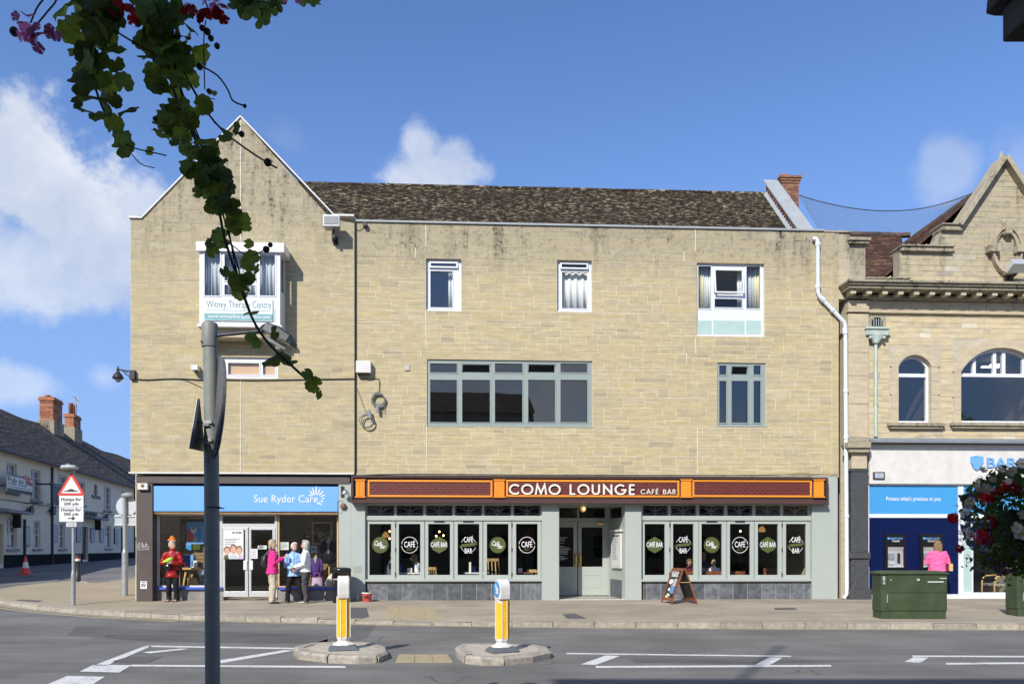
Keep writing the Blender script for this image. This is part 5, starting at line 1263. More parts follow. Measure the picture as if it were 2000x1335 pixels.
mb = MB(); mb.tube([(u-.02, -.034, z+.08), (u-.03, -.034, z+.14), (u-.16, -.034, z+.15), (u-.17, -.034, z-.2), (u-.05, -.034, z-.19), (u-.01, -.034, z-.08)], .006, 5); mb.build('cable', M['cable'], t)
def cable(name, label, pts, r, v, m_='blackcable', fr=FA, n=5):
    P = [Vector((fr.U(x, v), v, fr.Z(x, y, v))) for x, y in pts]; P2 = catmull(P, 4); mb = MB(); mb.tube(P2, r, n); return tpiece(name, label, 'cable', M[m_], mb, fr, tuple(P[0]))
cable('wall_cable', 'black cable running along the gable wall above the shop', [(262,739),(285,741),(320,739.5),(352,739),(390,741),(440,741),(500,742),(560,741),(620,740),(660,739.5),(692,739)], .014, VG-.03)
cable('wall_cable', 'thin black cable hanging below the main cable near the pole', [(345,739.5),(365,743),(395,757)], .007, VG-.03)
cable('wall_cable', 'black cable looping under the white junction box', [(700,727),(703,739),(716,738),(719,741),(740,740),(740,766)], .009, -.03)
cable('wall_cable', 'grey cable dropping from the pipe to the lower coil', [(692,744),(700,765),(707,785),(714,803)], .008, -.03, 'cable')
cable('wall_cable', 'thin black wire under the coping at the roof joint', [(696,449),(704,449),(711,443)], .007, -.02)
cable('wall_cable', 'black cable strung along the underside of the cafe stonework', [(668,934),(700,928),(790,925),(900,925.5),(1200,927),(1500,927),(1560,924),(1600,925.5),(1636,927)], .008, -.04)
def coil(px, py, rx, ry, n_, label, v=-.06):
    u0, z0 = FA.F(px, py, v); k = 21.3/FPX; t = thing('cable_coil', label, 'cable', FA, (u0, v, z0), 'coiled cables hung on the wall'); rr = random.Random(px)
    for i in range(n_):
        a, b = rx*k*rr.uniform(.82, 1.08), ry*k*rr.uniform(.82, 1.08); ou, oz = rr.uniform(-.02,.02), rr.uniform(-.02,.02)
        mb = MB(); mb.tube([(u0+ou+a*math.cos(q*math.pi/12), v-.03*i/n_, z0+oz+b*math.sin(q*math.pi/12)) for q in range(25)], .011, 5); mb.build('loop', M['cable'], t)
    return t, u0, z0
t, u0, z0 = coil(739.5, 781, 12.5, 13, 7, 'upper tangle of coiled grey cable on the stone wall')
mb = MB(); mb.tube([(u0-.02, -.12, z0-.18), (u0-.01, -.12, z0-.34)], .045, 8); mb.build('splice', M['grey'], t); mb = MB(); mb.tube([(u0+.06, -.07, z0-.1), (u0+.16, -.05, z0-.2), (u0+.17, -.05, z0-.33), (u0+.05,-.06,z0-.3)], .009, 5); mb.build('loop', M['cable'], t)
t, u0, z0 = coil(717, 822, 14, 14, 3, 'lower ring of grey cable hanging beside the black pipe', -.1)
mb = MB(); mb.tube([(u0+.04, -.14, z0+.3), (u0+.1, -.14, z0+.08)], .05, 8); mb.build('splice', M['grey'], t)
# net strung between chimney and the bank gable: top rope and fine mesh
t = thing('bird_net', 'fine dark bird net sagging between the chimney and bank gable', 'net', FA, (FA.U(1720, 4), 4, FA.Z(1720, 400, 4)))
rope = [Vector((FA.U(x, v), v, FA.Z(x, y, v))) for x, y, v in ((1560,381,4.6),(1600,393,4.2),(1650,404,3.6),(1700,410.5,3.0),(1750,411.5,2.5),(1800,407,2.0),(1850,395,1.6),(1900,377,1.2))]
rope = catmull(rope, 5); low = [Vector((FA.U(x, v), v, FA.Z(x, y, v))) for x, y, v in ((1598,446,2.0),(1640,455,1.8),(1680,459,1.6),(1720,460,1.6),(1755,462,1.5),(1790,455,1.5),(1840,425,1.3),(1895,383,1.2))]; low = catmull(low, 5)
mb = MB(); mb.tube(rope, .016, 6); mb.build('rope', M['blackcable'], t)
mb = MB()
for a, b in zip(rope, low): mb.tube([a, b], .0035, 3, cap=False)
for a, b, c, d in zip(rope, low, rope[1:], low[1:]):
    for k in (.33, .66): mb.tube([a.lerp(c, k), b.lerp(d, k)], .0035, 3, cap=False)
for k in range(1, 14): mb.tube([a.lerp(b, k/14) for a, b in zip(rope, low)], .003, 3, cap=False)
mb.build('mesh', M['cable'], t, kind='stuff')
# bracket street lantern on the building corner
t = thing('wall_lantern', 'black bracket street lantern on the left corner of the gable', 'lantern', FA, (GU0, VG, FA.Z(258, 740, VG)))
mb = MB(); h = FA.rect(252, 263, 722, 740, VG-.1); mb.box(h[0], h[1], VG-.1, VG+.1, h[2], h[3]); mb.build('junction_box', M['black'], t, bevel=.006)
L_ = lambda x, y: (FA.U(x, VG-.05), VG-.05, FA.Z(x, y, VG-.05))
mb = MB(); mb.tube([L_(253,724), L_(246,723.5), L_(238,722), L_(232,721)], .022, 8); mb.tube([L_(253,735), L_(247,731), L_(241,725), L_(237,722)], .014, 6); mb.tube([L_(250,728), L_(248,726), L_(245,727), L_(246,730)], .01, 6); mb.build('bracket', M['black'], t)
cx, _, cz = L_(230.5, 741); mb = MB(); mb.lathe((cx, VG-.05, cz), [(.13,.02),(.145,.05),(.11,.13),(.05,.2),(.03,.25),(.05,.27),(.025,.30),(.012,.37),(.0,.39)], 16); mb.build('hood', M['black'], t, smooth=True, auto=40)
mb = MB(); mb.ell((cx, VG-.05, cz+.01), (.085, .085, .085)); mb.build('globe', M['grey'], t, smooth=True)
# ================================================================== BANK BUILDING (right)
bank = thing('bank_building', 'yellow rubble stone bank with arched windows and a pointed gable', 'building', FA, (0,0,0))
BU0 = FA.U(1655); BV = .06; BU1 = 2*FA.U(1957, BV)-BU0
U = lambda x, v=BV: FA.U(x, v)
Z = lambda x, y, v=BV: FA.Z(x, y, v)
bzb = Z(1800, 868)
A1 = FA.rect(1754, 1818, 693, 826, BV); 
gcx = U(1957)
A2 = (U(1876), 2*gcx-U(1876), Z(1957, 826), Z(1957, 679))
A3 = (2*gcx-A1[1], 2*gcx-A1[0], A1[2], A1[3])
zc0, zc1 = Z(1830, 606), Z(1830, 573)                       # cornice band
sp1, sp2 = Z(1786, 716), Z(1957, 727)
zs = [Z(1722, 546), Z(1805, 485), Z(1860, 443)]
mb = MB(); panel_holes(mb, BU0, BU1, bzb, zs[0], [A1, A2, A3], BV, .4)
us_ = [U(1757), U(1838), U(1872)]; s2 = [2*gcx-u for u in us_]
apz = Z(1957, 318)
mb.prism([(us_[0], zs[0]+.001), (s2[0], zs[0]+.001), (s2[0], zs[1]), (s2[1], zs[1]), (s2[1], zs[2]), (s2[2], zs[2]), (gcx, apz), (us_[2], zs[2]), (us_[1], zs[2]), (us_[1], zs[1]), (us_[0], zs[1])], BV, .4)
mb.prism([(BU0, zs[0]+.001), (U(1690), zs[0]+.001), (U(1690), Z(1672, 478)), (BU0, Z(1672, 478))], BV, .5)
mb.box(BU0, BU0+.3, .402, 10, 0, zs[0]); mb.box(BU1-.3, BU1, .402, 10, 0, zs[0]); mb.box(BU0, BU1, 10.002, 10.3, 0, zs[0])
bw = mb.build('wall', M['bmortar'], bank)
pz1 = U(1693)                                             # stone pilaster right edge
def bl(z): return pz1+.004 if z < zs[0] else (us_[0] if z < zs[1] else (us_[1] if z < zs[2] else us_[2]+(gcx-us_[2])*(z-zs[2])/(apz-zs[2])))+.004
def br(z): return BU1-.01 if z < zs[0] else 2*gcx-bl(z)
oc, oz = FA.F(1962, 491, BV); ow, oh = .44, .66
ovh = [(oc-ow*.9, oc+ow*.9, oz-oh*.75, oz+oh*.75)]
SUR1 = (A1[0]-.28, A1[1]+.28, A1[2]-.02, A1[3]+.28); SUR2 = (A2[0]-.25, A2[1]+.25, A2[2]-.02, A2[3]+.25)
q = stone_quads(bl, br, bzb+.1, zc0-.02, [SUR1, SUR2, (2*gcx-SUR1[1], 2*gcx-SUR1[0], SUR1[2], SUR1[3])], .13, .19, .18, .5, .12, 31, .014)
q += stone_quads(bl, br, zc1+.02, zs[2], [], .13, .19, .18, .5, .12, 33, .014)
q += stone_quads(bl, br, zs[2]+.003, apz-.12, [], .12, .17, .18, .5, .1, 35, .014)
q2 = [k for k in q if k[0][0] >= U(2005)]; q = [k for k in q if k[0][0] < U(2005)]
lay_stones(q2, bw, M['bstone'], BV, seed=14, proud=(.002,.009), limit=0)
lay_stones(q, bw, M['bstone'], BV, seed=13, proud=(.002,.009))
# ashlar: pilaster, frieze, strings, cornice, copings
def ash(parts, name='ashlar_band', m_='ashlar', par=None):
    mb = MB()
    for x0, x1, v0, v1, z0, z1 in parts: mb.box(x0, x1, v0, v1, z0, z1)
    return mb.build(name, M[m_], par or bank, bevel=.012)
for a, b in zip([Z(1672,855), Z(1672,790), Z(1672,735), Z(1672,690), Z(1672,640)], [Z(1672,790)-.006, Z(1672,735)-.006, Z(1672,690)-.006, Z(1672,640)-.006, Z(1672,615)]):
    ash([(BU0, pz1-.002, -.06, BV+.0, a, b)], 'pilaster_block')
x = pz1
while x < BU1-.05:                                          # frieze blocks under the cornice
    w_ = rnd.uniform(.5, .9); ash([(x+.004, min(x+w_, BU1)-.004, BV-.02, BV-.001, Z(1800,606), Z(1800,589))], 'frieze_block'); x += w_
ash([(BU0-.02, pz1, -.1, BV, Z(1672,612), Z(1672,606))], 'string_course'); ash([(pz1+.002, BU1, -.03, BV-.001, Z(1830,614), Z(1830,608))], 'string_course')
ash([(BU0, pz1, -.08, BV, Z(1672,606)+.003, Z(1672,589))], 'frieze_block')
cz = Z(1830, 589)
ch_ = Z(1830, 562.5)-cz
ash([(BU0-.05, BU1, -.10, BV-.001, cz+.01, cz+ch_*.28)], 'cornice', 'ashlar_dirty')
ash([(BU0-.18, BU1, -.46, BV-.001, cz+ch_*.46, cz+ch_*.66), (BU0-.22, BU1, -.52, BV-.001, cz+ch_*.665, cz+ch_*.82), (BU0-.26, BU1, -.58, BV-.001, cz+ch_*.825, cz+ch_*1.0)], 'cornice', 'ashlar_dirty')
x = BU0-.08
while x < BU1-.1: ash([(x, x+.15, -.38, -.101, cz+ch_*.12, cz+ch_*.455)], 'modillion', 'ashlar'); x += .455
ash([(U(1655), U(1694), BV-.12, .6, Z(1672,478), Z(1672,473)), (U(1653), U(1696), BV-.17, .64, Z(1672,473)+.002, Z(1672,467))], 'coping', 'ashlar_dirty')
for a, b, y0, y1 in ((1689,1770,545,552), (1757,1857,482,493), (1836,1876,440,452)):
    ash([(U(a), U(b), BV-.12, .5, Z((a+b)/2, y1), Z((a+b)/2, y0+3)), (U(a)-.03, U(b)+.03, BV-.17, .52, Z((a+b)/2, y0+3)+.002, Z((a+b)/2, y0))], 'coping', 'ashlar_dirty')
    ash([(2*gcx-U(b), 2*gcx-U(a), BV-.12, .5, Z((a+b)/2, y1), Z((a+b)/2, y0))], 'coping', 'ashlar_dirty')
mb = MB()
for s in (-1, 1): mb.bar((gcx+s*(gcx-us_[2]+.06), .12, zs[2]+.0), (gcx+s*.02, .12, apz+.1), .56, .13)
mb.build('gable_coping', M['ashlar'], bank, bevel=.01)
mb = MB(); mb.lathe((gcx, .1, apz+.05), [(.1,0),(.06,.12),(.02,.3)], 6); mb.build('finial', M['ashlar'], bank)
mb = MB(); u, z = U(1838), Z(1838, 466); mb.prism([(us_[1]-.02, zs[1]+.02), (us_[1]-.42, zs[1]+.02), (us_[1]-.36, zs[1]+.12), (us_[1]-.2, zs[1]+.2), (us_[1]-.1, zs[1]+.42), (us_[1]-.02, zs[1]+.48)], BV-.04, .3); mb.build('scroll', M['ashlar_dirty'], bank)
# oval ornament with four blocks
mb = MB(); ov = [(oc+x*ow, oz+y*oh) for x, y in arc(0,0,1,0,360,48)]; iv = [(oc+x*(ow-.13), oz+y*(oh-.13)) for x, y in arc(0,0,1,0,360,48)]; mv = [(oc+x*(ow-.05), oz+y*(oh-.05)) for x, y in arc(0,0,1,0,360,48)]
mb.ring(ov, mv, BV-.16, BV); mb.ring(mv, iv, BV-.10, BV); on = mb.build('oval_ornament', M['ashlar'], bank)
for dx, dz, a, b in ((-ow+.02, .02, .17, .1), (ow-.02, .02, .17, .1), (0, oh-.03, .09, .19), (0, -oh+.08, .1, .12)):
    mb = MB(); mb.box(oc+dx-a, oc+dx+a, BV-.22, BV-.002, oz+dz-b, oz+dz+b); mb.build('keyblock', M['ashlar'], on, bevel=.012)
# arched windows: stone surround, spandrels, white frames
def archpts(u0, u1, zs_, zt_, n=28):
    w_ = (u1-u0)/2; h_ = zt_-zs_; r_ = (w_*w_+h_*h_)/(2*h_); c = (u0+u1)/2; cz_ = zt_-r_; a = math.degrees(math.asin(min(1, w_/r_)))
    if h_ >= w_*.999: a = 90
    return [(c+r_*math.sin(R(-a+2*a*i/n)), cz_+r_*math.cos(R(-a+2*a*i/n))) for i in range(n+1)]
def archwin(h, sp, label_parts, mull, zt_bar):
    u0, u1, z0, z1 = h
    ar = archpts(u0, u1, sp, z1)
    mb = MB(); n = len(ar)//2
    mb.prism([(u0, z1+.001), (u0, sp)]+ar[1:n+1]+[((u0+u1)/2, z1+.001)], BV+.002, .398); mb.prism([((u0+u1)/2, z1+.001)]+ar[n:-1]+[(u1, sp), (u1, z1+.001)], BV+.002, .398)
    mb.build('spandrel', M['ashlar'], bank)
    so = archpts(u0-.26, u1+.26, sp, z1+.26); si = archpts(u0, u1, sp, z1)
    N = 8; 
    for k in range(7):                                     # voussoirs of the arch
        a, b = int(k*4), int(k*4+4); mb = MB(); mb.ring(so[a:b+1], si[a:b+1], BV-.03-rnd.uniform(0,.004), BV-.001); mb.build('voussoir', M['ashlar'], bank)
    for s in (0, 1):
        z = z0
        for k in range(4):
            zz2 = z+(sp-z0)/4; e = .26-(.06 if k % 2 else 0); mb = MB(); mb.box(*((u0-e, u0) if s == 0 else (u1, u1+e)), BV-.028-rnd.uniform(0,.004), BV-.001, z+.004, zz2-.004); mb.build('jamb_block', M['ashlar'], bank); z = zz2
    V = BV+.12; w_ = .075
    fi = archpts(u0+w_, u1-w_, sp, z1-w_)
    mb = MB(); mb.ring(ar, fi, V, V+.08); mb.box(u0, u0+w_, V, V+.08, z0, sp); mb.box(u1-w_, u1, V, V+.08, z0, sp); mb.box(u0+w_, u1-w_, V, V+.08, z0, z0+w_*1.1)
    mb.box(u0+w_, u1-w_, V-.01, V+.08, zt_bar-.05, zt_bar+.05)
    r_ = (((u1-u0)/2-w_)**2+(z1-w_-sp)**2)/(2*(z1-w_-sp)); cc = (u0+u1)/2
    for m_ in mull: mb.box(m_-.05, m_+.05, V, V+.08, zt_bar+.051, z1-w_-r_+math.sqrt(max(.01, r_*r_-(m_-cc)**2)))
    w = mb.build('arched_window', M['white'], bank)
    es = [u0+w_]+[e for m_ in mull for e in (m_-.05, m_+.05)]+[u1-w_]
    g = MB(); g.box(u0+w_, u1-w_, V+.03, V+.036, z0+w_*1.1, zt_bar-.05); g.build('pane', M['glass'], w)
    for a, b in zip(es[::2], es[1::2]):
        P = [(a, zt_bar+.05), (b, zt_bar+.05)]
        top = [p for p in fi if a < p[0] < b]; yy = lambda x: (z1-w_-r_+math.sqrt(max(0, r_*r_-(x-cc)**2)))
        P += [(b, max(yy(b), zt_bar+.06))]+top[::-1]+[(a, max(yy(a), zt_bar+.06))]
        g = MB(); g.prism(P, V+.03, V+.036); g.build('pane', M['glass'], w)
    ash([(u0-.34, u1+.34, BV-.16, BV-.001, z0-.10, z0-.005), (u0-.3, u1+.3, BV-.11, BV-.0015, z0-.17, z0-.102)], 'window_sill', 'ashlar_dirty')
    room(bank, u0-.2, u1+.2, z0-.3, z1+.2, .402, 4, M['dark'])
    return w
archwin(A1, sp1, '', [], Z(1786, 731)); archwin(A3, sp1, '', [], Z(1786, 731)); archwin(A2, sp2, '', [U(1908), U(1948), 2*gcx-U(1948)+.0, 2*gcx-U(1908)], Z(1957, 731))
mb = MB(); h = FA.rect(1880, 1990, 740, 745, 2.0)
for a, b, y in ((1925, 1990, 716), (1908, 1965, 720)): r_ = FA.rect(a, b, y-1.2, y+1.2, 2.5); mb.box(r_[0], r_[1], 2.2, 2.3, r_[2], r_[3])
mb.build('ceiling_light', M['tube'], bank)
# clay roofs behind the parapet: low main roof and the gable's cross roof
ZR = lambda x, y, v: FA.Z(x, y, v)
e0, e1 = BU0+.1, U(1765, 2.0); rz = ZR(1720, 459, 3.2)
mb = MB(); mb.add([(BU0+.02, .6, zs[0]-.6), (U(1762, .6), .6, zs[0]-.6), (U(1762, 3.2), 3.2, rz-.03), (BU0+.02, 3.2, rz-.03), (U(1762, 8), 8, zs[0]-.6), (BU0+.02, 8, zs[0]-.6)], [(0,1,2,3), (3,2,4,5)]); brf = mb.build('roof', M['redtile'], bank)
roof_tiles(brf, FA, BU0+.02, 0, .6, zs[0]-.6, 3.2, rz, M['redtile'], .17, .10, 'roof_tiles', 8, lift=.008, ubound=lambda k: (BU0+.02, U(1762, .6)+(U(1762, 3.2)-U(1762, .6))*k))
mb = MB(); x = BU0+.05
while x < U(1775, 3.2): mb.loft([(x, 3.2, rz), (x+.32, 3.2, rz+rnd.uniform(0,.02))], [.09,.09], 7, ref=(0,1,0), t=rnd.random()); x += .33
mb.build('ridge_tiles', M['redtile'], brf, kind='stuff')
# cross roof: two slopes running back from the gable
gez, gew = Z(1800, 530), U(1745)
sl_ = (apz-.25-gez)/(gcx-gew)
for s in (-1, 1):
    mb = MB(); L = gcx-gew
    mb.add([(gcx+s*L, .42, gez), (gcx, .42, apz-.25), (gcx, 7, apz-.25), (gcx+s*L, 7, gez)], [(0,1,2,3)]); cr = mb.build('cross_roof', M['redtile'], bank)
    if s < 0:
        mb = MB(); n = 34; r_ = random.Random(5)
        for j in range(n):
            k0, k1 = j/n, min(1, (j+1.4)/n); v = .42
            while v < 4.2:
                w_ = .17*r_.uniform(.85, 1.15); x0, x1 = gcx-L*(1-k0), gcx-L*(1-k1); z0, z1 = gez+(apz-.25-gez)*k0, gez+(apz-.25-gez)*k1; hh = r_.uniform(.02,.035)
                mb.add([(x0, v, z0+hh), (x0, v+w_-.008, z0+hh), (x1, v+w_-.008, z1+.006), (x1, v, z1+.006), (x0, v, z0), (x0, v+w_-.008, z0)], [(0,3,2,1), (4,0,1,5), (0,4,3)], 0, r_.random()); v += w_
        mb.build('roof_tiles', M['redtile'], cr, kind='stuff')
# ---------------------------------------------- bank shop front
mb = MB(); h = FA.rect(1698, 1760, 867, 944, -.02); mb.box(h[0], BU1, -.02, BV-.001, h[2], h[3]+.0); mb.build('white_fascia', M['white_dirty'], bank)
fz1 = Z(1830, 866); mb = MB(); mb.add([(U(1690), BV-.001, fz1+.16), (BU1, BV-.001, fz1+.16), (BU1, -.25, fz1+.06), (U(1690), -.25, fz1+.06), (U(1690), -.25, fz1-.01), (BU1, -.25, fz1-.01), (BU1, BV-.001, fz1-.01), (U(1690), BV-.001, fz1-.01)],
     [(0,3,2,1), (3,4,5,2), (4,7,6,5), (0,7,4,3), (1,2,5,6)]); mb.build('lead_flashing', M['lead'], bank)
SB = .08
gbz = .1
mb = MB(); P_ = lambda x0, x1, y0, y1, v=SB: FA.rect(x0, x1, y0, y1, v)
h = P_(1692.5, 1880, 945, 1162); panel_holes(mb, h[0], P_(1880, 2060, 945, 1162)[1], gbz, h[3], [P_(1697, 1870.5, 947.5, 1003), (P_(1697, 1870.5, 1010.5, 1159)[0], U(1871.5, SB), FA.Z(1784, 1159.5, SB), FA.Z(1784, 1010.5, SB)), P_(1881, 1898, 1012, 1156), P_(1900, 2055, 1012, 1156), P_(1881, 2055, 948, 1003)], SB-.02, SB+.08)
sf = mb.build('shopfront_frame', M['white'], bank)
for r_, m_, nm in ((P_(1697, 1870.5, 947.5, 1003), 'blue', 'blue_panel'), ((P_(1697, 1870.5, 1010.5, 1159)[0], U(1871.5, SB), FA.Z(1784, 1159.5, SB), FA.Z(1784, 1010.5, SB)), 'navy', 'navy_panel'), (P_(1881, 1898, 1012, 1156), 'sagepanel', 'frosted_panel'), (P_(1881, 2055, 948, 1003), 'blue', 'blue_panel')):
    mb = MB(); mb.box(r_[0], r_[1], SB+.0, SB+.06, r_[2], r_[3]); mb.build(nm, M[m_], sf)
r_ = P_(1900, 2055, 1012, 1156); g = MB(); g.box(r_[0], r_[1], SB+.02, SB+.028, r_[2], r_[3]); g.build('pane', M['shopglass'], sf)
room(bank, U(1884), U(2060), .12, 3.4, SB+.081, 5, M['room'])
mb = MB(); mb.box(U(1694), BU1, -.1, SB-.021, 0, FA.Z(1784, 1160.5, -.1)); mb.build('threshold', M['signwhite'], bank)
mb = MB(); put_text(mb, "Protect what's precious to you", *P_(1731, 1837, 969, 979.5, SB), SB-.0005, .004, bold=.012); mb.build('panel_lettering', M['signwhite'], sf)
mb = MB(); mb.box(U(2060, SB)+.003, BU1, SB-.02, SB+.3, gbz, Z(1830, 945)-.002); mb.build('granite_pier', M['granite'], bank)
nb = thing('terrace_building', 'plain stone terrace beyond the bank, outside the right edge', 'building', FA, (BU1+6, 0, 0)); hs = [(BU1+1.2+2.7*i, BU1+2.3+2.7*i, z, z+1.6) for i in range(4) for z in (1.1, 4.1, 7.0)]
mb = MB(); panel_holes(mb, BU1+.01, BU1+12, 0, 9.4, hs, .1, .4); mb.box(BU1+.01, BU1+12, 8, 8.3, 0, 9.4); mb.box(BU1+11.7, BU1+12, .41, 7.99, 0, 9.4); mb.build('wall', M['ashlar'], nb)
for h in hs: mb = MB(); panel_holes(mb, *h, [(h[0]+.08, h[1]-.08, h[2]+.08, h[2]+.76), (h[0]+.08, h[1]-.08, h[2]+.84, h[3]-.08)], .2, .26); w = mb.build('window', M['white_dirty'], nb); mb = MB(); mb.box(h[0]+.08, h[1]-.08, .27, .28, h[2]+.08, h[3]-.08); mb.build('pane', M['gloss_black'], w)
mb = MB(); mb.add([(BU1+.01, -.1, 9.35), (BU1+12, -.1, 9.35), (BU1+12, 4.2, 12.4), (BU1+.01, 4.2, 12.4), (BU1+12, 8.5, 9.35), (BU1+.01, 8.5, 9.35)], [(0,1,2,3), (3,2,4,5), (0,3,5), (1,4,2)]); mb.build('roof', M['redtile'], nb)
# granite pier with stone capital
mb = MB()
for y0, y1, x0, x1, v0 in ((1150,1176,1661,1703,-.26), (1090,1150,1663,1697,-.18), (1078,1090,1660.5,1700.5,-.23), (920,1078,1663,1696,-.18), (916,920,1661.5,1697.5,-.2)):
    h = FA.rect(x0, x1, y0, y1, v0); mb.box(h[0], h[1], v0, SB-.021, max(h[2]+.002, GB), h[3])
mb.build('granite_pier', M['granite'], bank, bevel=.012)
for y0, y1, x0, x1, v0, m_ in ((888,915,1664,1694,-.16,'ashlar'), (883,888,1662,1697,-.2,'ashlar_dirty'), (874,883,1659,1700,-.27,'ashlar_dirty'), (862,874,1657,1702,-.33,'ashlar_dirty'), (854,862,1660,1698,-.2,'ashlar_dirty')):
    h = FA.rect(x0, x1, y0, y1, v0); ash([(h[0], h[1], v0, SB-.022, h[2]+.003, h[3])], 'capital_block', m_)
t, h = wallbox('sign_plaque', 'small dark framed plaque on the white bank fascia', 'plaque', 1706, 1728.5, 921, 935, -.06, -.021, 'chocolate', bevel=.004)
mb = MB(); mb.box(h[0]+.04, h[1]-.04, -.064, -.0605, h[2]+.03, h[3]-.03); mb.build('plate', M['signgrey'], t)
mb = MB(); put_text(mb, 'ADT', h[0]+.09, h[1]-.09, h[2]+.06, h[3]-.06, -.0645, .002, bold=.015); mb.build('lettering', M['skyblue'], t)
# bank lettering and eagle emblem
t = thing('bank_sign', 'pale blue Barclays lettering with eagle emblem on the white fascia', 'shop sign', FA, (U(1930), -.02, Z(1930, 915)))
h = FA.rect(1927, 2003, 893.5, 913, -.03); lw = (h[1]-h[0]); mb = MB()
put_text(mb, 'BARCLAYS', h[0], h[0]+lw*1.98, h[2], h[3], -.024, .035, bold=.012); mb.build('lettering', M['skyblue'], t)
cx, cz = FA.F(1907.5, 903, -.03); k = 14.2/FPX*22.2
EG = [(0,-1.05),(.35,-.85),(.62,-.6),(.45,-.62),(.75,-.3),(.52,-.4),(.88,.05),(.9,.45),(.85,.8),(.68,.9),(.55,.86),(.42,.9),(.3,.72),(.22,.62),(.2,.85),(.1,.98),(-.05,1.0),(-.2,.93),(-.32,.85),(-.2,.8),(-.18,.6),(-.3,.72),(-.42,.9),(-.55,.86),(-.68,.9),(-.85,.8),(-.9,.45),(-.88,.05),(-.52,-.4),(-.75,-.3),(-.45,-.62),(-.62,-.6),(-.35,-.85)]
mb = MB(); mb.prism([(cx+x*k, cz+y*k) for x, y in EG], -.06, -.024); mb.build('eagle_emblem', M['skyblue'], t)
# cash machines
for x0, x1, lb in ((1728.5, 1769, 'left cash machine in the navy bank panel'), (1798, 1841, 'right cash machine, the one the woman in pink is using')):
    h = P_(x0, x1, 1042, 1111, SB-.06); t = thing('cash_machine', lb, 'cash machine', FA, ((h[0]+h[1])/2, SB, h[2]), 'cash machines in the bank front')
    w_ = h[1]-h[0]; rec = (h[0]+.09, h[1]-.05, h[2]+.06, h[2]+.64)
    mb = MB(); panel_holes(mb, *h, [rec], SB-.06, SB-.003); mb.build('surround', M['gloss_black'], t, bevel=.008)
    mb = MB(); a, b, c, d = rec; mb.add([(a,SB-.05,c),(b,SB-.05,c),(b,SB-.004,c+.06),(a,SB-.004,c+.06),(b,SB-.004,d-.12),(a,SB-.004,d-.12),(b,SB-.05,d),(a,SB-.05,d)], [(0,1,2,3),(3,2,4,5),(5,4,6,7),(0,3,5,7),(1,6,4,2)]); mb.build('fascia_panel', M['alu'], t)
    mb = MB(); mb.box(a+.03, a+.21, SB-.03, SB-.005, c+.22, c+.40); mb.build('screen', M['lead'], t); mb = MB(); mb.box(a+.03, a+.20, SB-.04, SB-.006, c+.08, c+.16)
    mb.build('keypad', M['signgrey'], t); mb = MB(); mb.box(a+.30, a+.37, SB-.04, SB-.006, c+.12, c+.40); mb.build('card_slot', M['black'], t)
    mb = MB(); put_text(mb, 'BARCLAYS', a+.05, b-.04, h[3]-.155, h[3]-.10, SB-.0605, .002, bold=.015); mb.prism([(a+.0+x*.032+.01, h[3]-.128+y*.032) for x, y in EG], SB-.0625, SB-.0605); mb.build('blue_lettering', M['skyblue'], t)
    mb = MB(); put_text(mb, 'Cash', a+.12, b-.13, h[3]-.225, h[3]-.17, SB-.0605, .002, bold=.015); mb.build('lettering', M['signwhite'], t)
# rainwater head, pale pipe, floodlight
t = thing('rainwater_head', 'pale green cast iron rainwater head under an arched outlet', 'rainwater head', FA, (U(1712), BV, Z(1712, 660)))
h = FA.rect(1692, 1735, 640, 654, -.12); mb = MB(); mb.box(h[0], h[1], -.14, BV-.005, h[2], h[3]); mb.box(h[0]-.03, h[1]+.03, -.18, BV-.006, h[3]-.04, h[3]+.02); uc = (h[0]+h[1])/2
mb.loft([(uc, -.04, h[2]-.003), (uc, -.04, h[2]-.22)], [(.26,.12), (.07,.07)], 8); mb.build('hopper', M['copperpipe'], t, bevel=.006)
mb = MB(); 
for s in (-1, 1): mb.ell((uc+s*.2, -.12, h[2]-.07), (.045,.045,.045)); 
mb.build('rosettes', M['copperpipe'], t)
o = FA.rect(1692, 1730, 617, 638, BV-.02); mb = MB(); mb.box(o[0], o[1], BV-.03, BV-.016, o[2], o[3]); ob = mb.build('outlet_stone', M['ashlar_dirty'], bank)
mb = MB(); uo = U(1712); mb.prism([(uo-.16, o[2]+.02), (uo+.16, o[2]+.02)]+[(uo+.16*math.cos(R(a)), o[2]+.14+.13*math.sin(R(a))) for a in range(0, 181, 20)], BV-.036, BV-.0305); mb.build('outlet', M['gloss_black'], ob)
for k in range(4): mb = MB(); mb.box(uo-.11+k*.07, uo-.095+k*.07, BV-.05, BV-.0365, o[2]+.02, o[2]+.22); mb.build('outlet_bar', M['signgrey'], ob)
pipe([(1710.5,657),(1710.5,852)], .05, 'drainpipe', 'pale green drainpipe below the rainwater head', 'copperpipe', BV-.07, [(1710.5,784,1710.5,788)])
t = thing('floodlight', 'tilted grey floodlight below the oval stone ornament', 'floodlight', FA, (U(1975), BV, Z(1975, 545)))
a = [(U(1966, -.3), -.3, Z(1966, 533, -.3)), (U(2010, -.3), -.3, Z(2010, 533, -.3)), (U(2016, -.5), -.5, Z(2016, 515, -.5)), (U(1980, -.5), -.5, Z(1980, 515, -.5))]
nrm = Vector((0, .1, .17)); mb = MB(); mb.add(a+[tuple(Vector(p)+nrm) for p in a], [(0,3,2,1), (4,5,6,7), (0,1,5,4), (1,2,6,5), (2,3,7,6), (3,0,4,7)]); mb.build('housing', M['alu'], t)
mb = MB(); mb.bar((U(1978), -.3, Z(1978, 533)), (U(1970), -.02, Z(1970, 546)), .06, .05); mb.box(U(1964), U(1976), -.02, BV-.018, Z(1970,552), Z(1970,538)); mb.build('bracket', M['black'], t)
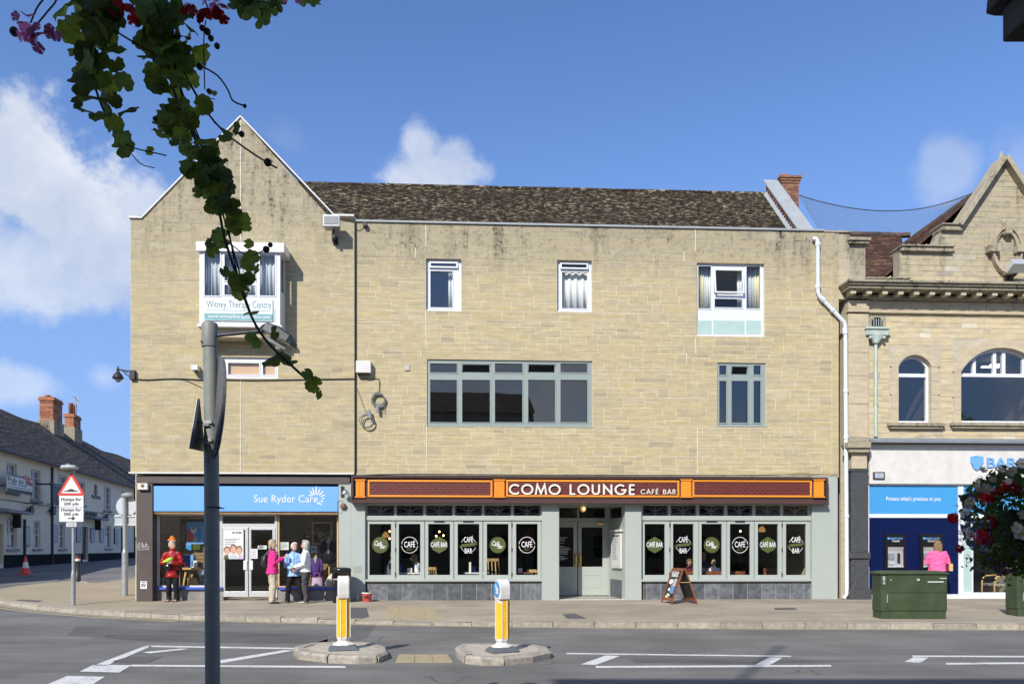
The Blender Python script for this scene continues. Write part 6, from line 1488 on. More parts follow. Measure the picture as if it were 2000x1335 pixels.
# bank interior chair
def armchair(px, v, label):
    u = FA.U(px, v); z = .14; t = thing('armchair', label, 'chair', FA, (u, v, z)); mb = MB(); mb.box(u-.26, u+.26, v-.25, v+.25, z+.40, z+.46); mb.build('seat', M['room'], t); mb = MB(); mb.box(u+.18, u+.24, v-.25, v+.25, z+.47, z+.98); mb.build('backrest', M['room'], t)
    for y in (v-.28, v+.28):
        mb = MB(); mb.tube([(u-.27, y, z), (u-.27, y, z+.5), (u-.24, y, z+.62), (u-.15, y, z+.68), (u+.2, y, z+.70)], .024, 7); mb.build('arm', M['pine'], t, smooth=True); mb = MB(); mb.tube([(u+.3, y, z), (u+.2, y, z+.45), (u+.19, y, z+.7)], .024, 7); mb.build('leg', M['pine'], t, smooth=True)
armchair(1947, .9, 'pale wooden armchair inside the bank window, lower left of the flowers'); armchair(1975, 1.6, 'second pale armchair further inside the bank window')
mb = MB(); mb.box(U(1884)+.02, U(2060)-.02, SB+.09, 4.9, .1, .138); mb.build('bank_floor', M['royal'], bank)
# ================================================================== HOTEL in the side street (its front is in shade)
hotel = thing('hotel_building', 'long white rendered hotel with dark roof lining the side street', 'building', FH, (0,0,0))
def HF(px, py, v=0): return FH.F(px, py, v)
hz0 = .55; eav = 6.42; HL0, HL1 = -14.0, 60.0
RDV = 4.6; RDZ = FH.Z(0, 797, RDV)
wins_u = [(13,33,904,962), (61,79,917,977), (114,131,928,980), (148,166,940,985), (203,216,950,996), (236,247,959,1000)]
wins_g = [(14,33,1011,1071), (65,79,1017,1071), (115,127,1021,1071), (205,217,1026,1070)]
doors = [(160,172,1028,1092), (236,243,1030,1090)]
holes = []; 
def HR(x0, x1, y0, y1, v=0): return FH.U(x0, v), FH.U(x1, v), FH.Z((x0+x1)/2, y1, v), FH.Z((x0+x1)/2, y0, v)
for w_ in wins_u+wins_g+doors: holes.append(HR(*w_))
d0 = (HR(-12, 7, 1022, 1100)); holes.append(d0)
mb = MB(); panel_holes(mb, HL0, HL1, hz0, eav, holes, 0, .35); mb.box(HL0, HL0+.3, .352, 9, hz0, eav); mb.box(HL1-.3, HL1, .352, 9, hz0, eav)
hw = mb.build('wall', M['render'], hotel)
mb = MB()
pl = [(HL0, FH.U(-12)-.02)]
xs = sorted([d0]+[HR(*d) for d in doors]); cur_ = HL0
for d in xs: mb.box(cur_, d[0]-.01, -.03, -.001, hz0, hz0+.78); cur_ = d[1]+.01
mb.box(cur_, HL1, -.03, -.001, hz0, hz0+.8); mb.build('plinth', M['matblack'], hotel)
for i, w_ in enumerate(wins_u+wins_g):
    h = HR(*w_); up_ = i < len(wins_u); mb = MB(); zm = (h[2]+h[3])/2
    nu, nz = 3, (4 if up_ else 4); bars = []
    cells = [(h[0]+.07+(h[1]-h[0]-.14)*a/nu+.02, h[0]+.07+(h[1]-h[0]-.14)*(a+1)/nu-.02, h[2]+.07+(h[3]-h[2]-.14)*b/nz+.02, h[2]+.07+(h[3]-h[2]-.14)*(b+1)/nz-.02) for a in range(nu) for b in range(nz)]
    if not up_: cells = [c for c in cells if c[2] >= zm-.05]+[(h[0]+.09, h[1]-.09, h[2]+.09, zm-.04)]
    panel_holes(mb, *h, cells, .1, .16); w = mb.build('sash_window', M['white_dirty'], hotel)
    for c in cells: g = MB(); g.box(c[0], c[1], .125, .131, c[2], c[3]); g.build('pane', M['glass'], w)
    mb = MB(); mb.box(h[0]-.12, h[1]+.12, -.1, .09, h[2]-.11, h[2]-.003); mb.build('sill', M['lead'], w)
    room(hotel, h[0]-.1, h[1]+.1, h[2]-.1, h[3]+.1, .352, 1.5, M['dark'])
for d, m_ in ((HR(*doors[0]), 'gloss_black'), (HR(*doors[1]), 'gloss_black'), (d0, 'ashlar')):
    mb = MB(); mb.box(d[0], d[1], .15, .2, hz0, d[3]); k = mb.build('door', M[m_], hotel)
    for a in (0, 1):
        for b in (0, 1): p = MB(); w2 = (d[1]-d[0]); p.box(d[0]+w2*(.1+.45*a), d[0]+w2*(.45+.45*a), .13, .149, d[2]+.2+b*(d[3]-d[2])*.5, d[2]+(d[3]-d[2])*(.42+.5*b)); p.build('door_panel', M[m_], k)
mb = MB(); mb.box(HL0, HL1, -.035, -.001, FH.Z(100, 988)-.03, FH.Z(100, 988)+.03); mb.build('string_course', M['lead'], hotel)
for a, b, z_, v0 in ((-25, 28, FH.Z(10, 1001), -.9), (160, 187, FH.Z(172, 1012), -.75)):
    mb = MB(); u0, u1 = FH.U(a), FH.U(b); mb.add([(u0, -.001, z_+.22), (u1, -.001, z_+.22), (u1, v0, z_+.06), (u0, v0, z_+.06), (u0, v0, z_-.03), (u1, v0, z_-.03), (u1, -.001, z_-.03), (u0, -.001, z_-.03)], [(0,3,2,1), (3,4,5,2), (4,7,6,5), (0,7,4,3), (1,2,5,6)]); k = mb.build('door_hood', M['lead'], hotel)
    mb = MB(); mb.prism([(u1-.2, z_-.04), (u1-.05, z_-.04), (u1-.07, z_-.6), (u1-.14, z_-.7)], -.35, -.001); mb.build('bracket', M['black'], k)
# roof with a slight sag between sections, bonding tiles in courses
mb = MB(); n = 26; V = []
for i in range(n+1):
    u = HL0+(HL1-HL0)*i/n; dz = -.10*math.sin(i*.9)+.05*math.sin(i*2.3); V += [(u, -.35, eav-.12), (u, RDV, RDZ+dz), (u, 9.4, eav-.1)]
mb.add(V, [(3*i, 3*i+3, 3*i+4, 3*i+1) for i in range(n)]+[(3*i+1, 3*i+4, 3*i+5, 3*i+2) for i in range(n)]); hr = mb.build('roof', M['hotelroof'], hotel)
mb = MB(); sl = math.hypot(RDV+.35, RDZ-eav+.12); rr = random.Random(12)
for j in range(34):
    k0, k1 = j/34, min(1, (j+1.3)/34); u = HL0
    while u < 44:
        w_ = rr.uniform(.3, .8) if u > -2 else .9; f = lambda k: (-.35+(RDV+.35)*k, eav-.12+(RDZ-eav+.12)*k)
        a, b = f(k0), f(k1); hh = rr.uniform(.03, .06); i_ = (u-HL0)/(HL1-HL0)*n; dz = (-.10*math.sin(i_*.9)+.05*math.sin(i_*2.3))
        mb.add([(u, a[0], a[1]+hh+dz*k0), (u+w_-.01, a[0], a[1]+hh+dz*k0), (u+w_-.01, b[0], b[1]+.02+dz*k1), (u, b[0], b[1]+.02+dz*k1), (u, a[0], a[1]+dz*k0-.02), (u+w_-.01, a[0], a[1]+dz*k0-.02)], [(0,1,2,3), (4,5,1,0), (0,3,4)], 0, rr.random()); u += w_
mb.build('roof_tiles', M['hotelroof'], hr, kind='stuff')
mb = MB(); mb.tube([(HL0, -.42, eav-.2), (HL1, -.42, eav-.2)], .07, 6); mb.build('gutter', M['black'], hotel)
mb = MB()
for x in (100, 262): mb.tube([(FH.U(x), -.06, hz0), (FH.U(x), -.06, eav-.25)], .06, 6)
mb.tube([(FH.U(46), -.06, hz0), (FH.U(46), -.06, FH.Z(46, 1013))], .06, 6)
mb.build('drainpipes', M['black'], hotel, kind='stuff')
# fittings on the hotel
def hbox(name, label, cat, x0, x1, y0, y1, v0, v1, m_, part, group=None):
    h = HR(x0, x1, y0, y1, v0); t = thing(name, label, cat, FH, ((h[0]+h[1])/2, v1, h[2]), group); mb = MB(); mb.box(h[0], h[1], v0, v1, h[2], h[3]); mb.build(part, M[m_], t); return t, h
t, h = hbox('letting_board', 'white and green board reading Pub to let on the hotel front', 'sign', 14, 63, 928.5, 963, -.5, -.46, 'signwhite', 'board')
W_, H_ = h[1]-h[0], h[3]-h[2]
for z0, z1, m_ in ((0, .2, 'green'), (.87, 1, 'lead')): mb = MB(); mb.box(h[0], h[1], -.504, -.5005, h[2]+H_*z0, h[2]+H_*z1); mb.build('colour_band', M[m_], t)
mb = MB(); put_text(mb, 'Pub to let', h[0]+W_*.02, h[1]-W_*.04, h[2]+H_*.55, h[2]+H_*.83, -.5005, .004, bold=.02); mb.build('lettering', M['green'], t)
mb = MB(); put_text(mb, '01284 714497', h[0]+W_*.02, h[0]+W_*.78, h[2]+H_*.41, h[2]+H_*.51, -.5005, .004, bold=.03); put_text(mb, 'www.innsandhotels.co.uk', h[0]+W_*.02, h[0]+W_*.95, h[2]+H_*.26, h[2]+H_*.36, -.5005, .004)
mb.build('small_print', M['signblack'], t, kind='stuff')
mb = MB(); mb.bar((h[0]+W_*.62, -.515, h[2]+H_*1.0), (h[1]+W_*.0, -.515, h[2]+H_*.62), .02, .13, up=(0,0,1))
for k in range(3): mb.bar((h[0]+W_*(.70+.06*k), -.515, h[2]+H_*(.95-.05*k)), (h[0]+W_*(.72+.08*k), -.515, h[2]+H_*(1.15-.06*k)), .02, .05)
mb.build('corner_flash', M['signred'], t)
mb = MB(); mb.bar((h[0]+.3, -.45, h[2]+.3), (h[0]+.3, -.002, h[2]+.3), .05, .05); mb.bar((h[1]-.3, -.45, h[2]+.3), (h[1]-.3, -.002, h[2]+.3), .05, .05); mb.build('bracket', M['black'], t, kind='stuff')
t, h = hbox('pub_sign', 'dark green hanging pub sign half hidden by the hump warning sign', 'sign', 103, 121, 948, 985, -1.0, -.9, 'postdark', 'board')
mb = MB(); mb.bar((h[0]-.2, -.95, h[3]+.08), (h[1]+.4, -.95, h[3]+.08), .06, .08); mb.bar(((h[0]+h[1])/2, -.9, h[3]+.08), ((h[0]+h[1])/2, -.001, h[3]+.08), .06, .08); mb.build('bracket', M['black'], t)
mb = MB(); mb.prism([(h[0]+(h[1]-h[0])*(.62+.25*x), h[2]+(h[3]-h[2])*(.5+.35*y)) for x, y in ((-.6,-.9),(-.2,-.4),(-.8,.1),(-.3,.3),(-.5,.8),(.1,.5),(.5,.9),(.5,.2),(.9,-.2),(.4,-.4),(.6,-.9),(.1,-.6))], -1.01, -1.001); mb.build('lion_emblem', M['signred'], t)
mb = MB()
t = thing('hotel_lettering', 'black raised letters ending HOTEL above the hotel door', 'sign', FH, (FH.U(176), -.05, FH.Z(176, 1012)))
h = HR(165, 188, 1000, 1013); put_text(mb, 'N HOTEL', h[0], h[1], h[2], h[3], -.05, .05, bold=.02); mb.build('lettering', M['signblack'], t)
for x0, x1, y0, y1, lb in ((48.5,59,1026.5,1066,'dark framed poster between the hotel ground floor windows'), (224.5,232.5,1031,1061,'dark framed poster at the far end of the hotel')):
    t, h = hbox('poster_case', lb, 'poster', x0, x1, y0, y1, -.08, -.001, 'gloss_black', 'case', 'poster cases on the hotel front'); mb = MB(); mb.box(h[0]+.08, h[1]-.08, -.084, -.0805, h[2]+.08, h[3]-.08); mb.build('poster', M['curtaingrey'], t)
for x0, x1, y0, y1, lb in ((104,112,1026,1057,'pale notice board right of the hotel drainpipe'), (150.5,157.5,1030,1057,'pale notice board left of the hotel door'), (178,185,1031,1057,'pale notice board right of the hotel door'), (196,202.5,1032,1057,'pale notice board nearest the far ground floor window')):
    t, h = hbox('notice_board', lb, 'notice board', x0, x1, y0, y1, -.06, -.001, 'curtaingrey', 'board', 'notice boards on the hotel front'); mb = MB(); mb.frame(h[0]-.03, h[1]+.03, h[2]-.03, h[3]+.03, .029, -.07, -.001); mb.build('frame', M['lead'], t)
for x, y, lb in ((62,996,'black round basket bracket disc under the letting board'), (105.5,997,'black round disc beside the hotel drainpipe'), (209,1010,'black round disc near the far hotel windows')):
    u, z = HF(x, y, -.2); t = thing('wall_disc', lb, 'disc', FH, (u, 0, z), 'round discs on the hotel front'); mb = MB(); mb.loft([(u, -.15, z), (u, -.25, z)], [.23, .23], 16); mb.build('disc', M['black'], t)
    mb = MB(); mb.bar((u-.5, -.02, z+.35), (u-.5, -.7, z+.35), .04, .04); mb.bar((u-.5, -.02, z-.1), (u-.5, -.55, z+.33), .03, .03); mb.bar((u, -.2, z), (u, -.001, z), .05, .05); mb.build('bracket', M['black'], t)
t = thing('wall_emblem', 'small orange leaf shaped emblem high on the hotel wall', 'emblem', FH, (FH.U(187), 0, FH.Z(187, 962))); u, z = HF(187, 957, -.02); mb = MB()
mb.prism([(u+x*.3, z+y*.42) for x, y in ((0,-1),(.4,-.5),(1,-.4),(.6,.1),(.8,.7),(.25,.5),(0,1),(-.25,.5),(-.8,.7),(-.6,.1),(-1,-.4),(-.4,-.5))], -.06, -.001); mb.build('emblem', M['wood'], t)
h = HR(179, 195, 967, 973); mb = MB(); mb.box(h[0], h[1], -.05, -.001, h[2], h[3]); mb.build('name_plate', M['black'], t)
def hstack(name, label, x0, x1, yt, yb, v, pots, split=False, d=1.0):
    u0, u1 = FH.U(x0, v), FH.U(x1, v); zt_, zb_ = FH.Z((x0+x1)/2, yt, v), FH.Z((x0+x1)/2, yb, v); w_ = min(u1-u0, 3.2); u1 = u0+w_
    t = thing(name, label, 'chimney', FH, ((u0+u1)/2, v, zb_))
    mb = MB(); mb.box(u0-.12, u1+.12, v-.1, v+d+.1, zb_-1.6, zb_+.05); mb.build('base', M['ashlar_dirty'], t)
    mb = MB(); mb.box(u0, u1, v, v+d, zb_+.051, zt_-.25); st = mb.build('stack', M['orangebrick'], t)
    brick_shell(st, u0, u1, v, v+d, zb_+.06, zt_-.28, M['orangebrick'], .5, .16, (0, 2), seed=x0, out=.02)
    mb = MB(); mb.box(u0-.08, u1+.08, v-.08, v+d+.08, zt_-.249, zt_-.12); mb.box(u0-.04, u1+.04, v-.04, v+d+.04, zt_-.119, zt_); mb.build('cap', M['orangebrick'], t)
    for i in range(pots):
        k = (i+.5)/pots; mb = MB(); mb.lathe((u0+w_*k, v+d/2, zt_), [(.16,0),(.18,.1),(.15,.15)] if split else [(.16,0),(.15,.75),(.18,.8),(.17,.85)], 10); mb.build('chimney_pot', M['terracotta'], t, smooth=True)
    return t, u0, u1, zt_
hstack('chimney', 'wide red brick chimney on the hotel roof', 104, 121, 779, 826, 3.7, 4, True, .85)
t, a, b, c = hstack('chimney', 'narrow brick chimney with two tall pots on the hotel roof', 144, 157, 811, 838, 3.9, 2, False, .62)
u, z = FH.F(148, 790, 3.9); t = thing('aerial', 'small television aerial above the narrow hotel chimney', 'aerial', FH, (u, 3.9, c)); mb = MB(); mb.tube([(u, 3.9, c-.1), (u, 3.9, z+.6)], .03, 5)
mb.bar((u-.6, 3.9, z+.55), (u+.7, 3.9, z+.35), .03, .03)
for k in range(6): mb.bar((u-.5+k*.22, 3.9, z+.2-.04*k), (u-.5+k*.22, 3.9, z+.85-.04*k), .02, .02)
mb.build('rods', M['signgrey'], t)
# ================================================================== ACROSS THE STREET (seen only as reflections and shadow)
def house(label, x0, x1, h, rh, yb, m_='bmortar', gable=True):
    t = thing('street_house', label, 'building', FW, ((x0+x1)/2, yb, 0)); mb = MB(); hs = []
    n = max(2, int((x1-x0)/2.6))
    for i in range(n):
        for z in (1.0, 3.6, 6.3)[:2 if h < 7.5 else 3]: c = x0+(x1-x0)*(i+.5)/n; hs.append((c-.5, c+.5, z, z+1.5))
    P = MB(); panel_holes(P, x0, x1, 0, h, hs, 0, .3); P.v = [(p[0], yb-p[1], p[2]) for p in P.v]; P.f = [tuple(reversed(f)) for f in P.f]
    P.box(x0, x0+.3, yb-8, yb-.302, 0, h); P.box(x1-.3, x1, yb-8, yb-.302, 0, h); P.box(x0, x1, yb-8.3, yb-8.002, 0, h); P.build('wall', M[m_], t)
    for q in hs:
        W = MB(); panel_holes(W, q[0], q[1], q[2], q[3], [(q[0]+.08, q[1]-.08, q[2]+.08, q[2]+.72), (q[0]+.08, q[1]-.08, q[2]+.80, q[3]-.08)], .1, .16); W.v = [(p[0], yb-p[1], p[2]) for p in W.v]; W.f = [tuple(reversed(f)) for f in W.f]; w = W.build('window', M['white_dirty'], t)
        g = MB(); g.box(q[0]+.08, q[1]-.08, yb-.2, yb-.17, q[2]+.08, q[3]-.08); g.build('pane', M['gloss_black'], w)
    R_ = MB(); ym = yb-4.1
    R_.add([(x0-.1, yb+.25, h-.1), (x1+.1, yb+.25, h-.1), (x1+.1, ym, h+rh), (x0-.1, ym, h+rh), (x1+.1, yb-8.5, h-.1), (x0-.1, yb-8.5, h-.1)], [(0,1,2,3), (3,2,4,5)]); R_.build('roof', M['tile'], t)
    for s in (x0, x1-.05): g = MB(); g.add([(s, yb, h-.1), (s, yb-8.3, h-.1), (s, ym, h+rh-.05), (s+.05, yb, h-.1), (s+.05, yb-8.3, h-.1), (s+.05, ym, h+rh-.05)], [(0,1,2), (5,4,3), (0,3,4,1), (1,4,5,2), (2,5,3,0)]); g.build('gable_end', M[m_], t)
    return t
house('tall dark roofed house behind the camera, reflected in the long upstairs window', -5.2, 3.6, 9.65, 1.9, -2.0)
house('lower house left of the camera across the street', -19, -5.3, 8.47, 1.6, -2.0, 'render'); house('lower house right of the camera across the street', 3.9, 15, 5.4, 1.9, -2.0, 'ashlar'); house('far right house across the street', 15.3, 30, 6.8, 2.6, -2.2); house('far left house across the street', -38, -24, 6.2, 2.4, -2.0, 'ashlar')

t = thing('street_tree', 'leafy tree across the street, mirrored in the large arched bank window', 'tree', FW, (31, -4, 0)); r_ = random.Random(9); mb = MB(); mb.tube([(31,-4,0), (31.1,-4,3), (31,-4.1,6.5), (31.2,-4,9.5)], [.28,.22,.14,.04], 8)
for k in range(9): a = k*2.4; mb.tube([(31,-4,3.6+.5*k), (31+1.8*math.cos(a), -4+1.8*math.sin(a), 5.2+.55*k)], [.08,.02], 5)
mb.build('trunk', M['stem'], t); mb = MB()
for k in range(1500):
    c = Vector((r_.gauss(0,1), r_.gauss(0,1), r_.gauss(0,1))).normalized(); c = Vector((31+c.x*2.9*r_.uniform(.3,1), -4+c.y*2.7*r_.uniform(.3,1), 7.4+c.z*4.0*r_.uniform(.3,1))); a = Vector((r_.gauss(0,1), r_.gauss(0,1), r_.gauss(0,.6))).normalized()*r_.uniform(.12,.3); b = a.orthogonal().normalized()*a.length*.5
    mb.add([c-a, c+b, c+a, c-b], [(0,1,2,3)])
mb.build('crown', M['leaf2'], t, kind='stuff')
t = thing('roof_mast', 'mast on the tall house behind the camera, casting a thin road shadow', 'mast', FW, (-5.0, -6.1, 11.4)); mb = MB(); mb.tube([(-5.0, -6.1, 11.3), (-5.0, -6.1, 15.9)], .05, 8); mb.build('pole', M['steel'], t)
# ================================================================== STREET FURNITURE
def PX(px, py, Y): return Vector(((px-1000)/FPX*Y, Y, EYE+(HOR-py)/FPX*Y))
# near sign pole with its own lantern
Yp = 5.5; t = thing('sign_pole', 'grey street sign pole with a lantern, lower half dark painted, nearest the camera', 'sign post', FW, (PX(413, 800, Yp).x, Yp, .12)); px_, gx = PX(413, 800, Yp).x, Yp
mb = MB(); mb.tube([(px_+.012, Yp, .12), (px_, Yp, PX(413, 882, Yp).z)], .0515, 20); mb.build('lower_pole', M['postgrey'], t, smooth=True, auto=40)  # same grey as the upper pole, darkened by the house's cast shadow
mb = MB(); mb.tube([(px_, Yp, PX(413, 882, Yp).z+.001), (px_-.008, Yp, PX(413, 676, Yp).z)], .049, 20); mb.build('upper_pole', M['postgrey'], t, smooth=True, auto=40)
mb = MB(); mb.lathe((px_-.012, Yp, PX(413, 678, Yp).z), [(.055,0),(.057,.01),(.056,.155),(.05,.172),(.02,.176)], 20); mb.tube([(px_-.05, Yp-.045, PX(400,670,Yp).z), (px_-.055, Yp-.06, PX(400,670,Yp).z)], .008, 6); mb.build('cap_sleeve', M['postgrey'], t, smooth=True, auto=40)
mb = MB(); mb.tube([PX(424,655,Yp), PX(470,650,Yp), PX(514,646,Yp)], .012, 10); mb.build('lantern_arm', M['postdark'], t, smooth=True, auto=40)
# lantern: tapering hood open underneath, tilted down to the right
ax = (PX(574, 672, Yp)-PX(512, 640, Yp)); L_l = ax.length; ax.normalize(); nup = Vector((-ax.z, 0, ax.x)); fw = Vector((0, 1, 0)); o_ = PX(512, 640, Yp)
def LP(a, b, c): p = o_+ax*a*L_l+nup*b+fw*c; return tuple(p)
sec = [(0,.015,.03,.035),(.12,.05,.045,.06),(.5,.062,.05,.085),(.88,.045,.05,.085),(1.0,.012,.045,.075)]
mb = MB(); V = []
for a, top, bot, w_ in sec:
    V += [LP(a, -bot*.3, -w_), LP(a, top*.75, -w_*.9), LP(a, top, -w_*.5), LP(a, top, w_*.5), LP(a, top*.75, w_*.9), LP(a, -bot*.3, w_)]
F = []
for i in range(4):
    for k in range(6): F.append((6*i+k, 6*i+(k+1) % 6, 6*i+6+(k+1) % 6, 6*i+6+k))
F += [(5,4,3,2,1,0), tuple(24+k for k in range(6))]; mb.add(V, F); mb.build('lantern_hood', M['postdark'], t)
mb = MB(); mb.add([LP(.1,-.018,-.05), LP(.95,-.018,-.07), LP(.95,-.018,.07), LP(.1,-.018,.05), LP(.3,-.10,-.035), LP(.92,-.085,-.05), LP(.92,-.085,.05), LP(.3,-.10,.035)], [(0,1,2,3),(7,6,5,4),(0,4,5,1),(1,5,6,2),(2,6,7,3),(3,7,4,0)]); mb.build('lantern_lens', mat_glass('lantern_glass', .25, tr=.8), t)
mb = MB(); mb.bar(LP(.25,-.05,0), LP(.85,-.05,0), .03, .03); mb.build('lantern_lamp', M['signgrey'], t)
# round sign seen almost edge on (dark back), triangular sign edge on
c = PX(424, 797, Yp); th = R(118); nd = Vector((math.sin(th), -math.cos(th), 0)); sd = Vector((nd.y, -nd.x, 0))
mb = MB(); n = 40; rr_ = 98/FPX*Yp; tl = R(3.5)
V = []
for s, r_ in ((0, rr_*.97), (.006, rr_), (.022, rr_), (.028, rr_*.97)):
    for k in range(n): q = 2*math.pi*k/n; p = c+(sd*math.cos(q)*r_)+Vector((math.sin(tl)*math.sin(q)*r_, 0, math.cos(tl)*math.sin(q)*r_))+nd*(s-.014); V.append(tuple(p))
F = [tuple(reversed(range(n))), tuple(range(3*n, 4*n))]
for j in range(3):
    for k in range(n): F.append((j*n+k, j*n+(k+1) % n, (j+1)*n+(k+1) % n, (j+1)*n+k))
mb.add(V, F); rs_ = mb.build('round_sign', M['postgrey'], t, auto=30); rs_.data.materials[0] = mat('sign_back_streaked', (.10,.10,.105), .5, .35, 30)
mb = MB(); 
for y in (720, 880): mb.bar(tuple(PX(408,y,Yp)), tuple(PX(421,y,Yp)), .02, .03)
mb.build('sign_clamp', M['steel'], t, kind='stuff')
A, B, C = PX(388,783,Yp)+Vector((0,.0,0)), PX(371,874,Yp-.28), PX(398,880,Yp+.28)
A = (B+C)/2+Vector((.005,0,.365)); nn = (B-A).cross(C-A).normalized()*.012; nn = nn if nn.x > 0 else -nn
mb = MB(); mb.add([tuple(p) for p in (A,B,C,A+nn,B+nn,C+nn)], [(0,1,2),(5,4,3),(0,3,4,1),(1,4,5,2),(2,5,3,0)], 0); ts = mb.build('triangle_sign', M['postdark'], t)
mb = MB(); k_ = -nn.normalized()*.003; mb.add([tuple(p+k_*s) for s in (0.4, 1.4) for p in (A+(A-(A+B+C)/3)*.05, B+(B-(A+B+C)/3)*.05, C+(C-(A+B+C)/3)*.05)], [(0,1,2),(5,4,3),(0,3,4,1),(1,4,5,2),(2,5,3,0)]); mb.build('sign_face', M['signwhite'], ts)
for y in (826, 861):
    p0, p1 = PX(382, y, Yp), PX(420, y, Yp); mb = MB(); mb.bar(tuple(p0+Vector((0,-.03,0))), tuple(p1+Vector((0,-.058,0))), .012, .022); mb.tube([(px_, Yp, p1.z-.012), (px_, Yp, p1.z+.012)], .056, 16); mb.tube([tuple(PX(396,y+4,Yp-.06)), tuple(PX(408,y+4,Yp-.06))], .008, 6); mb.build('clamp_band', M['steel'], t)
mb = MB(); mb.tube([(px_+.012+.053*math.cos(q), Yp+.053*math.sin(q), PX(413,990,Yp).z) for q in [i*math.pi/8 for i in range(17)]], .004, 5); mb.tube([PX(424,991,Yp-.05), PX(438,992.5,Yp-.05)], .004, 5); mb.build('cable_tie', M['blackcable'], t)
# hump warning sign post
g_ = G(143, 1181, pave_z); Ys = g_.y; t = thing('warning_sign_post', 'galvanised post with red triangle hump sign and two distance plates', 'sign post', FW, tuple(g_))
S = lambda x, y, d=0: tuple(PX(x, y, Ys-d))
mb = MB(); mb.tube([tuple(g_-Vector((0,0,.1))), S(143.2, 1120)], .056, 14); mb.tube([S(143.2,1122), S(143.4,1113)], [.056, .038], 14); mb.tube([S(143.4,1113), S(143,918)], .038, 14); mb.build('pole', M['steel'], t, smooth=True, auto=40)
def tri(mb, pts, d0, d1, m=0): mb.prism([(PX(x, y, Ys).x, PX(x, y, Ys).z) for x, y in pts], Ys-d1, Ys-d0, m)
def rtri(cx, cy, s, r_=.12):
    P = [(cx, cy-s), (cx+s*.97, cy+s*.62), (cx-s*.97, cy+s*.62)]; out = []
    for i in range(3):
        a, b, c_ = Vector(P[i-1]), Vector(P[i]), Vector(P[(i+1) % 3])
        for k in range(5): q = k/4; out.append(tuple((b.lerp(a, r_)).lerp(b, q).lerp(b.lerp(b.lerp(c_, r_), q), q)))
    return out
mb = MB(); tri(mb, rtri(142.5, 950, 28.5), .06, .075); ts = mb.build('triangle_sign', M['signred'], t)
mb = MB(); tri(mb, rtri(142.5, 950.5, 20, .05), .076, .079); mb.build('sign_face', M['signwhite'], ts)
mb = MB(); tri(mb, [(128.5,960),(128.5,958.8),(135,957.8),(138,955.6),(142.5,954.6),(147,955.6),(150,957.8),(156.5,958.8),(156.5,960)], .08, .082); mb.build('hump_symbol', M['signblack'], ts)
def plate(x0, x1, y0, y1, lines, nm):
    a, b = PX(x0, y1, Ys), PX(x1, y0, Ys); mb = MB(); mb.box(a.x, b.x, Ys-.075, Ys-.06, a.z, b.z); k = mb.build(nm, M['signwhite'], t)
    if lines:
        mb = MB()
        for s, u0, u1, v0, v1 in lines: p, q = PX(u0, v1, Ys), PX(u1, v0, Ys); put_text(mb, s, p.x, q.x, p.z, q.z, Ys-.0755, .003, bold=.022)
        mb.build('lettering', M['signblack'], k)
    return k
plate(119, 166, 967, 990.2, [('Humps for', 123, 162, 971.5, 979.8), ('200 yds', 128, 157, 980.5, 988)], 'plate')
k = plate(119, 166, 991, 1018, [('Humps for', 123, 162, 991.8, 999.8), ('300 yds', 128, 157, 1000.5, 1008)], 'plate')
mb = MB(); tri(mb, [(136,1010.8),(145,1010.8),(143.5,1008.6),(146.5,1008.6),(150.5,1011.8),(146.5,1015),(143.5,1015),(145,1012.8),(136,1012.8)], .076, .078); mb.build('arrow', M['signblack'], k)
k = plate(133, 152, 1019.5, 1028, [('No parking', 135, 150, 1021, 1023.5), ('at any time', 135, 150, 1024.5, 1027)], 'small_plate')
p = PX(142, 914, Ys); mb = MB(); mb.loft([(p.x-.2, Ys-.15, p.z-.02), (p.x-.14, Ys-.15, p.z+.01), (p.x+.12, Ys-.15, p.z+.01), (p.x+.2, Ys-.15, p.z-.02)], [(.07,.03),(.15,.06),(.15,.06),(.08,.03)], 10, ref=(0,1,0)); mb.build('sign_light', M['signgrey'], t, smooth=True); mb = MB(); mb.box(p.x-.07, p.x+.02, Ys-.19, Ys-.1, p.z+.05, p.z+.10); mb.build('photocell', M['grey'], t)
# second post with the back of a round sign
g_ = G(244, 1124, pave_z); Ys = g_.y; t = thing('round_sign_post', 'grey post with a round sign and rectangular plate seen from behind', 'sign post', FW, tuple(g_))
mb = MB(); mb.tube([tuple(g_-Vector((0,0,.1))), S(244, 1078)], .085, 12); mb.tube([S(244,1079), S(244,1072)], [.085,.055], 12); mb.tube([S(244,1072), S(243,966)], .055, 12); mb.build('pole', M['steel'], t, smooth=True, auto=40)
p = PX(244.5, 988, Ys); mb = MB(); mb.loft([(p.x, Ys+.06, p.z), (p.x, Ys+.075, p.z)], [.30,.30], 28); mb.build('round_sign', M['curtaingrey'], t)
a, b = PX(222, 1027, Ys), PX(265, 1004, Ys); mb = MB(); mb.box(a.x, b.x, Ys+.06, Ys+.08, a.z, b.z); k = mb.build('plate', M['signgrey'], t)
mb = MB()
for z in (a.z+.04, b.z-.05): mb.box(a.x, b.x, Ys+.03, Ys+.0595, z-.02, z+.02)
mb.build('back_rail', M['alu'], k, kind='stuff')
p = PX(249, 967, Ys); mb = MB(); mb.ell(tuple(p), (.2,.12,.09)); mb.build('sign_light', M['grey'], t, smooth=True)
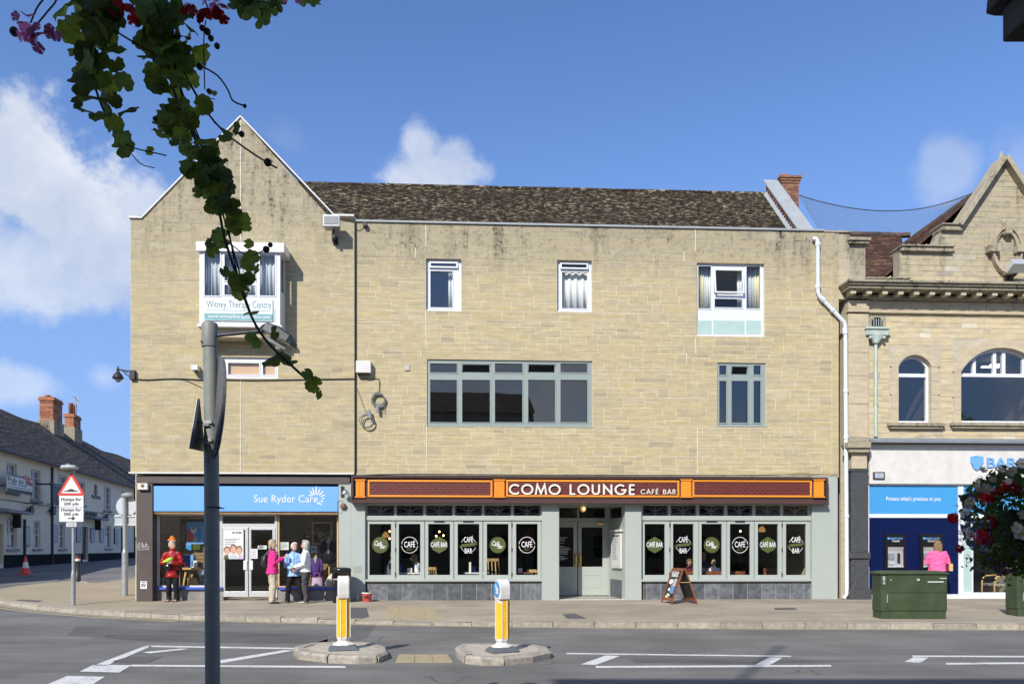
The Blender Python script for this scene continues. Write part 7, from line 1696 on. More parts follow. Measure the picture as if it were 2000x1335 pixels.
# bollard and cone beyond the corner
g_ = G(152, 1133, pave_z); t = thing('bollard', 'black bollard with white and red band behind the hump sign post', 'bollard', FW, tuple(g_)); mb = MB(); mb.lathe((g_.x, g_.y, g_.z-.05), [(.10,0),(.10,.3),(.08,.33),(.08,.9),(.10,.93),(.09,1.0),(.04,1.03)], 16); mb.build('post', M['black'], t, smooth=True, auto=40)
mb = MB(); mb.lathe((g_.x, g_.y, g_.z+.74), [(.085,0),(.085,.08)], 16); mb.build('white_band', M['signwhite'], t); mb = MB(); mb.lathe((g_.x, g_.y, g_.z+.83), [(.086,0),(.086,.04)], 16); mb.build('red_band', M['signred'], t)
g_ = G(50, 1114, road_z); g_.z += .1; t = thing('traffic_cone', 'orange and white traffic cone by the hotel', 'cone', FW, tuple(g_)); x, y, z = g_
for a, b, r0, r1, m_ in ((.05,.28,.17,.125,'signred'), (.281,.52,.125,.075,'signwhite'), (.521,.76,.075,.025,'signred')): mb = MB(); mb.lathe((x, y, z), [(r0,a),(r1,b)], 14); mb.build('band', M[m_], t, smooth=True, auto=40)
mb = MB(); mb.box(x-.2, x+.2, y-.2, y+.2, z-.01, z+.049); mb.build('base', M['signred'], t, bevel=.01)
# keep-left bollards on the islands
def bollard(px, py, htop, ang, disc, label):
    p = gp(px, py, .12); t = thing('traffic_bollard', label, 'bollard', FW, (p[0], p[1]+.1, .115), 'yellow traffic bollards on the islands'); x, y, z = p[0], p[1]+.1, .108
    def X(a, b, c): return (x+a*math.cos(ang)-b*math.sin(ang), y+a*math.sin(ang)+b*math.cos(ang), z+c)
    mb = MB(); V = [X(a*w_, b*w_*.72, c) for w_, c in ((.215,0),(.225,.012),(.185,.06),(.17,.07)) for a, b in ((-1,-1),(1,-1),(1,1),(-1,1))]
    mb.add(V, [(3,2,1,0),(12,13,14,15)]+[(4*i+k, 4*i+(k+1) % 4, 4*i+4+(k+1) % 4, 4*i+4+k) for i in range(3) for k in range(4)]); mb.build('rubber_base', M['rubber'], t, bevel=.008)
    mb = MB(); prof = [(.165,.12,.072),(.16,.115,.095),(.11,.08,.115),(.085,.068,.14),(.085,.068,.15),(.098,.084,.17),(.098,.084,.19)]
    n = 8
    def ring8(a, b, c): return [X(a*math.copysign(min(1, abs(math.cos(q))*1.08), math.cos(q)), b*math.copysign(min(1, abs(math.sin(q))*1.08), math.sin(q)), c) for q in [math.pi/8+math.pi/4*k for k in range(8)]]
    def skin(P, mb): 
        V = [v for r_ in P for v in r_]; mb.add(V, [tuple(reversed(range(8))), tuple(8*(len(P)-1)+k for k in range(8))]+[(8*i+k, 8*i+(k+1) % 8, 8*i+8+(k+1) % 8, 8*i+8+k) for i in range(len(P)-1) for k in range(8)])
    skin([ring8(a, b, c) for a, b, c in prof], mb); mb.build('foot', M['bollwhite'], t, bevel=.008)
    mb = MB(); H = htop; skin([ring8(.093,.080,.1901), ring8(.088,.076,.80)], mb); mb.build('core', M['bollwhite'], t)
    # yellow recessed panels between white ribs
    for k in range(8):
        q0, q1 = math.pi/8+math.pi/4*k, math.pi/8+math.pi/4*(k+1)
        P0, P1 = [(.105*math.cos(q), .092*math.sin(q)) for q in (q0, q1)]
        f = lambda a: (P0[0]+(P1[0]-P0[0])*a, P0[1]+(P1[1]-P0[1])*a)
        mb = MB(); a, b = f(.045), f(.955); i_ = .9
        pts = []
        top = .80 if k not in (3, 4) or not disc else .73
        for s in (1.0, i_): pts += [X(a[0]*s, a[1]*s, .205), X(b[0]*s, b[1]*s, .205), X(b[0]*s, b[1]*s, top-.02), X(f(.7)[0]*s, f(.7)[1]*s, top+.005), X(f(.3)[0]*s, f(.3)[1]*s, top+.005), X(a[0]*s, a[1]*s, top-.02)]
        mb.add(pts, [(0,1,2,3,4,5), (11,10,9,8,7,6)]+[(j, 6+j, 6+(j+1) % 6, (j+1) % 6) for j in range(6)]); mb.build('yellow_panel', M['yellow'], t)
        mb = MB(); c, d = f(.95), f(1.05); mb.bar(X(P1[0]*1.02, P1[1]*1.02, .19), X(P1[0], P1[1], .81), .010, .010); mb.build('rib', M['bollwhite'], t)
    # head: round-faced white housing
    mb = MB(); zc = H-.135
    V = []; hw_ = .088
    pl = [(-.108,.785),(-.115,.85),(-.115,zc)]+[(-.115*math.cos(R(a)), zc+.135*math.sin(R(a))) for a in range(15, 180, 15)]+[(.115,zc),(.115,.85),(.108,.785)]
    for s, k in ((-1,.93),(-.8,1),(.8,1),(1,.93)): V += [X(hw_*s, a*k, c if c < .84 else zc+(c-zc)*(k if c > zc else 1)) for a, c in pl]
    m_ = len(pl); mb.add(V, [tuple(range(m_)), tuple(reversed(range(3*m_, 4*m_)))]+[(i*m_+j, i*m_+m_+j, i*m_+m_+(j+1) % m_, i*m_+(j+1) % m_) for i in range(3) for j in range(m_)]); mb.build('head', M['bollwhite'], t, bevel=.01)
    if disc:
        for sgn in (-1,):
            mb = MB(); V = [X(sgn*(hw_+.001+o), .108*math.cos(q), zc-.02+.118*math.sin(q)) for o in (0, .006) for q in [2*math.pi*k/28 for k in range(28)]]
            mb.add(V, [tuple(range(28)), tuple(reversed(range(28, 56)))]+[(k, 28+k, 28+(k+1) % 28, (k+1) % 28) for k in range(28)]); dk = mb.build('blue_disc', M['blue'], t)
            mb = MB(); AR = [(.05,.06),(.02,.08),(-.035,.01),(-.065,.035),(-.065,-.065),(.035,-.06),(.0,-.03)]
            V = [X(sgn*(hw_+.0075+o), a, zc-.02+c) for o in (0, .003) for a, c in AR]; n_ = len(AR); mb.add(V, [tuple(range(n_)), tuple(reversed(range(n_, 2*n_)))]+[(k, n_+k, n_+(k+1) % n_, (k+1) % n_) for k in range(n_)]); mb.build('arrow', M['signwhite'], dk)
    return t
bollard(668, 1268, 1.125, R(14), False, 'yellow and white bollard on the left island, its blank side showing')
bollard(981, 1272, 1.085, R(24), True, 'yellow and white bollard with a blue disc on the pointed island')
# litter bin, bucket, bottle
g_ = Vector(FA.W(FA.U(667, -.55), -.55, .19)); t = thing('litter_bin', 'glossy black litter bin with domed top beside the charity shop', 'litter bin', FW, tuple(g_)); x, y, z = g_
mb = MB(); mb.lathe((x, y, z-.03), [(.25,0),(.25,.08),(.22,.1),(.225,.62),(.24,.64)], 8); mb.build('body', M['gloss_black'], t, bevel=.01)
mb = MB(); mb.lathe((x, y, z+.615), [(.235,0),(.245,.01),(.245,.03),(.225,.035)], 24); mb.build('white_rim', M['signgrey'], t)
for a, b in ((-.17,-.15),(.17,-.15),(-.17,.15),(.17,.15)): mb = MB(); mb.bar((x+a, y+b, z+.652), (x+a, y+b, z+.80), .09, .07); mb.build('corner_post', M['gloss_black'], t, bevel=.01)
mb = MB(); mb.box(x-.13, x+.13, y-.11, y+.11, z+.655, z+.79); mb.build('inner_liner', M['brass'], t); bpy.data.objects['inner_liner'].data.materials[0] = mat('bin_liner_bronze', (.12,.07,.05), .3, .4, 20, metal=.6)
mb = MB(); mb.lathe((x, y, z+.801), [(.25,0),(.26,.02),(.26,.10),(.235,.13),(.14,.15),(0.01,.155)], 24); mb.build('lid', M['gloss_black'], t, smooth=True, auto=40)
mb = MB(); mb.box(x-.04, x+.02, y-.232, y-.2225, z+.35, z+.42); mb.build('bin_emblem', M['signwhite'], t)
p = FA.W(FA.U(717, -.35), -.35, .2); x, y, z = p; t = thing('bucket', 'red bucket with white rim and black scrawl beside the slate plinth', 'bucket', FW, tuple(p)); mb = MB(); mb.lathe((x, y, z-.02), [(.105,0),(.135,.24)], 20); mb.build('body', M['redbucket'], t, smooth=True, auto=40)
mb = MB(); mb.lathe((x, y, z+.221), [(.137,0),(.146,.005),(.146,.035),(.12,.035),(.115,.0)], 20); mb.build('rim', M['signwhite'], t)
mb = MB(); strokes(mb, [[(-.04,.1),(-.03,.02),(.0,.09),(.03,.03),(.035,.11),(.07,.08),(.06,.02)]], .014, y-.142, y-.128, lambda a, b: (x+a, z+b+.07)); mb.build('scrawl', M['signblack'], t)
p = FA.W(FA.U(698.5, -.2), -.2, .2); mb = MB(); mb.lathe(tuple(p), [(.035,-.01),(.035,.14),(.015,.19),(.015,.25)], 10); tpiece('bottle', 'small clear bottle on the ground between bin and red bucket', 'bottle', M['signgrey'], mb, FW, tuple(p), smooth=True)
# A-board
B0, A0 = G(1312, 1179.5, pave_z), None; axv = Vector((-.17, .60, 0)); spread = Vector((.69, .05, 0))
t = thing('a_board', 'wooden A-board chalk sign open on the pavement outside the cafe', 'A-board', FW, tuple(B0)); ridge = B0+spread/2+Vector((0,0,.93))
for s, foot in ((0, B0), (1, B0+spread)):
    top = ridge+Vector((-.025 if s == 0 else .025, 0, 0)); up = (top-foot); out = Vector((-1,0,.35)) if s == 0 else Vector((1,0,.35))
    P_ = lambda a, b, o=0: tuple(foot+axv*a+up*b+out.normalized()*o)
    mb = MB(); mb.add([P_(.06,.10,-.004), P_(.94,.10,-.004), P_(.94,.95,-.004), P_(.06,.95,-.004), P_(.06,.10,.006), P_(.94,.10,.006), P_(.94,.95,.006), P_(.06,.95,.006)], [(0,1,2,3),(7,6,5,4),(0,4,5,1),(1,5,6,2),(2,6,7,3),(3,7,4,0)]); pn = mb.build('chalk_panel', M['boardblack'], t)
    mb = MB(); w_ = .075
    for a in (.05, .95): mb.bar(P_(a, -.0), P_(a, 1.0), w_ if True else 0, .035, up=tuple(out))
    mb.build('leg_rails', M['wood'], t, kind='stuff'); 
    for b in (.13, .965): mb = MB(); mb.bar(P_(.11, b), P_(.89, b), .035, w_, up=tuple(up)); mb.build('cross_rail', M['wood'], t)
    if s == 0:
        mb = MB(); r_ = random.Random(6)
        def blk(a0, a1, b0, b1, mb): mb.add([P_(a0,b0,.0065), P_(a1,b0,.0065), P_(a1,b1,.0065), P_(a0,b1,.0065), P_(a0,b0,.0085), P_(a1,b0,.0085), P_(a1,b1,.0085), P_(a0,b1,.0085)], [(3,2,1,0),(4,5,6,7),(0,1,5,4),(1,2,6,5),(2,3,7,6),(3,0,4,7)])
        for b in (.90,.865,.83,.80,.77): 
            a = .2+r_.uniform(0,.1)
            while a < .82: w2 = r_.uniform(.05,.14); blk(a, min(a+w2,.88), b-.011, b+.011, mb); a += w2+.03
        for k in range(9):
            b = .70-.025*k; blk(.2, .2+r_.uniform(.2,.42), b-.007, b+.007, mb)
        mb.add([P_(.68+.17*math.cos(q), .62+.075*math.sin(q), .009) for q in [2*math.pi*k/16 for k in range(16)]], [tuple(range(16))]); mb.add([P_(.64+.1*math.cos(q), .40+.05*math.sin(q), .009) for q in [2*math.pi*k/12 for k in range(12)]], [tuple(range(12))]); mb.build('chalk_writing', M['signwhite'], pn, kind='stuff')
        mb = MB(); 
        for k in range(7): b = .46-.026*k; blk(.2, .2+r_.uniform(.2,.36), b-.009, b+.009, mb)
        mb.build('blue_chalk', M['skyblue'], pn, kind='stuff'); mb = MB()
        for a0, b0 in ((.62,.26),(.7,.20),(.5,.24),(.58,.17)): mb.add([P_(a0+.1*math.cos(q), b0+.03*math.sin(q), .009) for q in [2*math.pi*k/10 for k in range(10)]], [tuple(range(10))])
        mb.build('yellow_drawing', M['curtaincream'], pn, kind='stuff')
k0, k1 = B0+(ridge-B0)*.62, B0+spread+(ridge-B0-spread)*.62; mb = MB(); mb.bar(tuple(k0), tuple(k1), .03, .012); mb.build('stay', M['pine'], t)
# green cabinets
def cabinet(x0, x1, y0, y1, label, n23, depth=.42):
    ga, gb = G(x0, y1, pave_z), G(x1, y1, pave_z); Y = (ga.y+gb.y)/2; xa, xb = (x0-1000)/FPX*Y, (x1-1000)/FPX*Y; z0 = ga.z-.05; z1 = EYE+(HOR-y0)/FPX*Y
    t = thing('utility_cabinet', label, 'cabinet', FW, ((xa+xb)/2, Y+depth/2, ga.z), 'green utility cabinets by the kerb')
    mb = MB(); mb.box(xa+.02, xb-.02, Y+.01, Y+depth, z0, z0+.22); mb.build('plinth', M['green'], t)
    mb = MB(); mb.box(xa, xb, Y, Y+depth, z0+.221, z1-.075); bd = mb.build('body', M['green'], t, bevel=.01)
    mb = MB(); V = [(xa-.03, Y-.04, z1-.074), (xb+.03, Y-.04, z1-.074), (xb+.03, Y+depth+.04, z1-.074), (xa-.03, Y+depth+.04, z1-.074), (xa-.03, Y-.04, z1-.045), (xb+.03, Y-.04, z1-.045), (xb+.03, Y+depth+.04, z1-.03), (xa-.03, Y+depth+.04, z1-.03), (xa+.09, Y+.12, z1), (xb-.09, Y+.12, z1), (xb-.09, Y+depth-.05, z1), (xa+.09, Y+depth-.05, z1)]
    mb.add(V, [(3,2,1,0),(8,9,10,11)]+[(4*i+k, 4*i+(k+1) % 4, 4*i+4+(k+1) % 4, 4*i+4+k) for i in range(2) for k in range(4)]); mb.build('lid', M['green'], t, bevel=.006)
    dz = z1-z0
    for a, b, c, d in ((.10,.985,.24,.90),): mb = MB(); mb.box(xa+(xb-xa)*a, xa+(xb-xa)*b, Y-.012, Y-.0005, z0+.235, z0+.235+(dz-.33)*.49); mb.build('door', M['green'], t, bevel=.004); mb = MB(); mb.box(xa+(xb-xa)*a, xa+(xb-xa)*b, Y-.012, Y-.0005, z0+.24+(dz-.33)*.50, z1-.085); dd = mb.build('door', M['green'], t, bevel=.004)
    mb = MB(); mb.tube([(xa+.12, Y-.02, z0+.40), (xa+.125, Y-.02, z0+.58)], .012, 6); mb.build('lock_bar', M['steel'], t)
    if n23:
        mb = MB(); X0 = xa+(xb-xa)*.52; mb.box(X0, X0+.1, Y-.016, Y-.0125, z1-.22, z1-.155); mb.build('number_plate', M['black'], dd); mb = MB(); put_text(mb, '23', X0+.015, X0+.085, z1-.21, z1-.165, Y-.0165, .002, bold=.04); mb.box(xa+(xb-xa)*.70, xa+(xb-xa)*.94, Y-.0165, Y-.0125, z1-.245, z1-.225)
        mb.box(xb-.17, xb-.02, Y-.0165, Y-.0125, z1-.165, z1-.152); mb.box(xa+.19, xa+.21, Y-.0165, Y-.0125, z1-.205, z1-.185)
        mb.build('white_markings', M['signwhite'], dd); mb = MB()
        for z in (.14,.19,.26): strokes(mb, [[(-.02,-.02),(.02,-.02),(.02,.0),(-.02,.0),(-.02,.02),(.02,.02)]], .008, Y-.0045, Y-.0012, lambda a, b: (xa+.06+a, z1-z+b))
        mb.build('stencil', M['signwhite'], bd)
cabinet(1721, 1850, 1114, 1208, 'large green steel utility cabinet numbered 23 in front of the bank', True)
cabinet(1987, 2085, 1108, 1203, 'green utility cabinet cut by the right edge under the flower basket', False)
# dark stone corbel of the porch overhead (top right) - the end of a porch beam on the camera's side of the street
Yc = 3.0; t = thing('porch_corbel', 'dark moulded stone end of a porch roof, top right corner', 'porch', FW, (3.2, 0, 3.4))
p = lambda x, y: ((x-1000)/FPX*Yc, EYE+(HOR-y)/FPX*Yc)
x0, z0 = p(1957, 84); x1, z1 = p(1936, 20)
mb = MB(); mb.prism([(x0, z0), (4.6, z0), (4.6, z1+.0), (x0, z1)], -2.2, Yc); mb.build('beam', M['umber'], t, bevel=.008)
mb = MB(); mb.prism([(x0-.005, z1+.001), (4.65, z1+.001), (4.65, z1+.12), (x1+.02, z1+.12), (x1+.005, z1+.06), (x1, z1+.01)], -2.2, Yc+.04); mb.build('moulding', M['umber'], t, bevel=.008)
mb = MB(); mb.prism([(x1-.02, z1+.1201), (4.7, z1+.1201), (4.7, z1+.3), (x1+.09, z1+.3)], -2.2, Yc+.06); mb.build('roof_slab', M['umber'], t)
mb = MB(); mb.lathe((4.3, 2.6, .1), [(.18,0),(.14,.1),(.13,z0-.25),(.2,z0-.101)], 12); mb.build('column', M['ashlar'], t)
# ================================================================== PEOPLE
DG = None
def remesh(mb, name, m, vox, parent, smooth=4):
    me = mb.data(name, m); o = bpy.data.objects.new(name, me); COL.objects.link(o)
    r_ = o.modifiers.new('r', 'REMESH'); r_.mode = 'VOXEL'; r_.voxel_size = vox; r_.use_smooth_shade = True
    s = o.modifiers.new('s', 'SMOOTH'); s.factor = .5; s.iterations = smooth
    dg = bpy.context.evaluated_depsgraph_get(); me2 = bpy.data.meshes.new_from_object(o.evaluated_get(dg)); bpy.data.objects.remove(o); bpy.data.meshes.remove(me)
    if name in ('jacket', 'top', 'trousers'):                # cloth folds
        nr = [v.normal.copy() for v in me2.vertices]
        for v, q in zip(me2.vertices, nr):
            c = v.co; k = Vector((c.x*9+c.z*3, c.y*9, c.z*(13 if name != 'trousers' else 10)+len(COL.objects)))
            v.co += q*(.017*mnoise.noise(k)+.009*mnoise.noise(k*2.3))
    me2.name = name; me2.materials.clear(); me2.materials.append(m)
    o = bpy.data.objects.new(name, me2); COL.objects.link(o); o.parent = parent; OFF[o.name] = Vector((0,0,0)); return o
SKIN = mat('skin', (.56,.33,.24), .55, .06, 20); SKIN2 = mat('child_skin', (.60,.38,.29), .55, .05, 20)
EYE_ = mat('eye', (.03,.025,.02), .3, 0); LIP = mat('lip', (.40,.14,.12), .5, 0)
def person(label, loc, rz, H, arms, top, legs, hair, shoes=None, hem=.44, face=0.0, stance=.055, sit=False, bob=False, skin=None, loose=1.0, collar=None, group=None, lean=0.0):
    """local frame: faces -y, x to the viewer's right when facing the camera; lengths are fractions of the height H"""
    t = thing('person', label, 'person', FW, loc, group, rot=rz); OFF[t.name] = Vector((0,0,0)); sk = skin or SKIN; h = H
    V3 = lambda x, y, z: Vector((x, y, z))*h
    hip = .50; dz = 0.0
    if sit: dz = -.235
    def J(x, y, z): return V3(x, y+(-lean*(z-.5) if z > .5 else 0), z+dz)
    hd = Matrix.Rotation(face, 3, 'Z'); hc = J(0, -.005, .925)
    def Hd(x, y, z): return hc+hd @ (Vector((x, y, z))*h)
    kn = [(s*stance*1.15, (-.24 if sit else -.01), (.49 if sit else .275)) for s in (-1, 1)]; an = [(s*stance*1.25, (-.22 if sit else .01), (.285 if sit else .045)) for s in (-1, 1)]
    b = MB()
    b.loft([J(0,0,.47), J(0,0,.60), J(0,.0,.72), J(0,.005,.81), J(0,.0,.855), J(0,-.004,.90)], [(.075*h,.055*h),(.07*h,.052*h),(.088*h,.06*h),(.075*h,.05*h),(.03*h,.032*h),(.03*h,.034*h)])
    b.loft([Hd(0,-.012,-.062), Hd(0,-.008,-.045), Hd(0,.0,-.01), Hd(0,.004,.03), Hd(0,.006,.058), Hd(0,.006,.074)], [(.020*h,.026*h),(.034*h,.044*h),(.045*h,.056*h),(.047*h,.058*h),(.036*h,.045*h),(.012*h,.015*h)], ref=tuple(hd @ Vector((1,0,0))))
    b.loft([Hd(0,-.05,.01), Hd(0,-.066,-.012), Hd(0,-.05,-.022)], [.007*h,.011*h,.008*h])
    for s in (-1, 1): b.loft([Hd(s*.045,.006,.012), Hd(s*.053,.01,.0), Hd(s*.045,.004,-.018)], [.006*h,.01*h,.006*h])
    for i, s in enumerate((-1, 1)):
        e, w = arms[i]; sh = J(s*.098, .0, .80); e = J(*e); w = J(*w); f = (w-e).normalized()
        b.loft([J(s*.06,0,.80), sh, sh.lerp(e,.5), e, e.lerp(w,.5), w], [.034*h,.034*h,.029*h,.023*h,.022*h,.015*h])
        pl = w+f*.055*h; b.loft([w, w+f*.03*h, pl], [(.016*h,.012*h),(.024*h,.012*h),(.021*h,.010*h)])
        sd = f.cross(Vector((0,0,1))); sd = sd.normalized() if sd.length > .2 else Vector((1,0,0)); dn = f.cross(sd).normalized()
        dn = dn if dn.z < 0 else -dn
        for k, (o_, L) in enumerate(((-.017,.038),(-.006,.045),(.006,.043),(.017,.034))): b.loft([pl+sd*o_*h*.9-f*.01*h, pl+sd*o_*h+f*L*.55*h, pl+sd*o_*h+f*L*.8*h+dn*.014*h], [.0062*h,.0058*h,.0045*h], 6)
        b.loft([w+f*.02*h+sd*.016*h, w+f*.038*h+sd*.031*h, w+f*.055*h+sd*.034*h], [.008*h,.007*h,.005*h], 6)
        b.loft([J(s*.05,0,hip), J(*kn[i]), J(*an[i])], [.05*h,.034*h,.022*h]); b.loft([J(*an[i])+V3(0,.02,-.03), J(*an[i])+V3(0,-.04,-.03), J(*an[i])+V3(s*.008,-.10,-.034)], [(.02*h,.018*h),(.026*h,.02*h),(.018*h,.009*h)])
    remesh(b, 'body', sk, .0075, t, 2)
    c = MB(); L = loose
    c.loft([J(0,0,hem), J(0,0,.52), J(0,0,.62), J(0,-.002,.73), J(0,.004,.80), J(0,.004,.845), J(0,.002,.866)], [(.112*h*L,.088*h*L),(.106*h*L,.083*h*L),(.098*h*L,.074*h*L),(.106*h*L,.078*h),(.098*h,.062*h),(.05*h,.045*h),(.042*h,.043*h)], 16)
    for i, s in enumerate((-1, 1)):
        e, w = arms[i]; sh = J(s*.10, .0, .79); e = J(*e); w = J(*w)
        c.loft([J(s*.05,0,.79), sh, sh.lerp(e,.5)+V3(s*.006,0,0), e, e.lerp(w,.55), w.lerp(e,.04)], [.044*h,.047*h,.044*h,.038*h,.036*h,.030*h])
    tp = remesh(c, 'jacket' if hem < .47 else 'top', top, .012, t, 3)
    d = MB()
    d.loft([J(0,0,.465), J(0,0,.52), J(0,0,.58)], [(.09*h,.07*h),(.093*h,.074*h),(.08*h,.062*h)], 14)
    for i, s in enumerate((-1, 1)): d.loft([J(s*.045,0,.51), J(s*.05,-.0 if not sit else -.08,.44 if not sit else .5), J(*kn[i]), J(*an[i])+V3(0,0,.07), J(*an[i])+V3(0,0,-.022)], [.055*h,.06*h,.046*h,.040*h,.042*h])
    remesh(d, 'trousers', legs, .011, t, 2)
    if shoes:
        for i, s in enumerate((-1, 1)):
            e = MB(); a = J(*an[i]); e.loft([a+V3(0,.032,-.028), a+V3(0,.01,-.024), a+V3(s*.004,-.05,-.030), a+V3(s*.008,-.11,-.036)], [(.02*h,.016*h),(.03*h,.022*h),(.031*h,.018*h),(.018*h,.009*h)]); o = e.build('shoe', shoes, t, smooth=True)
    # hair
    g = MB()
    g.loft([Hd(0,.022,-.035 if bob else -.022), Hd(0,.018,.01), Hd(0,.012,.045), Hd(0,.01,.072), Hd(0,.01,.083)], [(.052*h,.045*h),(.056*h,.052*h),(.053*h,.056*h),(.036*h,.042*h),(.012*h,.014*h)], 14, ref=tuple(hd @ Vector((1,0,0))))
    g.loft([Hd(0,-.04,.052), Hd(0,-.03,.068), Hd(0,.0,.08)], [(.04*h,.016*h),(.042*h,.02*h),(.03*h,.012*h)], ref=tuple(hd @ Vector((1,0,0))))
    if bob:
        for s in (-1, 1): g.loft([Hd(s*.045,.0,.03), Hd(s*.054,.005,-.02), Hd(s*.05,.008,-.07 if bob is True else -.12)], [(.015*h,.035*h),(.017*h,.036*h),(.013*h,.028*h)])
        g.loft([Hd(0,.045,.02), Hd(0,.05,-.03), Hd(0,.045,-.075 if bob is True else -.14)], [(.05*h,.018*h),(.052*h,.02*h),(.045*h,.016*h)])
    r_ = random.Random(int(h*1e4))
    for _ in range(26):
        a, q = r_.uniform(0, 6.28), r_.uniform(.1, 1.0); p = Hd(.048*math.cos(a)*q, .014+.052*math.sin(a)*q, .02+.056*math.sqrt(max(0,1-q*q)))
        if (hd.transposed() @ (p-hc)).y > -.03*h: g.ell(tuple(p), (.013*h,.013*h,.012*h), 6, 5)
    remesh(g, 'hair', hair, .009, t, 1)
    for s in (-1, 1): k = MB(); k.ell(tuple(Hd(s*.018,-.0535,.004)), (.0065*h,.004*h,.0045*h), 8, 6); k.build('eye', EYE_, t, smooth=True)
    k = MB(); k.ell(tuple(Hd(0,-.054,-.036)), (.014*h,.004*h,.0035*h), 8, 5); k.build('mouth', LIP, t, smooth=True)
    if collar: k = MB(); k.loft([J(0,.004,.835), J(0,.0,.862), J(0,-.002,.878)], [(.055*h,.052*h),(.046*h,.048*h),(.05*h,.052*h)], 14); remesh(k, 'collar', collar, .01, t, 2)
    return t, J
RED = cloth('red_shiny_jacket', (.30,.014,.014), .38); GREYHAIR = mat('grey_hair', (.38,.37,.35), .7, .4, 60); WHITEHAIR = mat('white_hair', (.55,.52,.46), .7, .3, 60); BLONDE = mat('ash_blonde_hair', (.36,.29,.19), .7, .4, 60); BROWNHAIR = mat('brown_hair', (.20,.12,.06), .6, .4, 60)
BLK = cloth('black_cloth', (.012,.011,.013)); GRYT = cloth('dark_grey_cloth', (.065,.06,.065)); BEIGE = cloth('beige_cloth', (.45,.40,.29)); MAG = cloth('magenta_fleece', (.62,.035,.22)); LTB = cloth('light_blue_anorak', (.27,.45,.72), .6); DKB = cloth('navy_collar', (.02,.03,.06)); WHT = cloth('white_fleece', (.74,.75,.80)); HOT = cloth('hot_pink_top', (.90,.12,.30)); SHOE = mat('dark_shoe', (.04,.036,.034), .6, .2)
def part(mb, nm, m, t, **k): return mb.build(nm, m, t, **k)
def foot(px, v): u = FA.U(px, v); w = FA.W(u, v, 0); return Vector((w.x, w.y, pave_z(w.x, w.y)-.0))
# woman in red against the window
p = foot(337, -.05); t, J = person('grey haired woman in shiny red jacket holding a lime green bag by the window', p, .05, 1.64, [((-.155,-.03,.63),(-.02,-.125,.655)), ((.155,-.03,.63),(.05,-.13,.635))], RED, BLK, GREYHAIR, None, .40, face=.9, stance=.048, loose=.96, collar=RED)
mb = MB(); mb.loft([J(-.115,-.13,.655), J(-.06,-.15,.668), J(.02,-.155,.70), J(.06,-.14,.715)], [.012,.04,.055,.03], 8); part(mb, 'green_bag', cloth('lime_green_bag', (.38,.70,.06), .5), t, smooth=True)
mb = MB(); mb.loft([J(-.09,-.105,.585), J(-.04,-.115,.575), J(.015,-.11,.58)], [(.03,.06),(.045,.085),(.03,.06)], 8, ref=(0,1,0)); mb.tube([J(-.09,-.10,.60), J(-.12,-.02,.72), J(.03,-.03,.86)], .008, 5); part(mb, 'waist_bag', M['gloss_black'], t, smooth=True, auto=50)
for i, s in enumerate((-1, 1)): mb = MB(); a = J(s*.062,-.03,.008); mb.box(a.x-.045, a.x+.045, a.y-.13, a.y+.09, .0, .02); part(mb, 'sandal', SHOE, t)
# three women talking
p = foot(532, -.75); t, J = person('ash blonde woman in magenta jacket with a black rucksack, seen from behind', p, 2.05, 1.68, [((-.145,.0,.64),(-.10,-.15,.72)), ((.15,.0,.64),(.11,-.10,.66))], MAG, BEIGE, BLONDE, SHOE, .465, face=.25, bob=True, loose=1.12, stance=.06)
mb = MB(); mb.loft([J(.03,.085,.58), J(.03,.125,.62), J(.03,.12,.72), J(.03,.08,.775)], [(.07*1.6,.04*1.6),(.085*1.6,.05*1.6),(.075*1.6,.045*1.6),(.045*1.6,.02*1.6)], 10); part(mb, 'rucksack', M['black'], t, smooth=True)
for s in (-.045, .085): mb = MB(); mb.tube([J(s,.09,.77), J(s*1.1,.03,.855), J(s*1.2,-.075,.80), J(s*1.3,-.08,.68), J(s*1.2,.06,.60)], .014, 6); part(mb, 'strap', M['black'], t)
p = foot(575, -.5); t, J = person('white haired woman in light blue anorak facing the street', p, .25, 1.60, [((-.145,-.02,.62),(-.03,-.12,.56)), ((.145,-.02,.62),(.04,-.125,.57))], LTB, BLK, WHITEHAIR, SHOE, .44, face=.35, stance=.085, loose=1.1, collar=DKB)
mb = MB(); mb.loft([J(0,-.122,.56), J(.0,-.122,.84)], [.006,.006], 5); part(mb, 'zip', DKB, t)
p = foot(597, -.72); t, J = person('grey haired woman in white fleece and dark grey trousers, seen side on', p, -1.45, 1.66, [((-.13,-.02,.62),(-.06,-.17,.575)), ((.135,-.01,.63),(.05,-.165,.58))], WHT, GRYT, GREYHAIR, BEIGE, .50, face=.15, stance=.04, loose=1.0, bob=True)
# woman at the cash machine
p = foot(1831, -.5); p.z = .2; t, J = person('brown haired woman in a hot pink top at the right cash machine', p, 2.85, 1.66, [((-.17,.0,.63),(-.08,-.13,.68)), ((.165,-.0,.63),(.07,-.12,.66))], HOT, BLK, BROWNHAIR, SHOE, .49, face=.35, bob=2, loose=1.28)
mb = MB(); mb.box(-.36, -.27, -.06, .12, .82, 1.02); mb.tube([(-.315,-.05,1.02), (-.26,0,1.25), (-.2,0,1.33), (-.3,.1,1.02)], .008, 5); part(mb, 'shoulder_bag', M['pine'], t, bevel=.015)
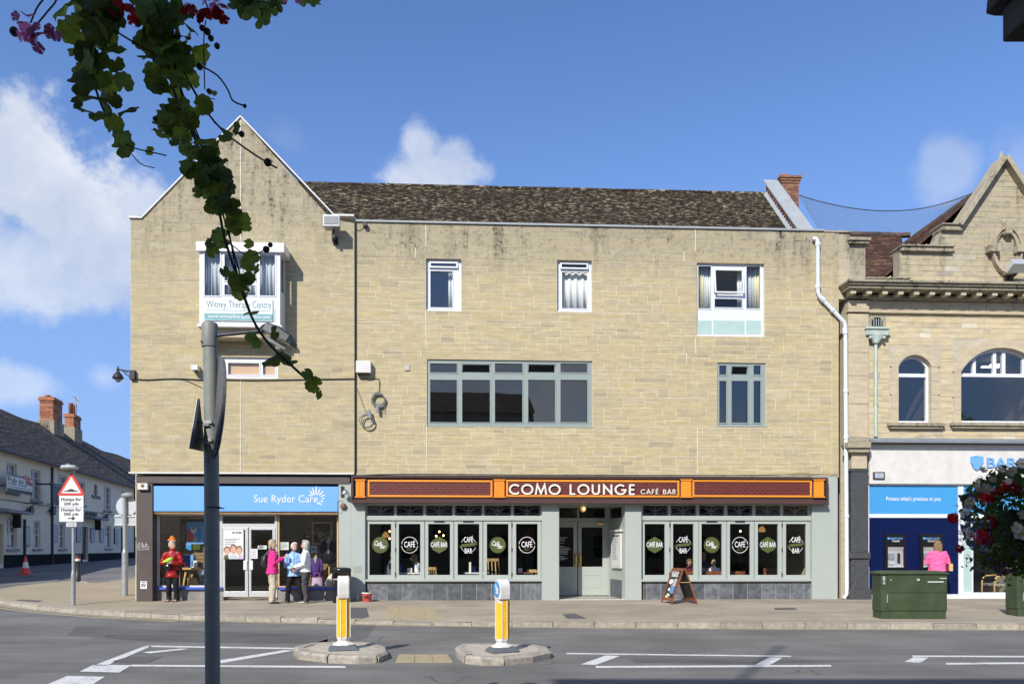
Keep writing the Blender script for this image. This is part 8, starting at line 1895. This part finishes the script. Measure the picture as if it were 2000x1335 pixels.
# people sitting inside the cafe
SEATP = 'people seated inside the cafe'
def seated(px, v, rz, H, label, arms, top, hair, sk=None, lean=.0, **k):
    u = FA.U(px, v); w = FA.W(u, v, CZ+k.pop('lift', 0)); return person(label, w, rz, H, arms, top, GRYT, hair, SHOE, .47, sit=True, skin=sk, group=SEATP, lean=lean, **k)
GJ = cloth('grey_jacket', (.12,.14,.17)); PLAID = mat('plaid_shirt', (.22,.03,.05), .8, .9, 22); AR_ = [((-.13,-.06,.62),(-.06,-.2,.60)), ((.13,-.06,.62),(.06,-.2,.60))]
seated(752, .95, 1.75, 1.74, 'man in a grey jacket seated in the first cafe window', AR_, GJ, BROWNHAIR, lean=.35)
seated(824, 1.0, -1.5, 1.66, 'person with bare arms seated at the edge of the second pane', AR_, WHT, BROWNHAIR, lean=.3, bob=True)
seated(1346, .95, .5, 1.3, 'child in a plaid shirt behind the second right-hand pane', AR_, PLAID, BROWNHAIR, SKIN2, lift=.12)
seated(1394, .95, 3.0, 1.3, 'fair haired child in white seen from behind in the third right-hand pane', AR_, WHT, BLONDE, SKIN2, lift=.10)
seated(1373, 1.7, .3, 1.7, 'adult in dark clothes deeper inside behind the third right-hand pane', AR_, DKB, BLONDE)
# ================================================================== GOODS IN THE CHARITY SHOP WINDOWS
VW = 1.0; sz = FA.Z(600, 1149, .6)
mb = MB(); mb.box(GU0+.4, FA.U(428, .6), .405, 1.2, .2, sz-.02); mb.box(FA.U(545, .6), GU1-.36, .405, 1.9, .2, sz-.02); mb.build('window_display_floor', M['room'], corner, kind='stuff')
dp = bpy.data.objects.new('display_partition', None); COL.objects.link(dp); dp.location = FA.W(0,0,0); dp.rotation_euler = (0,0,FA.a); OFF[dp.name] = Vector((0,0,0)); tag(dp, 'slatted brown display wall at the back of the right shop window', 'display wall')
h = FA.rect(598, 661, 1000, 1150, 1.6)
for i in range(20): z = sz+i*.105; mb = MB(); mb.box(h[0], h[1], 1.6-.004*(i % 2), 1.66, z, z+.094); mb.build('slat', M['slatwood'], dp)
dq = bpy.data.objects.new('display_partition', None); COL.objects.link(dq); dq.location = FA.W(0,0,0); dq.rotation_euler = (0,0,FA.a); OFF[dq.name] = Vector((0,0,0)); tag(dq, 'slatted brown display wall behind the goods in the left shop window', 'display wall')
h = FA.rect(352, 428, 1000, 1150, 1.0)
for i in range(20): z = sz+i*.105; mb = MB(); mb.box(h[0], h[1], 1.0-.004*(i % 2), 1.06, z, z+.094); mb.build('slat', M['slatwood'], dq)
def good(name, label, cat, x0, x1, y0, y1, v, d, m_, part_='body', **k):
    h = FA.rect(x0, x1, y0, y1, v); t = thing(name, label, cat, FA, ((h[0]+h[1])/2, v, h[2])); mb = MB(); mb.box(h[0], h[1], v, v+d, h[2], h[3]); mb.build(part_, M[m_] if isinstance(m_, str) else m_, t, **k); return t, h
t, h = good('picture', 'framed dark flower picture hanging in the right shop window', 'picture', 609, 649, 1018, 1063, 1.5, .04, 'ashlar', 'frame')
mb = MB(); mb.box(h[0]+.06, h[1]-.06, 1.49, 1.4995, h[2]+.06, h[3]-.06); mb.build('canvas', mat('dark_canvas', (.07,.055,.05), .6, .3, 8), t); mb = MB(); r_ = random.Random(2)
for _ in range(26): a = r_.gauss(.5,.13), r_.gauss(.42,.12); mb.ell((h[0]+(h[1]-h[0])*a[0], 1.486, h[2]+(h[3]-h[2])*a[1]), (.028,.006,.022), 7, 5)
mb.build('painted_flowers', M['ashlar'], t, kind='stuff')
def mannequin(px, v, ytop, yb, col, label, tie=None, arms=True):
    u, z1 = FA.F(px, ytop, v); z0 = FA.Z(px, yb, v); H = z1-z0; t = thing('mannequin', label, 'mannequin', FA, (u, v, sz-.02)); OFF[t.name] = Vector((u, v, sz-.02)); P = lambda x, y, z: (u+x*H, v+y*H, z0+z*H)
    mb = MB(); mb.loft([P(0,0,.0), P(0,0,.35), P(0,0,.7), P(0,0,.88), P(0,0,.96)], [(.26*H,.17*H),(.22*H,.15*H),(.27*H,.16*H),(.24*H,.12*H),(.08*H,.08*H)], 14)
    if arms:
        for s in (-1, 1): mb.loft([P(s*.22,0,.86), P(s*.31,.0,.5), P(s*.3,-.03,.08)], [.085*H,.075*H,.06*H])
    mb.build('garment', col, t, smooth=True); mb = MB(); mb.loft([P(0,0,.9), P(0,0,1.03), P(0,0,1.08)], [.07*H,.06*H,.05*H]); mb.prism([(u-.09*H, z0+.96*H), (u+.09*H, z0+.96*H), (u, z0+.62*H)], v-.165*H, v-.15*H); mb.build('shirt_front', M['ashlar'], t, kind='stuff')
    mb = MB(); mb.tube([(u, v, sz-.02), P(0,0,.02)], .025, 6); mb.build('stand', M['pine'], t)
    if tie: mb = MB(); mb.prism([(u-.02*H, z0+.9*H), (u+.02*H, z0+.9*H), (u+.05*H, z0+.45*H), (u, z0+.38*H), (u-.05*H, z0+.45*H)], v-.19*H, v-.17*H); mb.build('tie', tie, t)
mannequin(643, 1.3, 1052, 1100, BLK, 'headless mannequin in a black jacket with purple tie', mat('purple_tie', (.20,.10,.20), .6)); mannequin(617, 1.15, 1086, 1124, mat('purple_knit', (.075,.03,.18), .9), 'headless mannequin in a purple top')
PINKW = mat('pink_wicker', (.55,.40,.55), .7, .35, 40)
h = FA.rect(608, 630, 1127, 1146, .8); t = thing('wicker_basket', 'pink striped basket with purple handles in the right shop window', 'basket', FA, ((h[0]+h[1])/2, .8, h[2])); mb = MB(); uc = (h[0]+h[1])/2; mb.loft([(uc, .85, h[2]), (uc, .85, h[3])], [(.17,.1),(.15,.09)], 12); mb.build('basket', PINKW, t)
for s in (-1, 1): mb = MB(); mb.tube([(uc-.1, .85+s*.06, h[3]), (uc-.06, .85+s*.06, h[3]+.13), (uc+.06, .85+s*.06, h[3]+.13), (uc+.1, .85+s*.06, h[3])], .015, 6); mb.build('handle', M['petalpurple'], t)
u, z = FA.F(643, 1138, .75); t = thing('lute', 'pale teardrop mandolin leaning in the right shop window', 'instrument', FA, (u, .75, sz)); mb = MB(); mb.loft([(u-.05, .78, sz+.02), (u-.03, .78, sz+.14), (u+.02, .79, sz+.3), (u+.06, .8, sz+.42)], [(.05,.03),(.095,.05),(.07,.04),(.02,.02)], 12); mb.build('soundbox', M['cream'], t, smooth=True); mb = MB(); mb.bar((u+.055, .8, sz+.38), (u+.13, .84, sz+.75), .04, .03); mb.build('neck', M['black'], t)
t, h = good('poster', 'white framed poster with blue oval behind the three women', 'poster', 607, 619, 1065, 1079, 1.3, .02, 'signgrey', 'sheet'); mb = MB(); mb.ell(((h[0]+h[1])/2, 1.297, (h[2]+h[3])/2), (.06,.006,.045), 12, 8); mb.build('oval', M['blue'], t)
for x0, x1, y0, y1, lb in ((490,503,1071,1090,'paper notice on the right shop door'), (503.5,521,1064.5,1071.5,'small patterned card on the right shop door'), (546,564,1058,1073,'pale notice at the left of the right shop window')):
    t, h = good('notice', lb, 'notice', x0, x1, y0, y1, SV-.052 if x0 < 530 else SV+.02, .004, 'curtain', 'sheet'); mb = MB(); r_ = random.Random(x0)
    for i in range(5): z = h[2]+(h[3]-h[2])*(.15+.16*i); mb.box(h[0]+.02, h[0]+.02+(h[1]-h[0]-.04)*r_.uniform(.5,1), h[0]*0+(SV-.054 if x0 < 530 else SV+.018), (SV-.0525 if x0 < 530 else SV+.0195), z, z+.012)
    mb.build('print', M['cable'], t, kind='stuff')
# family poster on the left door
q = SV-.056; t, h = good('door_poster', 'white poster with three smiling faces on the left shop door', 'poster', 437, 475.5, 1034, 1091, q, .004, 'curtain', 'sheet')
PXY = lambda x, y: FA.F(x, y, q)
mb = MB(); put_text(mb, 'Sue Ryder', *FA.rect(453, 473, 1036.5, 1043, q), q-.0005, .002, bold=.02, shear=.3); mb.build('lettering', M['signblack'], t); mb = MB()
for y, w_ in ((1051,30),(1053.6,24),(1057.5,22),(1061,16)): r_ = FA.rect(439, 439+w_, y, y+1.2, q); mb.box(r_[0], r_[1], q-.002, q-.0005, r_[2], r_[3])
mb.build('small_print', M['lead'], t, kind='stuff')
def disc(mb, x, y, rx, ry, o, m=0): u, z = PXY(x, y); k = 21.3/FPX; mb.prism([(u+rx*k*math.cos(a), z+ry*k*math.sin(a)) for a in [2*math.pi*i/20 for i in range(20)]], q-.001-o, q-.0005-o*.5, m)
mb = MB(); fm = [M['olive'], M['curtaingrey'], PINKW, BROWNHAIR, SKIN]
for x, w_, m_ in ((442,5.4,0),(456,9,1),(470,5.4,2)): r_ = FA.rect(x-w_, x+w_, 1083, 1091, q); mb.prism([(r_[0], r_[2]), (r_[1], r_[2]), (r_[1]-.03, r_[3]), (r_[0]+.03, r_[3])], q-.0015, q-.0005, m_)
for x, y, a, b in ((443.5,1075,6.5,8),(456,1072.5,7,9.5),(467,1074.5,6.5,8.5)): disc(mb, x, y-1.5, a, b, .002, 3); disc(mb, x, y+1, a*.78, b*.85, .003, 4)
mb.build('printed_faces', fm, t)
# left window: orange hat on a stand, toys, books, bags, frames
u, z = FA.F(336, 1052, .46); t = thing('orange_hat', 'orange bow shaped hat on a stand in the left shop window', 'hat', FA, (u, .46, sz)); OR_ = cloth('orange_felt', (.80,.22,.03)); mb = MB(); mb.lathe((u, .46, z-.05), [(.14,0),(.13,.03),(.08,.06),(.05,.12),(.01,.15)], 12); mb.build('crown', OR_, t, smooth=True); mb = MB(); mb.tube([(u, .46, sz-.02), (u, .46, z-.05)], .012, 6); mb.build('stand', M['signwhite'], t)
for a in (sorted([(362,374,1062,1074,'blue','blue gift bag on the display wall'),(376,391,1062,1073,'leaf','lime green gift bag on the display wall'),(364,398,1018,1062,'skyblue','pale blue picture with cartoon figures on the display wall'),(357,374,1082,1113,'navy','navy cushion hanging behind the woman in red'),(371,378,1083,1106,'skyblue','pale blue folded cloth beside the navy cushion'),(373,385,1094,1110,'signwhite','white tin with red lid on the shelf'),(366,384,1128,1146,'pine','wooden crate with a blue and white bundle'),(389,399,1128,1144,'lead','row of books at the bottom of the left window'),(306,312,1080,1146,'ashlar','narrow cream stand at the left of the window'),(354,361,1022,1058,'slatwood','tall brown hanging cloth left of the cartoon picture'),(402,416,1030,1060,'terracotta','rust coloured hanging cloth right of the cartoon picture'),(404,420,1082,1104,'olive','olive folded jumper near the right of the left window'),(388,398,1112,1125,'sagepanel','pale green tin on the lower shelf'),(402,412,1120,1145,'petalpink','pink folder standing on the display floor'),(414,426,1116,1145,'signwhite','white box standing on the display floor by the door'),(340,352,1118,1146,'room','grey box standing behind the woman in red'),(360,366,1098,1106,'signred','small red tin left of the white tin')])): good('display_item', a[5], 'display item', *a[:4], .9 if a[2] < 1080 else .7, .05, a[4], 'front', bevel=.01)
mb = MB(); h = FA.rect(365, 394, 1107, 1111, .95); t = thing('display_shelf', 'wooden tripod shelf in the left shop window', 'shelf', FA, ((h[0]+h[1])/2, 1.1, sz)); mb.box(h[0], h[1], .6, .95, h[2], h[3]); mb.build('shelf_board', M['pine'], t)
for a, b in ((.1,-.1),(.5,0),(.8,.25)): mb = MB(); mb.bar((h[0]+(h[1]-h[0])*a, .8, h[2]), (h[0]+(h[1]-h[0])*a+b, .78, sz-.02), .05, .05); mb.build('leg', M['pine'], t)
t = thing('toy_figures', 'cartoon figures in red, white and blue on the pale blue picture', 'picture', FA, (FA.U(376,.88), .88, FA.Z(376,1060,.88)))
for x, y, rx, rz_, m_ in ((371,1045,.09,.18,'signred'),(377,1035,.10,.10,'signwhite'),(388,1045,.07,.2,'blue'),(378,1032,.04,.05,'signblack'),(381,1052,.05,.10,'ashlar')): u, z = FA.F(x, y, .88); mb = MB(); mb.ell((u, .885, z), (rx,.012,rz_), 12, 8); mb.build('figure', M[m_], t, smooth=True)
t = thing('potted_flowers', 'bunch of red leaves in a pale green vase left of the woman in red', 'vase', FA, (FA.U(316,.9), .9, sz)); u = FA.U(317,.9); mb = MB(); mb.lathe((u, .9, sz-.02), [(.05,0),(.075,.12),(.06,.28),(.07,.32)], 12); mb.build('vase', M['sagepanel'], t, smooth=True); mb = MB(); r_ = random.Random(3)
for k in range(22): a = r_.uniform(-.5,.5); b = r_.uniform(-.3,.3); L = r_.uniform(.25,.5); mb.bar((u, .9, sz+.28), (u+a*L, .9+b*L, sz+.28+L), .02, .01)
mb.build('foliage', M['terracotta'], t, kind='stuff')
# ================================================================== FLOWERS
def leaf_mesh(seed, scal=11, m=None, pointed=False):
    r_ = random.Random(seed); bm = bmesh.new(); n = 40; c = bm.verts.new((0, 0, .06)); rings = []
    for k in (.35, .7, 1.0):
        ring = []
        for i in range(n):
            a = 2*math.pi*i/n; s = 1.0
            notch = max(0, 1-abs(((a-math.pi*1.5+math.pi) % (2*math.pi))-math.pi)/.38)
            s = (1-.62*notch*k) if not pointed else (.45+.55*abs(math.cos(2.5*(a-math.pi/2))))
            if k == 1.0 and not pointed: s *= 1+.055*math.cos(scal*a)+r_.uniform(-.03,.03)
            x, y = k*s*math.cos(a), k*s*math.sin(a)
            ring.append(bm.verts.new((x, y, .06-.17*k*k+.12*k*math.sin((3+seed % 3)*a+seed)*k)))
        rings.append(ring)
    for i in range(n): bm.faces.new((c, rings[0][i], rings[0][(i+1) % n]))
    for a, b in zip(rings, rings[1:]):
        for i in range(n): bm.faces.new((a[i], b[i], b[(i+1) % n], a[(i+1) % n]))
    me = bpy.data.meshes.new('leaf'); bm.to_mesh(me); bm.free()
    for p in me.polygons: p.use_smooth = True
    me.materials.append(m); return me
LM = [leaf_mesh(i, 9+i % 3, M['leaf' if i % 2 else 'leaf2']) for i in range(6)]
LP_ = [leaf_mesh(20+i, 9, M['leaf2'], True) for i in range(2)]
def petal_flower(parent, c, r_, m_, n=9, seed=1, name='flower_head'):
    rr = random.Random(seed); mb = MB()
    for i in range(n):
        d = Vector((rr.gauss(0,1), rr.gauss(0,1)*.8, rr.gauss(0,1))).normalized()*r_*rr.uniform(.35,1); f = Vector(c)+d; nrm = (d+Vector((0,-.6*r_,0))).normalized(); a = nrm.orthogonal().normalized(); b = nrm.cross(a)
        for k in range(5):
            q0 = 2*math.pi*k/5+rr.uniform(-.1,.1); s = r_*.72
            pts = [f]+[f+(a*math.cos(q0+o)+b*math.sin(q0+o))*s*l+nrm*s*h_ for o, l, h_ in ((-.62,.55,.08),(-.55,.95,.2),(0,1.08,.16),(.55,.95,.2),(.62,.55,.08))]
            mb.add(pts, [(0,1,2,3,4,5)], 0, rr.random())
    return mb.build(name, m_, parent)
YB = 2.5; t = thing('hanging_geranium', 'trailing ivy geranium hanging from a basket above, top left foreground', 'hanging plant', FW, tuple(PX(250, -160, YB))); rr = random.Random(21)
mb = MB(); bc = PX(250, -190, YB); mb.lathe((bc.x, bc.y+.1, bc.z-.05), [(.10,0),(.2,.06),(.26,.16),(.27,.22)], 20); mb.build('basket', M['stem'], t)
for dx in (-.2, .2): mb = MB(); mb.tube([(bc.x+dx, bc.y+.1, bc.z+.15), (bc.x, bc.y+.1, bc.z+.8), (bc.x, -2.2, bc.z+.85)], .008, 5); mb.build('chain', M['black'], t)
LV = '''125,15,28 165,25,30 140,60,25 200,35,28 160,95,25 205,75,22 190,60,26 155,130,22 185,110,26 215,95,18 160,160,26 195,145,22 225,125,16 240,160,18 180,190,26 205,205,22 165,215,18 150,200,10 225,195,14 250,215,20 222,245,20 240,285,20 238,265,16 292,294,9
285,15,25 330,20,28 275,30,22 345,55,25 300,65,26 372,55,16 280,75,22 325,90,26 365,75,16 290,110,20 345,105,22 388,110,20 310,135,22 340,150,22 305,160,20 360,140,20 370,155,18 318,170,16 415,180,9 412,192,8 398,205,17 345,180,16 360,225,22 335,205,14 320,240,20 345,250,20 385,215,12 372,235,16 315,260,16 340,275,10 400,275,20 375,290,16 420,280,10
460,250,12 440,265,13 370,315,20 410,310,22 395,335,20 430,340,22 440,370,20 420,390,20 385,375,10 450,395,14 425,365,18 470,430,18 430,465,18 460,445,14 410,475,10 415,490,12 485,475,10 490,510,20 440,530,10 470,550,22 485,545,14 468,572,14 490,610,15 493,665,17 530,705,18 560,705,20 548,695,14 600,730,11 612,750,16 622,770,10 535,650,13
180,45,24 145,35,20 220,55,18 175,140,24 170,120,20 208,170,20 190,165,20 310,40,26 355,30,20 300,90,22 338,125,20 322,115,22 350,70,20 295,140,18 335,230,18 350,215,16 388,300,16 445,355,16 405,355,18 428,320,18'''.split()
LV += [f'{rr.gauss(180,26):.0f},{rr.uniform(-20,110):.0f},{rr.uniform(18,26):.0f}' for _ in range(14)]+[f'{rr.gauss(325,28):.0f},{rr.uniform(-20,130):.0f},{rr.uniform(18,26):.0f}' for _ in range(18)]+[f'{x},{y},{r_}' for x, y, r_ in ((190,225,16),(330,260,14),(352,160,18),(415,295,15),(435,405,12),(480,440,12),(500,525,10),(455,540,10))]
SB_ = [(330,200),(345,240),(365,280),(385,315),(405,345),(425,375),(438,400),(452,432),(470,450)]
for _ in range(34):
    k = rr.uniform(0, 7.99); a, b = SB_[int(k)], SB_[int(k)+1]; f_ = k-int(k); LV.append(f'{a[0]+(b[0]-a[0])*f_+rr.gauss(0,16):.0f},{a[1]+(b[1]-a[1])*f_+rr.gauss(0,9):.0f},{rr.uniform(11,19):.0f}')
for s in LV:
    x, y, r_ = map(float, s.split(',')); o = bpy.data.objects.new('leaf', rr.choice(LM)); COL.objects.link(o); o.parent = t
    Y = YB+rr.uniform(-.09, .09); p = PX(x, y, Y)-t.location; o.location = p; k = r_/FPX*Y*1.08; o.scale = (k, k, k)
    o.rotation_euler = (R(90)+rr.gauss(0, .45), rr.gauss(0, .4), rr.uniform(0, 6.28)) if False else (Matrix.Rotation(rr.gauss(0,.5),3,'Z') @ Matrix.Rotation(R(90)+rr.gauss(-.15,.45),3,'X') @ Matrix.Rotation(rr.uniform(0,6.28),3,'Z')).to_euler()
def stem(pts, r_=.0032, Y=YB): P = catmull([PX(x, y, Y)-t.location for x, y in pts], 4); mb = MB(); mb.tube(P, r_, 5); mb.v = [tuple(Vector(v)+OFF[t.name]) for v in mb.v]; return mb.build('stem', M['stem'], t)
for pts, w_ in (([(170,-60),(185,60),(180,140),(200,210),(238,280)], .004), ([(300,-60),(320,80),(340,180),(380,270),(420,380),(440,470),(470,560),(492,620),(520,665),(560,705),(612,752)], .0045), ([(310,0),(345,140),(365,220),(395,290),(425,330)], .0035), ([(350,120),(385,190),(430,250),(480,290),(523,318),(541,328)], .003), ([(340,100),(375,170),(420,240),(455,262)], .003), ([(395,130),(425,148),(445,175),(455,197),(478,207)], .0028), ([(330,90),(362,200),(400,300),(430,400),(470,540)], .003), ([(218,55),(240,70),(270,88),(290,100)], .003), ([(238,278),(265,290),(300,298),(325,304)], .0022), ([(255,298),(275,320),(302,328)], .0016), ([(430,470),(455,480),(485,500),(520,486),(525,482)], .0018), ([(445,430),(460,520),(500,640)], .0022), ([(400,175),(398,80),(402,40)], .002)): stem(pts, w_)
OFFT = OFF[t.name]
def at(x, y, Y=YB): return PX(x, y, Y)
for i, (x, y, r_, m_, n) in enumerate(((38,35,13,'petalpink',3),(52,62,15,'petalpink',5),(75,75,17,'petalpink',6),(98,58,14,'petalpink',4),(62,42,12,'petalpink',3),(222,8,15,'petalred',5),(248,22,16,'petalred',6),(265,36,12,'petalred',4),(368,18,15,'petalred',5),(400,32,16,'petalred',6),(430,22,15,'petalred',6),(412,8,13,'petalpink',4),(570,-4,12,'petalpink',4))): petal_flower(t, at(x, y, YB-.05), r_/FPX*YB, M[m_], n, i+3)
for x, y, r_ in ((405,62,7),(412,75,6),(424,90,6),(395,55,6),(523,317,8),(472,262,6),(478,207,4),(390,130,7),(408,178,5),(520,487,7),(528,478,5),(28,62,9),(303,232,5)): mb = MB(); mb.ell(tuple(at(x, y)), (r_/FPX*YB,)*3, 7, 5); mb.build('seed_head', M['stem'], t)
for x, y, r_ in ((465,8,22),(492,14,26),(512,28,24),(500,6,20),(540,2,18),(480,2,20),(525,12,20),(615,2,14),(596,-4,16)):
    o = bpy.data.objects.new('leaf', rr.choice(LP_)); COL.objects.link(o); o.parent = t; Y = YB+rr.uniform(-.04,.04); o.location = PX(x, y, Y)-t.location; k = r_/FPX*Y*1.15; o.scale = (k, k, k); o.rotation_euler = (Matrix.Rotation(rr.gauss(0,.4),3,'Z') @ Matrix.Rotation(R(90)+rr.gauss(0,.4),3,'X') @ Matrix.Rotation(rr.uniform(0,6.28),3,'Z')).to_euler()
for pts in ([(70,50),(95,20),(110,0),(120,-40)], [(255,25),(262,0),(268,-40)], [(410,22),(400,0),(390,-40)], [(495,10),(505,-15),(500,-60)], [(112,-30),(76,10),(60,45)]): stem(pts, .0028)
# planter of mixed flowers, right foreground, in the shade of the houses behind the camera
YF = 3.5; c = PX(2004, 1015, YF); t = thing('flower_planter', 'full planter of red, white, blue and purple flowers at the right edge', 'planter', FW, (c.x, c.y, .12)); rr = random.Random(31)
mb = MB(); mb.tube([(c.x+.06, c.y, .1), (c.x+.06, c.y, c.z-.05)], .04, 10); mb.build('post', M['black'], t); mb = MB(); mb.lathe((c.x+.06, c.y, c.z-.16), [(.08,0),(.17,.08),(.2,.2)], 16); mb.build('bowl', M['black'], t)
def prof(): # random point in the bushy outline, in photo pixels
    while True:
        a, q = rr.uniform(0, 2*math.pi), math.sqrt(rr.random()); x = 2004+q*138*math.cos(a); y = 1015+q*110*math.sin(a)
        if x > 1880+max(0, (y-1035))*.55 and x < 2145: return x, y, q
mb = MB()
for _ in range(2300):
    x, y, q = prof(); Y = YF+rr.uniform(-1,1)*.24*math.sqrt(max(0,1-q*q))+rr.uniform(-.02,.02); p = PX(x, y, Y); s = rr.uniform(.008,.022)*(1.3 if rr.random() < .15 else 1)
    n_ = Vector((rr.gauss(0,1), rr.gauss(-.5,1), rr.gauss(.4,1))).normalized(); a = n_.orthogonal().normalized(); a = (Matrix.Rotation(rr.uniform(0,6.28), 3, n_) @ a); b = n_.cross(a)
    mb.add([p-a*s, p-a*s*.3+b*s*.6, p+a*s*.6+b*s*.45, p+a*s*1.1, p+a*s*.6-b*s*.45, p-a*s*.3-b*s*.6], [(0,1,2,3,4,5)], 0, rr.random())
mb.build('foliage', M['leaf2'], t, kind='stuff')
for i, (x, y, r_) in enumerate(((1863,1008,11),(1938,967,14),(1925,968,11),(1950,965,12),(1980,953,13),(1934,1022,14),(1918,1050,15),(1930,1046,10),(1876,1072,8),(1966,950,9))): petal_flower(t, PX(x, y, YF-.2+.1*rr.random()), r_/FPX*YF*.85, M['petalred'], 8, i+50, 'red_flower')
def begonia(x, y, r_, seed):
    r2 = random.Random(seed); mb = MB(); f = PX(x, y, YF-.24); s = r_/FPX*YF; nrm = Vector((r2.gauss(0,.4), -1, r2.gauss(.2,.4))).normalized(); a = nrm.orthogonal().normalized(); b = nrm.cross(a)
    for k in range(6):
        q = 2*math.pi*k/6+r2.uniform(-.2,.2); l = r2.uniform(.85,1.1); pts = [f]+[f+(a*math.cos(q+o)+b*math.sin(q+o))*s*l*l2+nrm*s*h_ for o, l2, h_ in ((-.6,.5,.05),(-.45,.9,.22),(0,1.1,.3),(.45,.9,.22),(.6,.5,.05))]; mb.add(pts, [(0,1,2,3,4,5)])
    o = mb.build('white_flower', M['petalwhite'], t); k = MB(); k.ell(tuple(f+nrm*s*.12), (s*.2,)*3, 7, 5); k.build('stamen', M['yellow'], o)
for i, (x, y, r_) in enumerate(((1976,919,11),(1963,922,10),(1906,944,12),(1912,955,10),(1925,955,12),(1893,980,9),(1882,1000,10),(1896,978,8),(1889,990,8),(1995,1040,14),(1985,1030,10),(1998,1005,9),(1996,905,10),(1920,918,8),(1952,916,8),(1968,940,7),(1938,936,7))): begonia(x, y, r_, i)
def specks(nm, m_, n, fx, s0, s1):
    mb = MB()
    for _ in range(n):
        x, y = fx(); p = PX(x, y, YF-.2-rr.random()*.08); s = rr.uniform(s0, s1)
        n_ = Vector((rr.gauss(0,.5), -1, rr.gauss(.2,.5))).normalized(); a = n_.orthogonal().normalized(); b = n_.cross(a)
        for k in range(3): q = 2.1*k+rr.random(); mb.add([p, p+(a*math.cos(q-.5)+b*math.sin(q-.5))*s*.8, p+(a*math.cos(q)+b*math.sin(q))*s, p+(a*math.cos(q+.5)+b*math.sin(q+.5))*s*.8], [(0,1,2,3)])
    mb.build(nm, m_, t, kind='stuff')
def f1(): 
    while True:
        x, y = rr.gauss(1893, 20), rr.gauss(1040, 30)
        if x > 1862+max(0, (y-1050))*.5: return x, y
specks('lobelia', M['petalblue'], 150, f1, .004, .008); specks('lobelia', M['petalwhite'], 45, lambda: (rr.gauss(1888,12), rr.gauss(1035,18)), .005, .009)
def f2(): x, y, q = prof(); return x, y
specks('lobelia', M['petalblue'], 70, f2, .004, .007)
for i, (x, y, r_) in enumerate(((1955,1118,10),(1968,1112,9),(1946,1105,8),(1985,1080,9),(1935,1090,7),(1960,1100,8))): petal_flower(t, PX(x, y, YF-.12), r_/FPX*YF*.55, M['petalpurple'], 4, i+90, 'purple_flower')
mb = MB()
for _ in range(110):
    x, y = rr.gauss(1945,28), rr.gauss(1100,16); p = PX(x, y, YF+rr.uniform(-.15,.1)); s = rr.uniform(.008,.016); a = Vector((rr.gauss(0,1),rr.gauss(0,.5),rr.gauss(0,1))).normalized(); b = a.cross(Vector((0,1,.2))).normalized(); mb.add([p-a*s, p+b*s*.5, p+a*s, p-b*s*.5], [(0,1,2,3)])
mb.build('trailing_foliage', M['leaf2'], t, kind='stuff')
